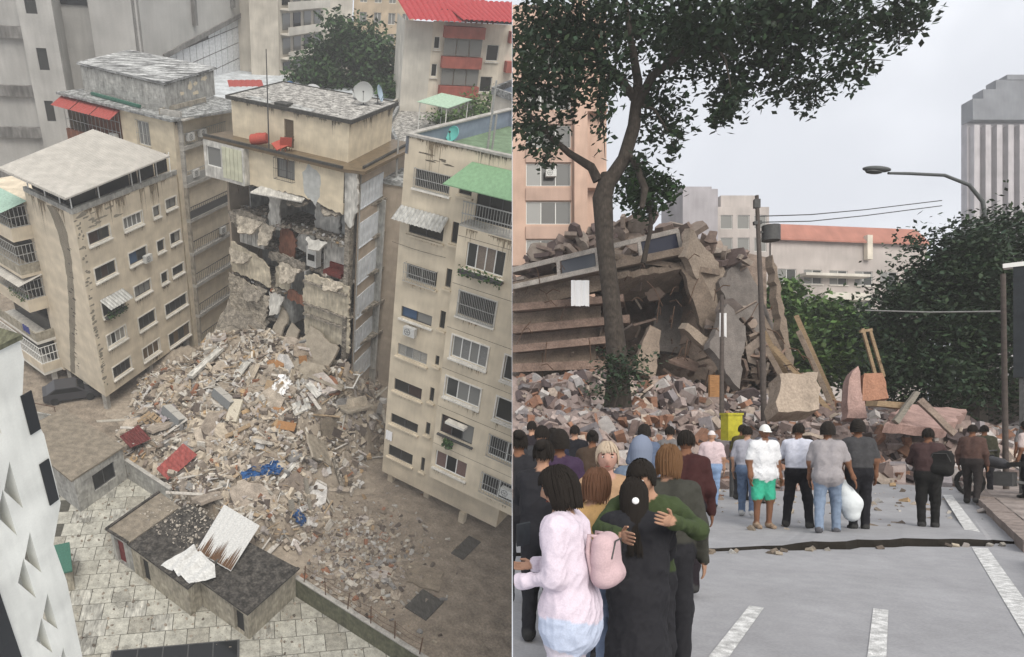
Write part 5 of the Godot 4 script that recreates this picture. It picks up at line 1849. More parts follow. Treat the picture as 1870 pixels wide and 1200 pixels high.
func left_background() -> void:
	# grey concrete complex
	var o := thing("concrete_building", "tall grey concrete complex with slanting white window band", "building", Vector3(-20, 0, -88))
	var fz := Face.new(Vector3(-34, 0, -88), Vector3(-19.6, 0, -88))
	var hs := [[12.1, 18.3, 13.1, 20.4], [11.9, 13.2, 12.8, 15.3], [11.8, 23.5, 12.9, 25.2]]
	var w := Shape.new()
	w.wall(fz, 11.0, 0, 14.4, 34, hs, 0.17)
	w.block(fz, 11.0, 0, 14.4, 34, -6, -0.3)
	part(o, "pier_wall", w, M.far_concrete)
	for h in hs: window(o, fz, h, 1, {"frame": "iron", "sill": false})
	var pw := Shape.new()
	pw.block(fz, -4, 0, 11.0, 34, -6, -0.5)
	part(o, "panel_wall", pw, M.far_concrete)
	for y in [7.0, 11.4, 15.6, 21.2, 25.6]:
		var b := Shape.new()
		b.block(fz, -4, y, 10.98, y + 1.1, -0.5, 0.0)
		part(o, "band", b, M.far_concrete_dark)
	var c := Shape.new()
	c.quad(Vector3(-20, 0, -92), Vector3(-20, 34, -92), Vector3(-11.3, 34, -92), Vector3(-11.3, 0, -92))
	part(o, "recessed_wall", c, M.far_concrete)
	for k in 3:
		var b := Shape.new()
		b.box(Transform3D(Basis(), Vector3(-18.2 + k * 3.1, 25.0, -91.9)), Vector3(2.7, 1.6, 0.1))
		part(o, "window", b, M.black_glass)
	var fd := Face.new(Vector3(-11.05, 0, -86), Vector3(-10.55, 0, -86.866))
	var up := Shape.new()
	up.plate(PackedVector2Array([Vector2(0, 0), Vector2(0, 36), Vector2(40, 36), Vector2(40, 27.4), Vector2(3.4, 20.2), Vector2(3.0, 0)]), fd.frame(0, 0, 0.3), 0.3)
	up.quad(fd.p(0, 0, 0.3), fd.p(0, 36, 0.3), fd.p(0, 36, -6), fd.p(0, 0, -6))
	part(o, "upper_wall", up, M.far_concrete)
	var lip := Shape.new()
	lip.bar(fd.p(3.2, 20.0, 0.35), fd.p(40, 27.2, 0.35), 0.25, 0.5)
	part(o, "sill_beam", lip, M.far_concrete_dark)
	for x in [9.2, 17.5]:
		var rib := Shape.new()
		rib.block(fd, x, 21.0 + x * 0.18, x + 0.5, 36, 0.3, 0.75)
		part(o, "rib", rib, M.far_concrete_dark)
	for i in 17:
		for j in 4:
			var s0 := 3.4 + i * 1.35
			var y0 := 14.2 + s0 * 0.13 + j * 1.75
			if y0 > 19.4 + (s0 - 3.4) * 0.19: continue
			var p := Shape.new()
			p.plate(PackedVector2Array([Vector2(s0, y0), Vector2(s0 + 1.25, y0 + 0.17), Vector2(s0 + 1.25, y0 + 1.82), Vector2(s0, y0 + 1.65)]), fd.frame(0, 0, -0.02), 0.06)
			part(o, "pane", p, M.pane_white)
	var bk := Shape.new()
	bk.block(fd, 0, 0, 40, 30, -0.6, -0.2)
	part(o, "frame", bk, M.far_concrete_dark)
	# beige slab block and the balconied flats beside it
	var b1 := thing("apartment_building", "plain beige gable wall between concrete complex and balconied flats", "building", Vector3(2, 0, -100))
	var s1 := Shape.new()
	s1.block(Face.new(Vector3(0.2, 0, -100), Vector3(3.6, 0, -100)), 0, 0, 3.45, 33, -8, 0)
	part(b1, "wall", s1, M.far_beige)
	var b2 := thing("apartment_building", "flats with rows of pale balconies behind the ruined tower's mast", "building", Vector3(6, 0, -104))
	var fb := Face.new(Vector3(3.7, 0, -100.2), Vector3(4.2, 0, -101.066))
	var s2 := Shape.new()
	s2.block(fb, 0, 0, 13, 33, -8, 0)
	part(b2, "wall", s2, M.far_beige)
	for k in 9:
		var y := 8.0 + k * 2.7
		var sl := Shape.new()
		sl.block(fb, 0.4, y, 12.6, y + 0.15, 0.0, 1.2)
		sl.block(fb, 0.4, y + 0.15, 12.6, y + 0.9, 1.1, 1.2)
		part(b2, "balcony", sl, M.far_white)
		for i in 4:
			var wn := Shape.new()
			wn.block(fb, 0.9 + i * 3.0, y + 0.5, 2.9 + i * 3.0, y + 2.3, 0.01, 0.08)
			part(b2, "window", wn, M.glass_grey if (i + k) % 3 else M.black_glass)
	var b3 := thing("apartment_building", "pale tall block rising behind the dark trees", "building", Vector3(14, 0, -125))
	var f3 := Face.new(Vector3(11.5, 0, -125), Vector3(16.4, 0, -125))
	var s3 := Shape.new()
	s3.block(f3, 0, 0, 4.4, 34, -8, 0)
	part(b3, "wall", s3, M.far_white)
	var b4 := thing("apartment_building", "tan flats with small windows behind the dark trees", "building", Vector3(20, 0, -127))
	var f4 := Face.new(Vector3(16.2, 0, -126), Vector3(26, 0, -128))
	var h4 := []
	for k in 6:
		for i in 4: h4.append([1.0 + i * 2.4, 12.5 + k * 2.9, 2.2 + i * 2.4, 14.1 + k * 2.9])
	var s4 := Shape.new()
	s4.wall(f4, 0, 0, 10.2, 34, h4, 0.2)
	part(b4, "wall", s4, M.far_tan)
	for h in h4: window(b4, f4, h, 2, {"glass": ["glass_grey"], "sill": false})
	# red roofed flats
	var b5 := thing("apartment_building", "cream flats with red corrugated roof and red balcony boxes", "building", Vector3(22, 0, -80))
	var f5 := Face.new(Vector3(18.4, 0, -80), Vector3(34, 0, -80))
	var h5 := [[-0.0 + 5.9, 22.0, 7.2, 23.5], [5.6, 19.0, 6.9, 20.5], [-1.35 + 1.6, 22.9, 0.85, 24.0], [0.2, 20.3, 0.8, 21.5]]
	var s5 := Shape.new()
	s5.wall(f5, 0, 0, 15, 25.4, h5, 0.2)
	part(b5, "front_wall", s5, M.far_cream, "", true)
	for h in h5: window(b5, f5, h, 1, {"sill": true})
	var g5 := Shape.new()
	g5.quad(Vector3(15.6, 0, -80.5), Vector3(15.6, 25.3, -80.5), Vector3(18.4, 25.3, -80), Vector3(18.4, 0, -80))
	g5.quad(Vector3(15.6, 0, -80.5), Vector3(15.6, 25.3, -80.5), Vector3(16.5, 25.3, -90), Vector3(16.5, 0, -90))
	part(b5, "gable_wall", g5, M.far_white)
	for k in 3:
		var y := 24.0 - k * 2.75
		var bb := Shape.new()
		bb.block(f5, 1.1, y, 5.3, y + 1.05, 0.0, 0.9)
		part(b5, "balcony", bb, M.far_red, "", true)
		var gl := Shape.new()
		for i in 3: gl.block(f5, 1.2 + i * 1.36, y - 1.6, 2.45 + i * 1.36, y - 0.02, 0.5, 0.54)
		part(b5, "balcony_glazing", gl, M.glass_grey, "", true)
		var b6 := Shape.new()
		b6.block(f5, 8.0, y - 0.2, 12.0, y + 0.85, 0.0, 0.9)
		part(b5, "balcony", b6, M.far_red, "", true)
	for k in 2:
		var r0 := 15.2 + k * 4.5
		var rr := corrugated(Vector3(r0, 27.0, -84), Vector3(r0 + 9.5, 27.2, -84), Vector3(r0 + 9.3, 25.5 + k * 0.25, -77.8 + k * 0.6), Vector3(r0 + 0.3 + k * 0.8, 25.5 + k * 0.25, -77.8 + k * 0.6), 16, 0.12)
		part(b5, "roof", rr, M.roof_red, "", true)
	var at5 := Shape.new()
	at5.block(f5, 0.5, 25.35, 12, 26.4, -4, -1.0)
	part(b5, "attic", at5, M.black_glass, "", true)
	# low roofs in between
	var low := [
		["low_building", "low building with pale blue-grey flat roof behind the tower", [Vector3(-4.6, 0, -108), Vector3(2.2, 0, -103), Vector3(16, 0, -90), Vector3(17.2, 0, -86.6), Vector3(12, 0, -75), Vector3(-4.5, 0, -76)], 17.0, "roof_pale"],
		["low_building", "low building with mottled grey roof beside the slim tower", [Vector3(12.2, 0, -61), Vector3(13, 0, -72), Vector3(16.6, 0, -84.5), Vector3(27, 0, -82), Vector3(24, 0, -58)], 16.8, "roof_moss"],
		["low_building", "small building with blue-grey roof beyond the green deck", [Vector3(19, 0, -59.5), Vector3(22.7, 0, -65), Vector3(27, 0, -62), Vector3(21, 0, -52)], 22.0, "parapet_blue"]]
	for q in low:
		var b := thing(q[0], q[1], "building", q[2][0])
		var wl := Shape.new()
		_walls(wl, q[2], 0, q[3], true)
		part(b, "wall", wl, M.far_white, "", true)
		var rf := Shape.new()
		_lid(rf, q[2], q[3])
		part(b, "roof", rf, M[q[4]], "", true)
		for i in q[2].size():
			var ed := Shape.new()
			var a: Vector3 = q[2][i]
			var e: Vector3 = q[2][(i + 1) % q[2].size()]
			ed.bar(a + Vector3(0, q[3] + 0.2, 0), e + Vector3(0, q[3] + 0.2, 0), 0.3, 0.5)
			part(b, "parapet", ed, M.far_white if q[4] == "roof_pale" else M.roof_grey, "", true)
	var gc := thing("canopy", "pale green sheet canopy on thin posts over the grey roof", "canopy", Vector3(17, 16.8, -71))
	var gs := Shape.new()
	gs.hexa([Vector3(15.3, 19.4, -70.5), Vector3(18.6, 19.6, -74.6), Vector3(20.9, 19.6, -71.5), Vector3(17.6, 19.4, -67.7), Vector3(15.3, 19.34, -70.5), Vector3(18.6, 19.54, -74.6), Vector3(20.9, 19.54, -71.5), Vector3(17.6, 19.34, -67.7)])
	part(gc, "sheet", gs, M.awning_green_pale)
	for p in [Vector3(15.6, 0, -70.5), Vector3(17.6, 0, -68.1), Vector3(18.6, 0, -74), Vector3(20.5, 0, -71.5)]:
		var ps := Shape.new()
		ps.bar(p + Vector3(0, 16.8, 0), p + Vector3(0, 19.36, 0), 0.08)
		part(gc, "post", ps, M.frame_white)
	satellite_dish(Vector3(6.2, 17.0, -79), Vector3(0.1, 0.3, 1), 1.0, "white round satellite dish on the pale roof behind the tower", M.dish_white)
	var tk := thing("water_tank", "blue plastic water tank on the pale roof", "water tank", Vector3(4.0, 17, -81))
	var ts := Shape.new()
	ts.tube([Vector3(4.0, 17, -81), Vector3(4.0, 18.6, -81), Vector3(4.0, 19.0, -81), Vector3(4.0, 19.15, -81)], [0.7, 0.75, 0.5, 0.25], 12)
	part(tk, "drum", ts, M.tarp_blue)
	var rt := solo("awning", "small faded red awning at the edge of the pale roof", "awning", corrugated(Vector3(-2.4, 18.6, -84), Vector3(1.2, 18.6, -85), Vector3(1.4, 18.2, -83.4), Vector3(-2.2, 18.2, -82.4), 6, 0.05), M.awning_red, Vector3(-1, 18, -84))
	# trees
	tree("tree", "dense dark green tree in front of the tan flats", Vector3(12.5, 8, -95), 14, [[Vector3(-4.5, 10, 0), Vector3(3.2, 3, 3)], [Vector3(-0.5, 13, 0), Vector3(3.8, 3.4, 3)], [Vector3(3.5, 11.5, 0), Vector3(3.6, 3.4, 3)], [Vector3(0, 8.5, 2), Vector3(5.5, 2.6, 3)]], 14000, 0.34, M.leaf_dark)
	tree("tree", "lighter tree in the haze below the cream flats", Vector3(18.5, 8, -88), 11, [[Vector3(-2, 8, 0), Vector3(3, 2.4, 2.5)], [Vector3(2, 8.6, 0), Vector3(2.6, 2.2, 2.5)]], 6000, 0.3, M.leaf_mid)
	tree("tree", "bushy light green tree at the foot of the red-roofed flats", Vector3(21.5, 8, -76), 11, [[Vector3(-2, 8.4, 0), Vector3(2.4, 1.7, 2)], [Vector3(2, 9.4, 0), Vector3(3, 1.9, 2)]], 5000, 0.22, M.leaf_light, true, "", true)


func build_left() -> void:
	left_ground()
	yard_dirt()
	cream_block()
	balcony_wing()
	upper_block()
	ruined_tower()
	slim_tower()
	right_block()
	shed_small()
	shed_long()
	roof_sheets()
	courtyard_walls()
	lattice_building()
	left_background()
	rubble_heap()
	heap_finds()
	parked_car(Vector3(-14.9, 0, -51.2), 0.25, "dark dusty car parked under the cream block's stilts", M.car_dark)
	dust_cloud(Vector3(9.5, 1.2, -32.0), Vector3(17, 5.0, 15), 0.028, Color(0.62, 0.52, 0.43))
	dust_cloud(Vector3(8.2, 3.0, -42.5), Vector3(5, 11, 9), 0.03, Color(0.66, 0.57, 0.48))


func dust_cloud(at: Vector3, size: Vector3, dense: float, c: Color) -> void:
	var f := FogVolume.new()
	f.name = numbered("dust_cloud")
	f.shape = RenderingServer.FOG_VOLUME_SHAPE_ELLIPSOID
	f.size = size
	var m := FogMaterial.new()
	m.density = dense
	m.albedo = c.linear_to_srgb()
	f.material = m
	add_child(f)
	f.transform = hill * Transform3D(Basis(), at)
	f.set_meta("kind", "stuff")


# ---------------------------------------------------------------- people

func figure_surface(s: Shape, bones: Array, cell: float, blend: float) -> void:
	# bones: [a, b, radius at a, radius at b, colour]; their tapered capsules run together smoothly and are meshed as surface nets
	var lo := Vector3(1e9, 1e9, 1e9)
	var hi := -lo
	for b in bones:
		var r := maxf(b[2], b[3]) + cell * 3.0
		lo = lo.min((b[0] as Vector3).min(b[1]) - Vector3.ONE * r)
		hi = hi.max((b[0] as Vector3).max(b[1]) + Vector3.ONE * r)
	var nx := int((hi.x - lo.x) / cell) + 2
	var ny := int((hi.y - lo.y) / cell) + 2
	var nz := int((hi.z - lo.z) / cell) + 2
	var field := PackedFloat32Array()
	field.resize(nx * ny * nz)
	field.fill(1.0)
	var near := PackedFloat32Array()
	near.resize(nx * ny * nz)
	near.fill(9.0)
	var who := PackedInt32Array()
	who.resize(nx * ny * nz)
	for k in bones.size():
		var a: Vector3 = bones[k][0]
		var b: Vector3 = bones[k][1]
		var ra: float = bones[k][2]
		var rb: float = bones[k][3]
		var ab := b - a
		var ll := maxf(ab.length_squared(), 1e-8)
		var m := maxf(ra, rb) + maxf(cell * 2.0, blend)
		var i0 := (a.min(b) - Vector3.ONE * m - lo) / cell
		var i1 := (a.max(b) + Vector3.ONE * m - lo) / cell
		for z in range(maxi(0, int(i0.z)), mini(nz, int(i1.z) + 2)):
			for y in range(maxi(0, int(i0.y)), mini(ny, int(i1.y) + 2)):
				var row := (z * ny + y) * nx
				for x in range(maxi(0, int(i0.x)), mini(nx, int(i1.x) + 2)):
					var p := Vector3(lo.x + x * cell, lo.y + y * cell, lo.z + z * cell) - a
					var t := clampf(p.dot(ab) / ll, 0.0, 1.0)
					var d := (p - ab * t).length() - (ra + (rb - ra) * t)
					var at := row + x
					if d < near[at]:
						near[at] = d
						who[at] = k
					var e := field[at]
					var h := maxf(blend - absf(e - d), 0.0) / blend
					field[at] = minf(e, d) - h * h * blend * 0.25
	var index := {}
	var vs := PackedVector3Array()
	var vc := PackedColorArray()
	var off := [0, 1, nx, nx + 1, nx * ny, nx * ny + 1, nx * ny + nx, nx * ny + nx + 1]
	var edges := [[0, 1], [2, 3], [4, 5], [6, 7], [0, 2], [1, 3], [4, 6], [5, 7], [0, 4], [1, 5], [2, 6], [3, 7]]
	for z in nz - 1:
		for y in ny - 1:
			var row := (z * ny + y) * nx
			for x in nx - 1:
				var at := row + x
				var f0 := field[at]
				if f0 > cell * 2.2 or f0 < -cell * 2.2: continue
				var neg := 0
				for q in 8:
					if field[at + off[q]] < 0.0: neg += 1
				if neg == 0 or neg == 8: continue
				var sum := Vector3.ZERO
				var cnt := 0
				for e in edges:
					var fa := field[at + off[e[0]]]
					var fb := field[at + off[e[1]]]
					if (fa < 0.0) != (fb < 0.0):
						var t := fa / (fa - fb)
						var pa := Vector3(e[0] & 1, (e[0] >> 1) & 1, e[0] >> 2)
						var pb := Vector3(e[1] & 1, (e[1] >> 1) & 1, e[1] >> 2)
						sum += pa.lerp(pb, t)
						cnt += 1
				index[at] = vs.size()
				vs.append(lo + (Vector3(x, y, z) + sum / cnt) * cell)
				vc.append(bones[who[at]][4])
	var steps := [1, nx, nx * ny]
	var faces := PackedInt32Array()
	for at in index:
		for ax in 3:
			var u: int = steps[(ax + 1) % 3]
			var w: int = steps[(ax + 2) % 3]
			var fa := field[at]
			var fb := field[at + steps[ax]]
			if (fa < 0.0) == (fb < 0.0): continue
			if not (index.has(at - u) and index.has(at - w) and index.has(at - u - w)): continue
			var q := [index[at], index[at - u], index[at - u - w], index[at - w]]
			if fa >= 0.0: q.reverse()
			faces.append_array(PackedInt32Array([q[0], q[2], q[1], q[0], q[3], q[2]]))
	var nn := PackedVector3Array()
	nn.resize(vs.size())
	for i in range(0, faces.size(), 3):
		var m := (vs[faces[i + 2]] - vs[faces[i]]).cross(vs[faces[i + 1]] - vs[faces[i]])
		for k in 3: nn[faces[i + k]] += m
	for i in faces.size():
		s.v.append(vs[faces[i]])
		s.n.append(nn[faces[i]].normalized())
		s.c.append(vc[faces[i]])


func folds(s: Shape, skin: Color, deep: float, seed_: int) -> void:   # creases in the clothes
	var f := FastNoiseLite.new()
	f.seed = seed_ % 10000
	f.frequency = 1.0
	f.fractal_octaves = 2
	f.fractal_type = FastNoiseLite.FRACTAL_RIDGED
	var e := 0.006
	for i in s.v.size():
		if s.c[i].is_equal_approx(skin): continue
		var q := s.v[i]
		var a := Vector3(q.x * 7.0 + q.y * 2.5, q.y * 4.5, q.z * 7.0 + q.y * 1.5)
		var n0 := f.get_noise_3dv(a)
		var g := Vector3(f.get_noise_3d(a.x + 7.0 * e, a.y, a.z) - n0, f.get_noise_3d(a.x + 2.5 * e, a.y + 4.5 * e, a.z + 1.5 * e) - n0, f.get_noise_3d(a.x, a.y, a.z + 7.0 * e) - n0) * (deep / e)
		var m := s.n[i]
		s.v[i] = q + m * (n0 * deep)
		s.n[i] = (m - (g - m * g.dot(m))).normalized()


func ball(s: Shape, c: Vector3, r: Vector3, b := Basis(), seg := 10) -> void:
	var rows := seg / 2 + 1
	var p := []
	for j in rows + 1:
		var ring := []
		for i in seg:
			var a := PI * j / rows
			var e := TAU * i / seg
			ring.append(Vector3(sin(a) * cos(e), cos(a), sin(a) * sin(e)))
		p.append(ring)
	for j in rows:
		for i in seg:
			var k := (i + 1) % seg
			var q := [p[j][i], p[j + 1][i], p[j + 1][k], p[j][k]]
			var w := []
			var m := []
			for v in q:
				w.append(c + b * (v * r))
				m.append((b * (v / r)).normalized())
			if b.determinant() > 0.0:
				s.tri_smooth(w[0], w[1], w[2], m[0], m[1], m[2])
				s.tri_smooth(w[0], w[2], w[3], m[0], m[2], m[3])
			else:
				s.tri_smooth(w[0], w[2], w[1], m[0], m[2], m[1])
				s.tri_smooth(w[0], w[3], w[2], m[0], m[3], m[2])


func hand(s: Shape, wrist: Vector3, along: Vector3, out: Vector3, k: float, curl: float, skin: Color, thumb := 1.0) -> void:
	# palm and five tapered fingers of different lengths, the thumb from the side of the palm
	s.col = skin
	along = along.normalized()
	out = (out - along * out.dot(along)).normalized()      # the way the palm faces
	var side := along.cross(out) * thumb
	var palm := wrist + along * 0.045 * k
	ball(s, palm, Vector3(0.04, 0.052, 0.017) * k, Basis(side, along, out), 10)
	for f in 4:
		var base := wrist + along * 0.085 * k + side * (0.029 - f * 0.0195) * k
		var l: float = [0.07, 0.078, 0.072, 0.056][f] * k
		var d1 := (along + out * curl * 0.5 + side * (0.08 - f * 0.05)).normalized()
		var d2 := (along + out * curl * 1.3).normalized()
		var d3 := (along + out * curl * 2.4).normalized()
		var p1 := base + d1 * l * 0.45
		var p2 := p1 + d2 * l * 0.32
		s.tube([base - along * 0.02 * k, base, p1, p2, p2 + d3 * l * 0.25], [0.0095 * k, 0.0095 * k, 0.0088 * k, 0.008 * k, 0.005 * k], 6)
	var tb := wrist + along * 0.03 * k + side * 0.034 * k
	var td := (along * 0.75 + side * 0.7 + out * curl * 0.4).normalized()
	s.tube([tb - side * 0.015 * k, tb, tb + td * 0.035 * k, tb + (td + along * 0.5).normalized() * 0.065 * k], [0.011 * k, 0.0115 * k, 0.0105 * k, 0.006 * k], 6)


func head(s: Shape, c: Vector3, b: Basis, k: float, skin: Color) -> void:   # b: x to the person's left, y up, z the way the face looks
	s.col = skin
	var seg := 20
	var rows := 16
	var p := []
	for j in rows + 1:
		var ring := []
		for i in seg:
			var a := PI * j / rows
			var e := TAU * i / seg
			var v := Vector3(sin(a) * sin(e), cos(a), sin(a) * cos(e))
			var q := v * Vector3(0.078, 0.118, 0.098)
			if q.y < 0.0:                                  # jaw and chin
				q.x *= 1.0 - 0.32 * pow(-q.y / 0.118, 1.4)
				q.z *= 1.0 - 0.12 * pow(-q.y / 0.118, 1.5) if q.z > 0 else 1.0 - 0.3 * (-q.y / 0.118)
			if q.z > 0.05:
				var mid := exp(-pow(q.x / 0.013, 2.0))
				q.z += 0.026 * mid * exp(-pow((q.y + 0.022) / 0.022, 2.0)) + 0.012 * mid * exp(-pow((q.y - 0.005) / 0.03, 2.0))   # nose
				q.z -= 0.009 * exp(-pow((absf(q.x) - 0.032) / 0.018, 2.0)) * exp(-pow((q.y - 0.012) / 0.014, 2.0))              # eye sockets
				q.z += 0.006 * exp(-pow((q.y - 0.036) / 0.012, 2.0))                                                        # brow
				q.z += 0.006 * exp(-pow(q.x / 0.028, 2.0)) * exp(-pow((q.y + 0.06) / 0.012, 2.0))                              # lips
			ring.append(q)
		p.append(ring)
	var nr := []
	for j in rows + 1:
		var r := []
		for i in seg:
			var du: Vector3 = p[j][(i + 1) % seg] - p[j][(i + seg - 1) % seg]
			var dv: Vector3 = p[mini(j + 1, rows)][i] - p[maxi(j - 1, 0)][i]
			var m := dv.cross(du)
			if m.length() < 1e-9: m = p[j][i]
			m = m.normalized()
			if m.dot(p[j][i]) < 0: m = -m
			r.append(m)
		nr.append(r)
	for j in rows:
		for i in seg:
			var w := (i + 1) % seg
			var q := [c + b * (p[j][i] * k), c + b * (p[j + 1][i] * k), c + b * (p[j + 1][w] * k), c + b * (p[j][w] * k)]
			var m := [b * nr[j][i], b * nr[j + 1][i], b * nr[j + 1][w], b * nr[j][w]]
			s.tri_smooth(q[0], q[2], q[1], m[0], m[2], m[1])
			s.tri_smooth(q[0], q[3], q[2], m[0], m[3], m[2])
	for x in [-1, 1]:
		ball(s, c + b * (Vector3(x * 0.079, -0.005, -0.008) * k), Vector3(0.01, 0.03, 0.018) * k, b, 8)
	s.col = Color(0.6, 0.58, 0.55)
	for x in [-1, 1]: ball(s, c + b * (Vector3(x * 0.031, 0.012, 0.083) * k), Vector3(0.013, 0.007, 0.006) * k, b, 8)
	s.col = Color(0.02, 0.015, 0.01)
	for x in [-1, 1]:
		ball(s, c + b * (Vector3(x * 0.031, 0.012, 0.087) * k), Vector3(0.005, 0.006, 0.004) * k, b, 6)
		ball(s, c + b * (Vector3(x * 0.031, 0.033, 0.088) * k), Vector3(0.017, 0.004, 0.006) * k, b, 6)
	s.col = Color(0.28, 0.1, 0.085)
	ball(s, c + b * (Vector3(0, -0.06, 0.09) * k), Vector3(0.023, 0.006, 0.007) * k, b, 8)


func hair_shape(c: Vector3, b: Basis, k: float, style: String, strands := 60) -> Shape:
	var s := Shape.new()
	var noise := FastNoiseLite.new()
	noise.seed = 3
	noise.frequency = 14.0
	var seg := 26
	var rows := 14
	var low: float = {"short": -0.25, "long": -1.0, "bob": -0.75, "bun": -0.35, "cap": 0.12, "afro": -0.4, "hood": -1.0}.get(style, -0.25)
	var puff: float = {"short": 1.07, "long": 1.13, "bob": 1.2, "bun": 1.08, "cap": 1.09, "afro": 1.38, "hood": 1.2}.get(style, 1.08)
	var p := []
	for j in rows + 1:
		var ring := []
		for i in seg:
			var e := TAU * i / seg
			var front := cos(e)
			var bottom := lerpf(low, 0.42 if style != "hood" else -0.3, smoothstep(0.1, 0.75, front)) if style != "cap" else 0.15
			var y := lerpf(1.0, bottom, j / float(rows))
			var v := Vector3(sin(e), 0, cos(e)) * sqrt(maxf(0.0, 1.0 - y * y))
			if y < -0.1: v = Vector3(sin(e), 0, cos(e)) * (1.0 - 0.12 * absf(y))
			v.y = y
			var q := v * Vector3(0.078, 0.118, 0.098) * puff
			if style in ["short", "long", "bob", "bun", "afro"]:
				q *= 1.0 + 0.05 * noise.get_noise_3d(q.x * 6, q.y * 3, q.z * 6)
			if style in ["long"] and y < -0.4: q.y = -0.047 - (-0.4 - y) * 0.5
			ring.append(c + b * (q * k))
		p.append(ring)
	for j in rows:
		for i in seg:
			var w := (i + 1) % seg
			s.quad(p[j][i], p[j][w], p[j + 1][w], p[j + 1][i])
	if style in ["short", "long", "bob", "bun"]:   # loose strands over the cap of hair
		for i in strands:
			var e := rng.randf() * TAU
			var bottom := lerpf(low - 0.12, 0.36, smoothstep(0.1, 0.75, cos(e)))
			var top_ := rng.randf_range(0.55, 0.98)
			var line := []
			var sway := rng.randf_range(-0.12, 0.12)
			for q in 5:
				var y := lerpf(top_, bottom + rng.randf_range(-0.1, 0.06), q / 4.0)
				var ee := e + sway * q / 4.0
				var v := Vector3(sin(ee), 0, cos(ee)) * (sqrt(maxf(0.0, 1.0 - y * y)) if y > -0.1 else 1.0 - 0.12 * absf(y))
				v.y = y
				var g := v * Vector3(0.078, 0.118, 0.098) * puff * rng.randf_range(1.0, 1.05)
				if style == "long" and y < -0.4: g.y = -0.047 - (-0.4 - y) * 0.5
				line.append(c + b * (g * k))
			s.tube(line, [0.004 * k, 0.0065 * k, 0.007 * k, 0.006 * k, 0.002 * k], 4, false)
	if style == "bun": ball(s, c + b * (Vector3(0, 0.07, -0.11) * k), Vector3(0.05, 0.05, 0.05) * k)
	if style == "cap":
		for i in 8:   # peak
			var a0 := -0.9 + i * 0.225
			var a1 := a0 + 0.225
			var r0 := 0.1
			s.quad(c + b * (Vector3(sin(a0) * 0.085, 0.02, cos(a0) * r0) * k), c + b * (Vector3(sin(a1) * 0.085, 0.02, cos(a1) * r0) * k), c + b * (Vector3(sin(a1) * 0.09, 0.008, cos(a1) * 0.165) * k), c + b * (Vector3(sin(a0) * 0.09, 0.008, cos(a0) * 0.165) * k))
	return s


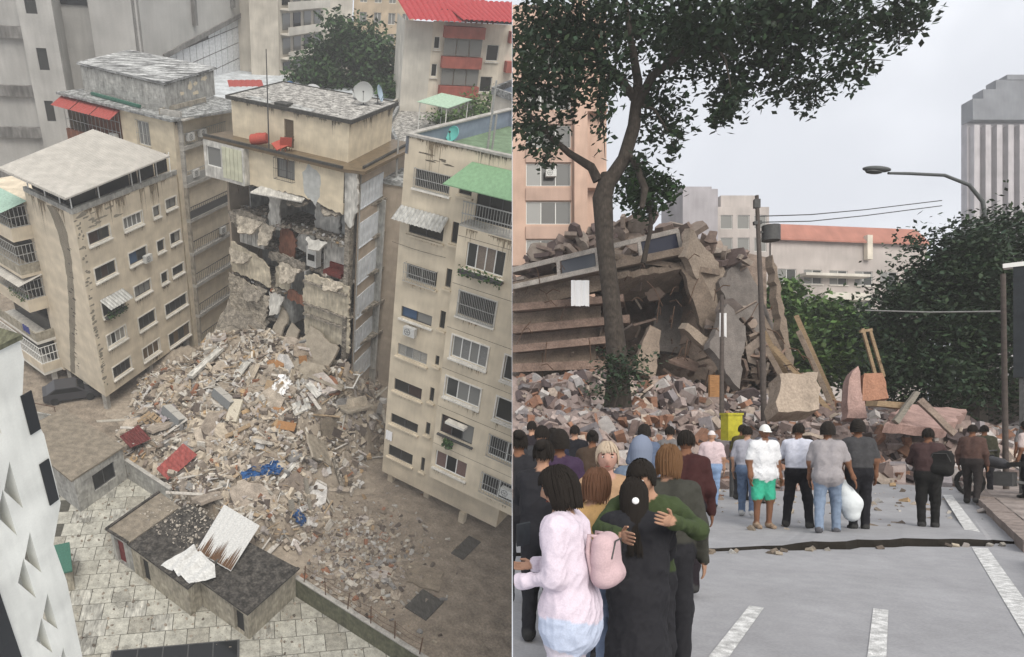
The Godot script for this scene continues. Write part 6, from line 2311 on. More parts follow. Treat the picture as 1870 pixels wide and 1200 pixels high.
func person(label: String, at: Vector3, yaw: float, o: Dictionary) -> Node3D:
	# own axes: x to the person's left, y up, z forward; built 1.72 m tall, then scaled
	var k: float = o.get("height", 1.72) / 1.72
	var fwd := Vector3(sin(yaw), 0, cos(yaw))
	var turn := Basis(Vector3.UP, yaw) * Basis.from_scale(Vector3.ONE * k)
	var node := thing("person", label, "person", at, o.get("group", ""), false)
	var skin: Color = o.get("skin", Color(0.36, 0.2, 0.13))
	var top: Color = o.get("top", Color(0.3, 0.3, 0.3))
	var low: Color = o.get("low", Color(0.05, 0.05, 0.07))
	var shoe: Color = o.get("shoe", Color(0.04, 0.04, 0.04))
	var lean: float = o.get("lean", 0.03)
	var st: float = o.get("stride", 0.0)       # how far the left foot is ahead
	var apart: float = o.get("apart", 0.11)
	var fat: float = o.get("fat", 1.0)
	var hip := Vector3(0, 0.93, 0)
	var chest := hip + Vector3(0, 0.40, lean)
	var neck := hip + Vector3(0, 0.535, lean * 1.5)
	var hc: Vector3 = neck + Vector3(0, 0.145, 0.025) + o.get("nod", Vector3.ZERO)
	var bones := []
	bones.append([hip + Vector3(-0.06, -0.01, 0), hip + Vector3(0.06, -0.01, 0), 0.125 * fat, 0.125 * fat, low])
	for x in [-1, 1]:
		bones.append([hip + Vector3(x * 0.055, 0.09, lean * 0.2), hip + Vector3(x * 0.06, 0.22, lean * 0.5), 0.122 * fat, 0.116 * fat, top])
		bones.append([hip + Vector3(x * 0.06, 0.22, lean * 0.5), chest + Vector3(x * 0.08, 0.02, 0), 0.116 * fat, 0.112 * fat, top])
	bones.append([neck + Vector3(-0.135, -0.065, 0), neck + Vector3(0.135, -0.065, 0), 0.062, 0.062, top])
	bones.append([neck + Vector3(0, -0.03, 0), neck + Vector3(0, 0.07, 0.012), 0.055, 0.05, o.get("collar", skin)])
	if o.has("untucked"):
		bones.append([hip + Vector3(-0.06, -0.02, 0), hip + Vector3(0.06, -0.02, 0), 0.142 * fat, 0.142 * fat, top])
	for x in [-1, 1]:
		var f: float = st * x * 0.5
		var hj := hip + Vector3(x * 0.085, -0.04, 0)
		var ankle := Vector3(x * apart, 0.085 + (0.04 if f < -0.1 else 0.0), f)
		var knee := (hj + ankle) / 2 + Vector3(x * 0.01, 0.005, 0.035 + absf(f) * 0.3)
		if o.has("skirt"):
			pass
		else:
			var bare: bool = o.has("shorts")
			bones.append([hj, knee + (hj - knee) * 0.12 if bare else knee, 0.098 * fat, 0.085 if bare else 0.068, low])
			bones.append([knee, ankle, 0.058, 0.04, skin] if bare else [knee, ankle, 0.068, 0.056, low])
			if bare: bones.append([knee + (hj - knee) * 0.2, knee, 0.06, 0.056, skin])
		bones.append([ankle + Vector3(0, -0.03, -0.03), ankle + Vector3(x * 0.015, -0.045, 0.15), 0.045, 0.036, shoe])
	if o.has("skirt"):
		bones.append([hip, Vector3(0, 0.55, st * 0.2), 0.15 * fat, 0.185 * fat, low])
		bones.append([Vector3(-0.07, 0.55, 0), Vector3(-0.1, 0.12, 0.0), 0.13, 0.14, low])
		bones.append([Vector3(0.07, 0.55, 0), Vector3(0.1, 0.12, 0.02), 0.13, 0.14, low])
	var hands := []
	for x in [-1, 1]:
		var sh := neck + Vector3(x * 0.178, -0.075, 0)
		var arm: Array = o.get("left" if x == 1 else "right", [Vector3(x * 0.06, -0.28, -0.03), Vector3(x * 0.07, -0.52, 0.04)])
		var el: Vector3 = sh + arm[0]
		var wr: Vector3 = sh + arm[1]
		var long: bool = o.has("sleeves")
		bones.append([sh, el if long else sh.lerp(el, 0.75), 0.06 * fat, 0.052 if long else 0.06, top])
		if not long: bones.append([sh.lerp(el, 0.6), el, 0.043, 0.04, skin])
		bones.append([el, wr, 0.045 if long else 0.039, 0.036 if long else 0.028, top if long else skin])
		var d := (wr - el).normalized()
		bones.append([wr - d * 0.02, wr + d * 0.02, 0.026, 0.026, skin])
		hands.append([wr + d * 0.015, d, x, arm[2] if arm.size() > 2 else Vector3(-x, 0, 0.1)])
	for e in o.get("extra", []): bones.append(e)
	var s := Shape.new()
	figure_surface(s, bones, o.get("cell", 0.024), 0.05)
	folds(s, skin, 0.011 if o.get("cell", 0.024) < 0.02 else 0.009, hash(label))
	for h in hands:
		hand(s, h[0], h[1], h[3], 1.0, o.get("curl", 0.35), skin, -h[2])
	var look: float = o.get("look", 0.0)
	var hb := Basis(Vector3.UP, look) * Basis(Vector3.RIGHT, o.get("tilt", 0.08))
	head(s, hc, hb, 1.0, skin)
	var m := Transform3D(turn, at)
	var wn := turn.orthonormalized()
	for i in s.v.size():
		s.v[i] = m * s.v[i]
		s.n[i] = wn * s.n[i]
	part(node, "body", s, M.figure, "", true)
	if o.get("hair", "short") != "bald":
		var hs := hair_shape(hc, hb, 1.0, o.get("hair", "short"), 320 if o.get("cell", 0.024) < 0.02 else 90)
		for i in hs.v.size():
			hs.v[i] = m * hs.v[i]
			hs.n[i] = wn * hs.n[i]
		part(node, "cap" if o.get("hair") == "cap" else "hood" if o.get("hair") == "hood" else "hair", hs, _cloth(o.get("hair_colour", Color(0.015, 0.012, 0.01))), "", true)
	return node


func _cloth(c: Color) -> StandardMaterial3D:
	var key := "cloth_%d_%d_%d" % [int(c.r * 999), int(c.g * 999), int(c.b * 999)]
	if not M.has(key): mat(key, c.r, c.g, c.b, 0.9)
	return M[key]


# ---------------------------------------------------------------- the street place

var bank_points := [[0.1, -18.5, 0.0], [3, -20.5, 0.0], [5.9, -22.7, 0.05], [8.5, -24, 0.2], [11.5, -25.5, 0.2], [14.3, -25.3, 0.15], [17, -24, 0.0],
	[0.1, -23, 1.5], [3, -25, 1.9], [6, -26.5, 1.9], [9, -27.5, 1.5], [12, -28.5, 1.5], [15, -28.5, 1.7], [18, -28, 1.0], [21, -28, 0.3],
	[0.1, -29.5, 3.4], [3, -30, 3.6], [6, -30.5, 3.4], [9, -31, 2.6], [12, -32, 2.4], [15, -33, 2.2], [19, -33, 1.4], [24, -34, 0.3],
	[0, -40, 3.5], [8, -40, 2.5], [16, -42, 1.0], [26, -42, 0.0], [0, -15, -0.4], [5, -18, -0.4], [10, -21, -0.4], [16, -21, -0.4], [24, -26, -0.3]]

func bank_height(x: float, z: float) -> float:
	var w := 0.0
	var t := 0.0
	for k in bank_points:
		var q := pow((k[0] - x) ** 2 + (k[1] - z) ** 2 + 0.2, -1.6)
		w += q
		t += q * k[2]
	return t / w


func street() -> void:
	var d := Vector3(0.431, 0, -0.902)
	var r := Vector3(0.902, 0, 0.431)
	var g := Shape.new()
	for i in 10:
		for j in 15:
			var a := Vector3(i * 10.0, -0.4, 8 - j * 10.0)
			g.quad(a, a + Vector3(10, 0, 0), a + Vector3(10, 0, -10), a + Vector3(0, 0, -10))
	setting("ground", g, M.dirt_pink, false)
	# the near carriageway lies lower than the far one: the road has cracked across
	var c0 := Vector3(-0.5, 0, -9.66)
	var c1 := Vector3(9.0, 0, -12.62)
	var jag := []
	var lift := []
	for k in 41:
		var p := c0.lerp(c1, k / 40.0)
		var up := 0.012 + 0.06 * smoothstep(16.5, 19.5, k) * (1.0 - smoothstep(30, 33, k)) + rng.randf_range(0, 0.012)
		lift.append(up)
		jag.append(p + Vector3(0, up, rng.randf_range(-0.09, 0.09) + 0.06 * sin(k * 0.7)))
	var far := Shape.new()
	var near_ := Shape.new()
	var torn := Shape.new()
	var gap := []
	for k in 41: gap.append(Vector3(0, -0.02 - lift[k], 0.03 + 1.3 * maxf(0.0, lift[k] - 0.03) + rng.randf_range(0, 0.03)))
	for k in 40:
		var m0: Vector3 = jag[k] + d * 3.5 - Vector3(0, jag[k].y, 0)
		var m1: Vector3 = jag[k + 1] + d * 3.5 - Vector3(0, jag[k + 1].y, 0)
		far.quad(jag[k], jag[k + 1], m1, m0)
		far.quad(m0, m1, m1 + d * 27.0, m0 + d * 27.0)
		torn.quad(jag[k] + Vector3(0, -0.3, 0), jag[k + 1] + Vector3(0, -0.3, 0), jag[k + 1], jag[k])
		near_.quad(jag[k] + gap[k] - d * 25.0, jag[k + 1] + gap[k + 1] - d * 25.0, jag[k + 1] + gap[k + 1], jag[k] + gap[k])
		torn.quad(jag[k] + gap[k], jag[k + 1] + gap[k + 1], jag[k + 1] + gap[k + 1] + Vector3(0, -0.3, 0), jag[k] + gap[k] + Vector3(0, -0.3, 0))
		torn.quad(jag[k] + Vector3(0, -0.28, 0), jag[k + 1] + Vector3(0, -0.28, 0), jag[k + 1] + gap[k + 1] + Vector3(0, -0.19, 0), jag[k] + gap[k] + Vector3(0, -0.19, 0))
	var road := setting("road", far, M.asphalt, false)
	setting("road", near_, M.asphalt, false)
	part(road, "torn_edge", torn, M.crack_shade, "", true)  # broken faces coloured near-black: the shade of the open crack is painted on
	var y0 := Vector3(0, -0.014, 0)
	for q in [[2.36, -7.52, 0.13, 6.0, "road_marking"], [3.51, -7.63, 0.12, 6.0, "road_marking"]]:
		var s := Shape.new()
		var a := Vector3(q[0], 0, q[1]) + y0
		s.quad(a - r * q[2] / 2, a + r * q[2] / 2, a + r * q[2] / 2 - d * q[3], a - r * q[2] / 2 - d * q[3])
		setting(q[4], s, M.road_paint, false)
	var e := Shape.new()
	var a0 := Vector3(6.62, 0, -11.6) + y0
	e.quad(a0 - r * 0.09, a0 + r * 0.09, a0 + r * 0.09 - d * 12, a0 - r * 0.09 - d * 12)
	setting("road_marking", e, M.road_paint, false)
	var e2 := Shape.new()
	var a1 := Vector3(7.02, 0.045, -12.4)
	e2.quad(a1 - r * 0.09, a1 + r * 0.09, a1 + r * 0.09 + d * 7.5, a1 - r * 0.09 + d * 7.5)
	setting("road_marking", e2, M.road_paint, false)
	# kerb stones and pavement
	var pv := Shape.new()
	var k0 := Vector3(8.25, 0, -14.0) - d * 12.0
	pv.quad(k0 + r * 0.34 + Vector3(0, 0.14, 0), k0 + r * 12 + Vector3(0, 0.14, 0), k0 + r * 12 + d * 32 + Vector3(0, 0.14, 0), k0 + r * 0.34 + d * 32 + Vector3(0, 0.14, 0))
	var pave := setting("pavement", pv, M.pavement_pink, false)
	for k in 30:
		if k == 8: continue
		var s := Shape.new()
		var m := k0 + d * (0.5 + k * 1.0) + r * 0.17 + Vector3(0, -0.02, 0)
		s.box(Transform3D(Basis(r, Vector3.UP, -d).rotated(Vector3.UP, rng.randf_range(-0.02, 0.02)), m + Vector3(0, rng.randf_range(-0.01, 0.01), 0)), Vector3(0.3, 0.34, 0.97))
		part(pave, "kerb_stone", s, M.kerb)
	var st := Shape.new()
	for k in 26:
		var m := c0.lerp(c1, rng.randf_range(0.2, 0.95)) + Vector3(0, -0.01, rng.randf_range(0.1, 0.4))
		st.col = _debris_colour() * 0.7
		st.box(Transform3D(Basis.from_euler(Vector3(rng.randf(), rng.randf() * 6, rng.randf())), m), Vector3(0.09, 0.05, 0.06))
	for k in 420:
		var m := Vector3(rng.randf_range(0.5, 13), 0.0, rng.randf_range(-23, -11.8))
		if m.x > 1.35 + (-m.z) * 0.5: continue
		st.col = _debris_colour() * rng.randf_range(0.6, 1.1)
		var q := 0.015 + 0.06 * pow(rng.randf(), 3.0) * (1.0 + (-m.z - 12.0) * 0.12)
		st.box(Transform3D(Basis.from_euler(Vector3(rng.randf(), rng.randf() * 6, rng.randf())), m), Vector3(q * 2.2, q, q * 1.4))
	setting("road_grit", st, M.debris, false, "stuff")


func bank() -> void:
	var s := Shape.new()
	var stp := 0.42
	var nx := 64
	var nz := 62
	var noise := FastNoiseLite.new()
	noise.seed = 9
	noise.frequency = 0.5
	var g := []
	for j in nz:
		var row := PackedFloat32Array()
		for i in nx:
			var x := i * stp
			var z := -43.0 + j * stp
			var h := bank_height(x, z)
			row.append(h + (noise.get_noise_2d(x, z) * 0.6 + rng.randf_range(-0.1, 0.1)) * clampf(h, 0.0, 1.0) - 0.03)
		g.append(row)
	for j in nz - 1:
		for i in nx - 1:
			if maxf(maxf(g[j][i], g[j][i + 1]), maxf(g[j + 1][i], g[j + 1][i + 1])) < -0.05: continue
			s.quad(Vector3(i * stp, g[j][i], -43.0 + j * stp), Vector3((i + 1) * stp, g[j][i + 1], -43.0 + j * stp), Vector3((i + 1) * stp, g[j + 1][i + 1], -43.0 + (j + 1) * stp), Vector3(i * stp, g[j + 1][i], -43.0 + (j + 1) * stp))
	var at := Vector3(8, 0, -27)
	var heap := thing("rubble_bank", "long bank of pinkish rubble in front of the collapsed block", "rubble", at, "", false)
	part(heap, "earth", s, M.rubble_pink, "", true)
	var cols := [Color(0.42, 0.33, 0.3), Color(0.52, 0.43, 0.4), Color(0.28, 0.21, 0.19), Color(0.6, 0.5, 0.42), Color(0.14, 0.11, 0.11), Color(0.35, 0.32, 0.33), Color(0.62, 0.58, 0.56), Color(0.4, 0.22, 0.15)]
	var mats := []
	for k in cols.size(): mats.append(mat("bank_%d" % k, cols[k].r, cols[k].g, cols[k].b, 0.95, M.debris.albedo_texture, 1.5))
	var kinds := []
	for k in 12: kinds.append(chunk([0, 1, 2, 3, 4, 5, 6, 7, 8, 3, 5, 10][k]))
	var names := ["masonry_chunk", "masonry_chunk", "masonry_chunk", "plaster_piece", "plaster_piece", "plaster_piece", "plaster_piece", "board", "brick", "plaster_piece", "plaster_piece", "pipe"]
	for n in 290:
		var p := Vector3(rng.randf_range(0.6, 20), 0, rng.randf_range(-34, -20))
		p.y = bank_height(p.x, p.z)
		if p.y < 0.1: continue
		var k := rng.randi() % 12
		var o := MeshInstance3D.new()
		o.name = names[k]
		o.mesh = kinds[k]
		o.material_override = mats[rng.randi() % mats.size()]
		var sc := rng.randf_range(0.4, 0.95) * (1.3 if p.x > 9 else 0.9)
		o.transform = Transform3D(Basis.from_euler(Vector3(rng.randfn(0, 0.6), rng.randf() * TAU, rng.randfn(0, 0.6))).scaled_local(Vector3(sc * 1.2, sc, sc)), p - at + Vector3(0, 0.08, 0))
		heap.add_child(o, true)
	var cr := Shape.new()
	for n in 7000:
		var p := Vector3(rng.randf_range(0.3, 21), 0, rng.randf_range(-34, -19))
		p.y = bank_height(p.x, p.z)
		if p.y < 0.02: continue
		cr.col = cols[rng.randi() % cols.size()] * rng.randf_range(0.7, 1.2)
		var z := rng.randf()
		var q := 0.05 + 0.3 * z * z * z
		cr.box(Transform3D(Basis.from_euler(Vector3(rng.randf() * 6, rng.randf() * 6, rng.randf() * 6)), p + Vector3(0, 0.05, 0)), Vector3(q * 2, q * 0.7, q * 1.2))
	part(heap, "crumbs", cr, M.debris, "", true).set_meta("kind", "stuff")


func slab4(called: String, label: String, category: String, q: Array, thick: float, m: Material) -> MeshInstance3D:
	var a: Vector3 = q[0]
	var x: Vector3 = (q[1] - a).normalized()
	var nn: Vector3 = x.cross(q[3] - a).normalized()
	var y := nn.cross(x)
	var pl := PackedVector2Array()
	for p in q: pl.append(Vector2((p - a).dot(x), (p - a).dot(y)))
	var s := Shape.new()
	var slim := minf(pl[0].distance_to(pl[1]), pl[1].distance_to(pl[2]))
	s.plate(ragged(pl, 0.28, minf(0.1, slim * 0.09)), Transform3D(Basis(x, y, nn), a), thick)
	return solo(called, label, category, s, m, a, "", false, true)


func collapsed_block() -> void:
	var o := thing("apartment_building", "pancaked block with stacked floors and a tilted strip of windows on top", "building", Vector3(4, 3, -31), "", false)
	# stacked floors, each a slab that has dropped on the one below
	var fl := [[0.0, 6.45, 4.6, 6.85, 0.3], [0.0, 5.55, 4.9, 6.0, 0.34], [0.0, 4.7, 4.4, 5.15, 0.3], [0.0, 3.9, 5.2, 4.1, 0.36], [0.0, 7.35, 7.0, 8.75, 0.3]]
	for k in fl.size():
		var f: Array = fl[k]
		var s := Shape.new()
		var a := Vector3(f[0], f[1], -30.4 - (k % 2) * 0.35)
		var b := Vector3(f[2], f[3], -31.2 - (k % 2) * 0.35)
		var bk := Vector3(1.2, 0.4, -7)
		var u := Vector3(0, f[4], 0)
		s.hexa([a, b, b + bk, a + bk, a + u, b + u, b + bk + u, a + bk + u])
		part(o, "floor_slab", s, M.ruin_pink if k != 4 else M.ruin_tan, "", true)
		var w := Shape.new()
		w.hexa([a + Vector3(0, -0.75, -0.8), b + Vector3(-0.8, -0.75, -0.9), b + Vector3(-0.8, -0.75, -1.2), a + Vector3(0, -0.75, -1.1), a + Vector3(0, 0, -0.8), b + Vector3(-0.8, 0, -0.9), b + Vector3(-0.8, 0, -1.2), a + Vector3(0, 0, -1.1)])
		part(o, "crushed_wall", w, M.ruin_dark if k % 2 else M.ruin_tan, "", true)
	# dark hollow behind
	var bw := Shape.new()
	bw.hexa([Vector3(0, 1, -37), Vector3(13, 1, -39), Vector3(13, 7.5, -39), Vector3(0, 8.4, -37), Vector3(0, 1, -38), Vector3(13, 1, -40), Vector3(13, 7.5, -40), Vector3(0, 8.4, -38)])
	part(o, "back_wall", bw, M.ruin_dark, "", true)
	var top := Shape.new()
	top.hexa([Vector3(3.75, 8.72, -31.16), Vector3(8.29, 8.03, -31.98), Vector3(12.74, 8.92, -39.90), Vector3(4.75, 12.03, -39.47), Vector3(3.75, 8.95, -31.16), Vector3(8.29, 8.26, -31.98), Vector3(12.74, 9.26, -39.90), Vector3(4.75, 12.32, -39.47)])
	part(o, "roof_slab", top, M.ruin_tan, "", true)
	var cl := Shape.new()
	cl.hexa([Vector3(4.22, 12.05, -37.35), Vector3(12.67, 10.11, -38.87), Vector3(12.67, 3.74, -38.87), Vector3(4.22, 3.74, -37.35), Vector3(4.34, 12.33, -38.38), Vector3(13.02, 10.34, -39.95), Vector3(13.02, 3.79, -39.95), Vector3(4.34, 3.79, -38.38)])
	part(o, "back_wall", cl, M.ruin_dark)
	# broken roof line
	var rf := Shape.new()
	for k in 200:
		var t := rng.randf()
		rf.col = [Color(0.45, 0.36, 0.3), Color(0.35, 0.27, 0.23), Color(0.5, 0.42, 0.36), Color(0.2, 0.15, 0.14)][rng.randi() % 4]
		var p := Vector3(lerpf(0.2, 10.2, t), 8.6 + 1.8 * sin(t * PI) + rng.randf_range(-0.8, 0.5), rng.randf_range(-36, -33))
		var pl := PackedVector2Array()
		var big := rng.randf_range(0.35, 0.95)
		for i in 7: pl.append(Vector2(cos(TAU * i / 7 + 0.3 * rng.randf()), sin(TAU * i / 7 + 0.3 * rng.randf())) * big * rng.randf_range(0.45, 1.0))
		if Geometry2D.triangulate_polygon(pl).size() > 0: rf.plate(pl, Transform3D(Basis.from_euler(Vector3(rng.randf() * 6, rng.randf() * 6, rng.randf() * 6)), p), rng.randf_range(0.1, 0.22))
	part(o, "broken_roof", rf, M.debris, "", true).set_meta("kind", "stuff")
	# window strip: two long rails, posts and panes
	var a0 := Vector3(0.02, 8.06, -29.88)
	var a1 := Vector3(6.88, 9.85, -31.73)
	var b0 := Vector3(0.02, 7.36, -29.88)
	var b1 := Vector3(7.06, 9.02, -31.76)
	for q in [[a0, a1], [b0, b1]]:
		var s := Shape.new()
		s.bar(q[0], q[1], 0.16, 0.2)
		part(o, "rail", s, M.ruin_white, "", true)
	for t in [0.27, 0.5, 0.757, 0.995]:
		var s := Shape.new()
		s.bar(a0.lerp(a1, t), b0.lerp(b1, t), 0.14)
		part(o, "post", s, M.ruin_white)
	for q in [[0.29, 0.49, "pane_blue"], [0.77, 0.985, "pane_navy"]]:
		var s := Shape.new()
		var n := Vector3(0, 0, -0.05)
		s.hexa([b0.lerp(b1, q[0]), b0.lerp(b1, q[1]), a0.lerp(a1, q[1]), a0.lerp(a1, q[0]), b0.lerp(b1, q[0]) + n, b0.lerp(b1, q[1]) + n, a0.lerp(a1, q[1]) + n, a0.lerp(a1, q[0]) + n])
		part(o, "pane", s, M[q[2]])
	# leaning walls
	slab4("wall_slab", "cream wall slab tilted down from the end of the window strip", "slab", [Vector3(6.77, 8.61, -31.20), Vector3(7.03, 9.79, -31.25), Vector3(9.42, 8.22, -33.71), Vector3(8.70, 6.65, -33.58)], 0.3, M.ruin_cream)
	slab4("wall_slab", "brown slab standing steep under the cream tilted wall", "slab", [Vector3(6.88, 8.54, -31.93), Vector3(7.48, 8.77, -32.04), Vector3(9.02, 5.59, -32.93), Vector3(8.23, 4.88, -32.79)], 0.3, M.ruin_tan)
	slab4("wall_slab", "long dark slab sloping to the utility pole", "slab", [Vector3(8.57, 7.76, -33.05), Vector3(9.93, 9.18, -34.31), Vector3(11.93, 4.80, -35.18), Vector3(10.61, 3.74, -33.93)], 0.35, M.ruin_grey)
	slab4("wall_slab", "pale slab edge slanting down beside the dark hollow", "slab", [Vector3(6.65, 5.59, -30.67), Vector3(6.81, 5.82, -30.70), Vector3(8.45, 4.76, -31.61), Vector3(8.31, 4.26, -31.58)], 0.4, M.ruin_cream)
	slab4("wall_slab", "grey slab propped against the thin pole", "slab", [Vector3(7.55, 4.65, -30.33), Vector3(8.55, 6.57, -31.52), Vector3(9.31, 5.66, -31.66), Vector3(8.74, 3.01, -30.54)], 0.3, M.ruin_grey)
	slab4("wall_slab", "narrow upright slab at the right end of the ruin", "slab", [Vector3(11.04, 9.07, -34.01), Vector3(11.37, 7.86, -34.07), Vector3(12.08, 3.71, -33.69), Vector3(11.50, 3.47, -33.58)], 0.35, M.ruin_tan)
	slab4("wall_slab", "slab leaning inside the hollow behind the big tree", "slab", [Vector3(6.12, 5.10, -34.64), Vector3(7.08, 8.86, -35.83), Vector3(7.85, 8.34, -35.97), Vector3(7.49, 4.85, -34.89)], 0.3, M.ruin_grey)
	slab4("wall_slab", "short tan slab leaning at the tree's foot", "slab", [Vector3(4.64, 3.77, -29.80), Vector3(5.47, 5.66, -30.97), Vector3(5.92, 5.43, -31.05), Vector3(5.50, 3.33, -29.96)], 0.3, M.ruin_tan)
	slab4("wall_slab", "broken balcony slab hanging above the hollow", "slab", [Vector3(4.20, 8.03, -31.25), Vector3(6.93, 8.49, -31.74), Vector3(7.27, 7.95, -33.83), Vector3(4.72, 7.46, -33.37)], 0.3, M.ruin_tan)
	for k in 6:
		var s := Shape.new()
		var b := Vector3(11.2 + k * 0.35, 2.2, -30.5 - (k % 3) * 0.5)
		s.bar(b, b + Vector3(-1.1 - (k % 4) * 0.25, 2.6 + (k % 3) * 0.7, -0.6), 0.13, 0.18)
		part(o, "rafter", s, M.wood_pale if k % 2 else M.ruin_tan)
	var mess := Shape.new()
	for k in 1300:
		var u := rng.randf()
		var x := lerpf(0.2, 12.0, u)
		var topy := 7.6 + 1.6 * sin(clampf(u * 1.25, 0, 1) * PI) - maxf(0.0, x - 8.5) * 1.3
		var y := lerpf(2.8, topy, pow(rng.randf(), 0.8))
		if x > 4.6 and x < 9.0 and y > 3.6 and y < 7.6 and rng.randf() < 0.93: continue   # the hollow
		if x > 6.6 and x < 9.4 and y > 6.6: continue
		var z := -31.6 - rng.randf_range(0.0, 2.6) - (0.6 if x < 5 else 0.0)
		mess.col = [Color(0.42, 0.33, 0.27), Color(0.3, 0.22, 0.18), Color(0.52, 0.43, 0.36), Color(0.16, 0.12, 0.1), Color(0.36, 0.3, 0.27), Color(0.48, 0.34, 0.27)][rng.randi() % 6] * rng.randf_range(0.75, 1.15)
		var turn := Basis.from_euler(Vector3(rng.randfn(0, 0.5), rng.randf() * TAU, rng.randfn(0.3, 0.6)))
		if k % 3 == 0: mess.box(Transform3D(turn, Vector3(x, y, z)), Vector3(rng.randf_range(0.5, 1.9), rng.randf_range(0.03, 0.1), rng.randf_range(0.05, 0.16)))
		elif k % 3 == 1: mess.box(Transform3D(turn, Vector3(x, y, z)), Vector3(rng.randf_range(0.1, 0.4), rng.randf_range(0.05, 0.14), rng.randf_range(0.08, 0.3)))
		else:
			var pl := PackedVector2Array()
			var big := rng.randf_range(0.2, 0.75)
			for i in 6: pl.append(Vector2(cos(TAU * i / 6 + 0.3 * rng.randf()), sin(TAU * i / 6 + 0.3 * rng.randf())) * big * rng.randf_range(0.45, 1.0))
			if Geometry2D.triangulate_polygon(pl).size() > 0: mess.plate(pl, Transform3D(turn, Vector3(x, y, z)), rng.randf_range(0.06, 0.14))
	part(o, "broken_masonry", mess, M.debris, "", true).set_meta("kind", "stuff")
	var reb := Shape.new()
	for k in 60:
		var x := rng.randf_range(0.4, 11.5)
		var p := Vector3(x, rng.randf_range(3.5, 8.6 - maxf(0.0, x - 8.5) * 1.2), rng.randf_range(-32, -30.2))
		var e := p + Vector3(rng.randf_range(-0.6, 0.6), rng.randf_range(-1.2, 0.2), rng.randf_range(0.0, 0.7))
		reb.tube([p, p.lerp(e, 0.5) + Vector3(0, 0.15, 0.1), e], [0.022, 0.02, 0.016], 4)
	part(o, "bent_rebar", reb, M.iron_rust, "", true).set_meta("kind", "stuff")
	# things in the ruin
	solo("cloth", "white sheet hanging from the crushed floors", "cloth", _drape(Face.new(Vector3(2.37, 7.56, -29.90), Vector3(3.18, 7.56, -30.05)), 0, 7.56, 0.75, 1.05, 0.0), M.cloth_white, Vector3(2.74, 7.04, -29.97), "", false)
	for q in [[1322,590,"upper"],[1312,615,"lower"]]: pass
	solo("cloth", "white rag on the thin pole beside the ruin", "cloth", _drape(Face.new(Vector3(6.89, 5.46, -25.63), Vector3(7.21, 5.46, -25.69)), 0, 5.46, 0.25, 0.8, 0.0), M.cloth_white, Vector3(6.99, 5.12, -25.65), "", false)
	var d := thing("door_panel", "orange wooden door panel upright in the rubble", "door", Vector3(7.30, 3.10, -27.74), "", false)
	var ds := Shape.new()
	ds.box(Transform3D(Basis(Vector3.UP, 0.5), Vector3(7.30, 3.10, -27.74)), Vector3(0.55, 0.8, 0.08))
	part(d, "panel", ds, M.wood_orange)
	# debris mound on the far side
	slab4("wall_slab", "pink wall piece standing on the debris mound", "slab", [Vector3(10.90, 1.80, -26.36), Vector3(11.22, 3.12, -26.93), Vector3(11.63, 3.65, -27.00), Vector3(11.57, 1.80, -26.48)], 0.35, M.ruin_pinkish)
	slab4("wall_slab", "terracotta wall piece beside the pink one on the mound", "slab", [Vector3(11.54, 2.36, -26.68), Vector3(11.79, 3.31, -27.13), Vector3(12.38, 3.31, -27.24), Vector3(12.40, 2.45, -26.83)], 0.35, M.ruin_terracotta)
	slab4("wall_slab", "pale block with hollow lying near the utility pole", "slab", [Vector3(8.10, 1.80, -24.84), Vector3(8.31, 3.03, -25.38), Vector3(9.52, 3.07, -25.60), Vector3(9.35, 1.89, -25.06)], 0.8, M.ruin_cream)
	slab4("wall_slab", "large pink slab lying flat behind the jacketed man", "slab", [Vector3(11.50, 1.45, -24.94), Vector3(13.34, 2.15, -27.82), Vector3(15.61, 1.99, -28.23), Vector3(13.37, 1.28, -25.28)], 0.3, M.ruin_pinkish)
	slab4("wall_slab", "thin tan board bridging the mound", "slab", [Vector3(11.23, 2.30, -25.40), Vector3(11.26, 2.47, -25.41), Vector3(12.49, 2.43, -26.04), Vector3(12.49, 2.20, -26.04)], 0.4, M.wood_pale)
	slab4("wall_slab", "dark timber slanting across the pink slab", "slab", [Vector3(11.80, 1.83, -25.00), Vector3(12.65, 2.76, -25.46), Vector3(12.79, 2.71, -25.48), Vector3(11.94, 1.70, -25.02)], 0.12, M.wood_grey)
	slab4("wall_slab", "dark plank dropping to the pavement from the mound", "slab", [Vector3(12.44, 2.40, -24.91), Vector3(12.61, 2.52, -24.94), Vector3(13.37, 1.46, -24.57), Vector3(13.25, 1.33, -24.55)], 0.12, M.ruin_dark)
	var fr := thing("easel", "pale wooden frame of two struts standing on the mound", "frame", Vector3(13.59, 3.67, -29.89), "", false)
	for q in [[Vector3(13.08, 5.33, -29.80), Vector3(13.59, 3.46, -29.89)], [Vector3(13.35, 5.29, -29.85), Vector3(13.88, 3.50, -29.95)], [Vector3(12.98, 5.21, -29.78), Vector3(13.43, 5.29, -29.86)]]:
		var s := Shape.new()
		s.bar(q[0], q[1], 0.1)
		part(fr, "strut", s, M.wood_pale)


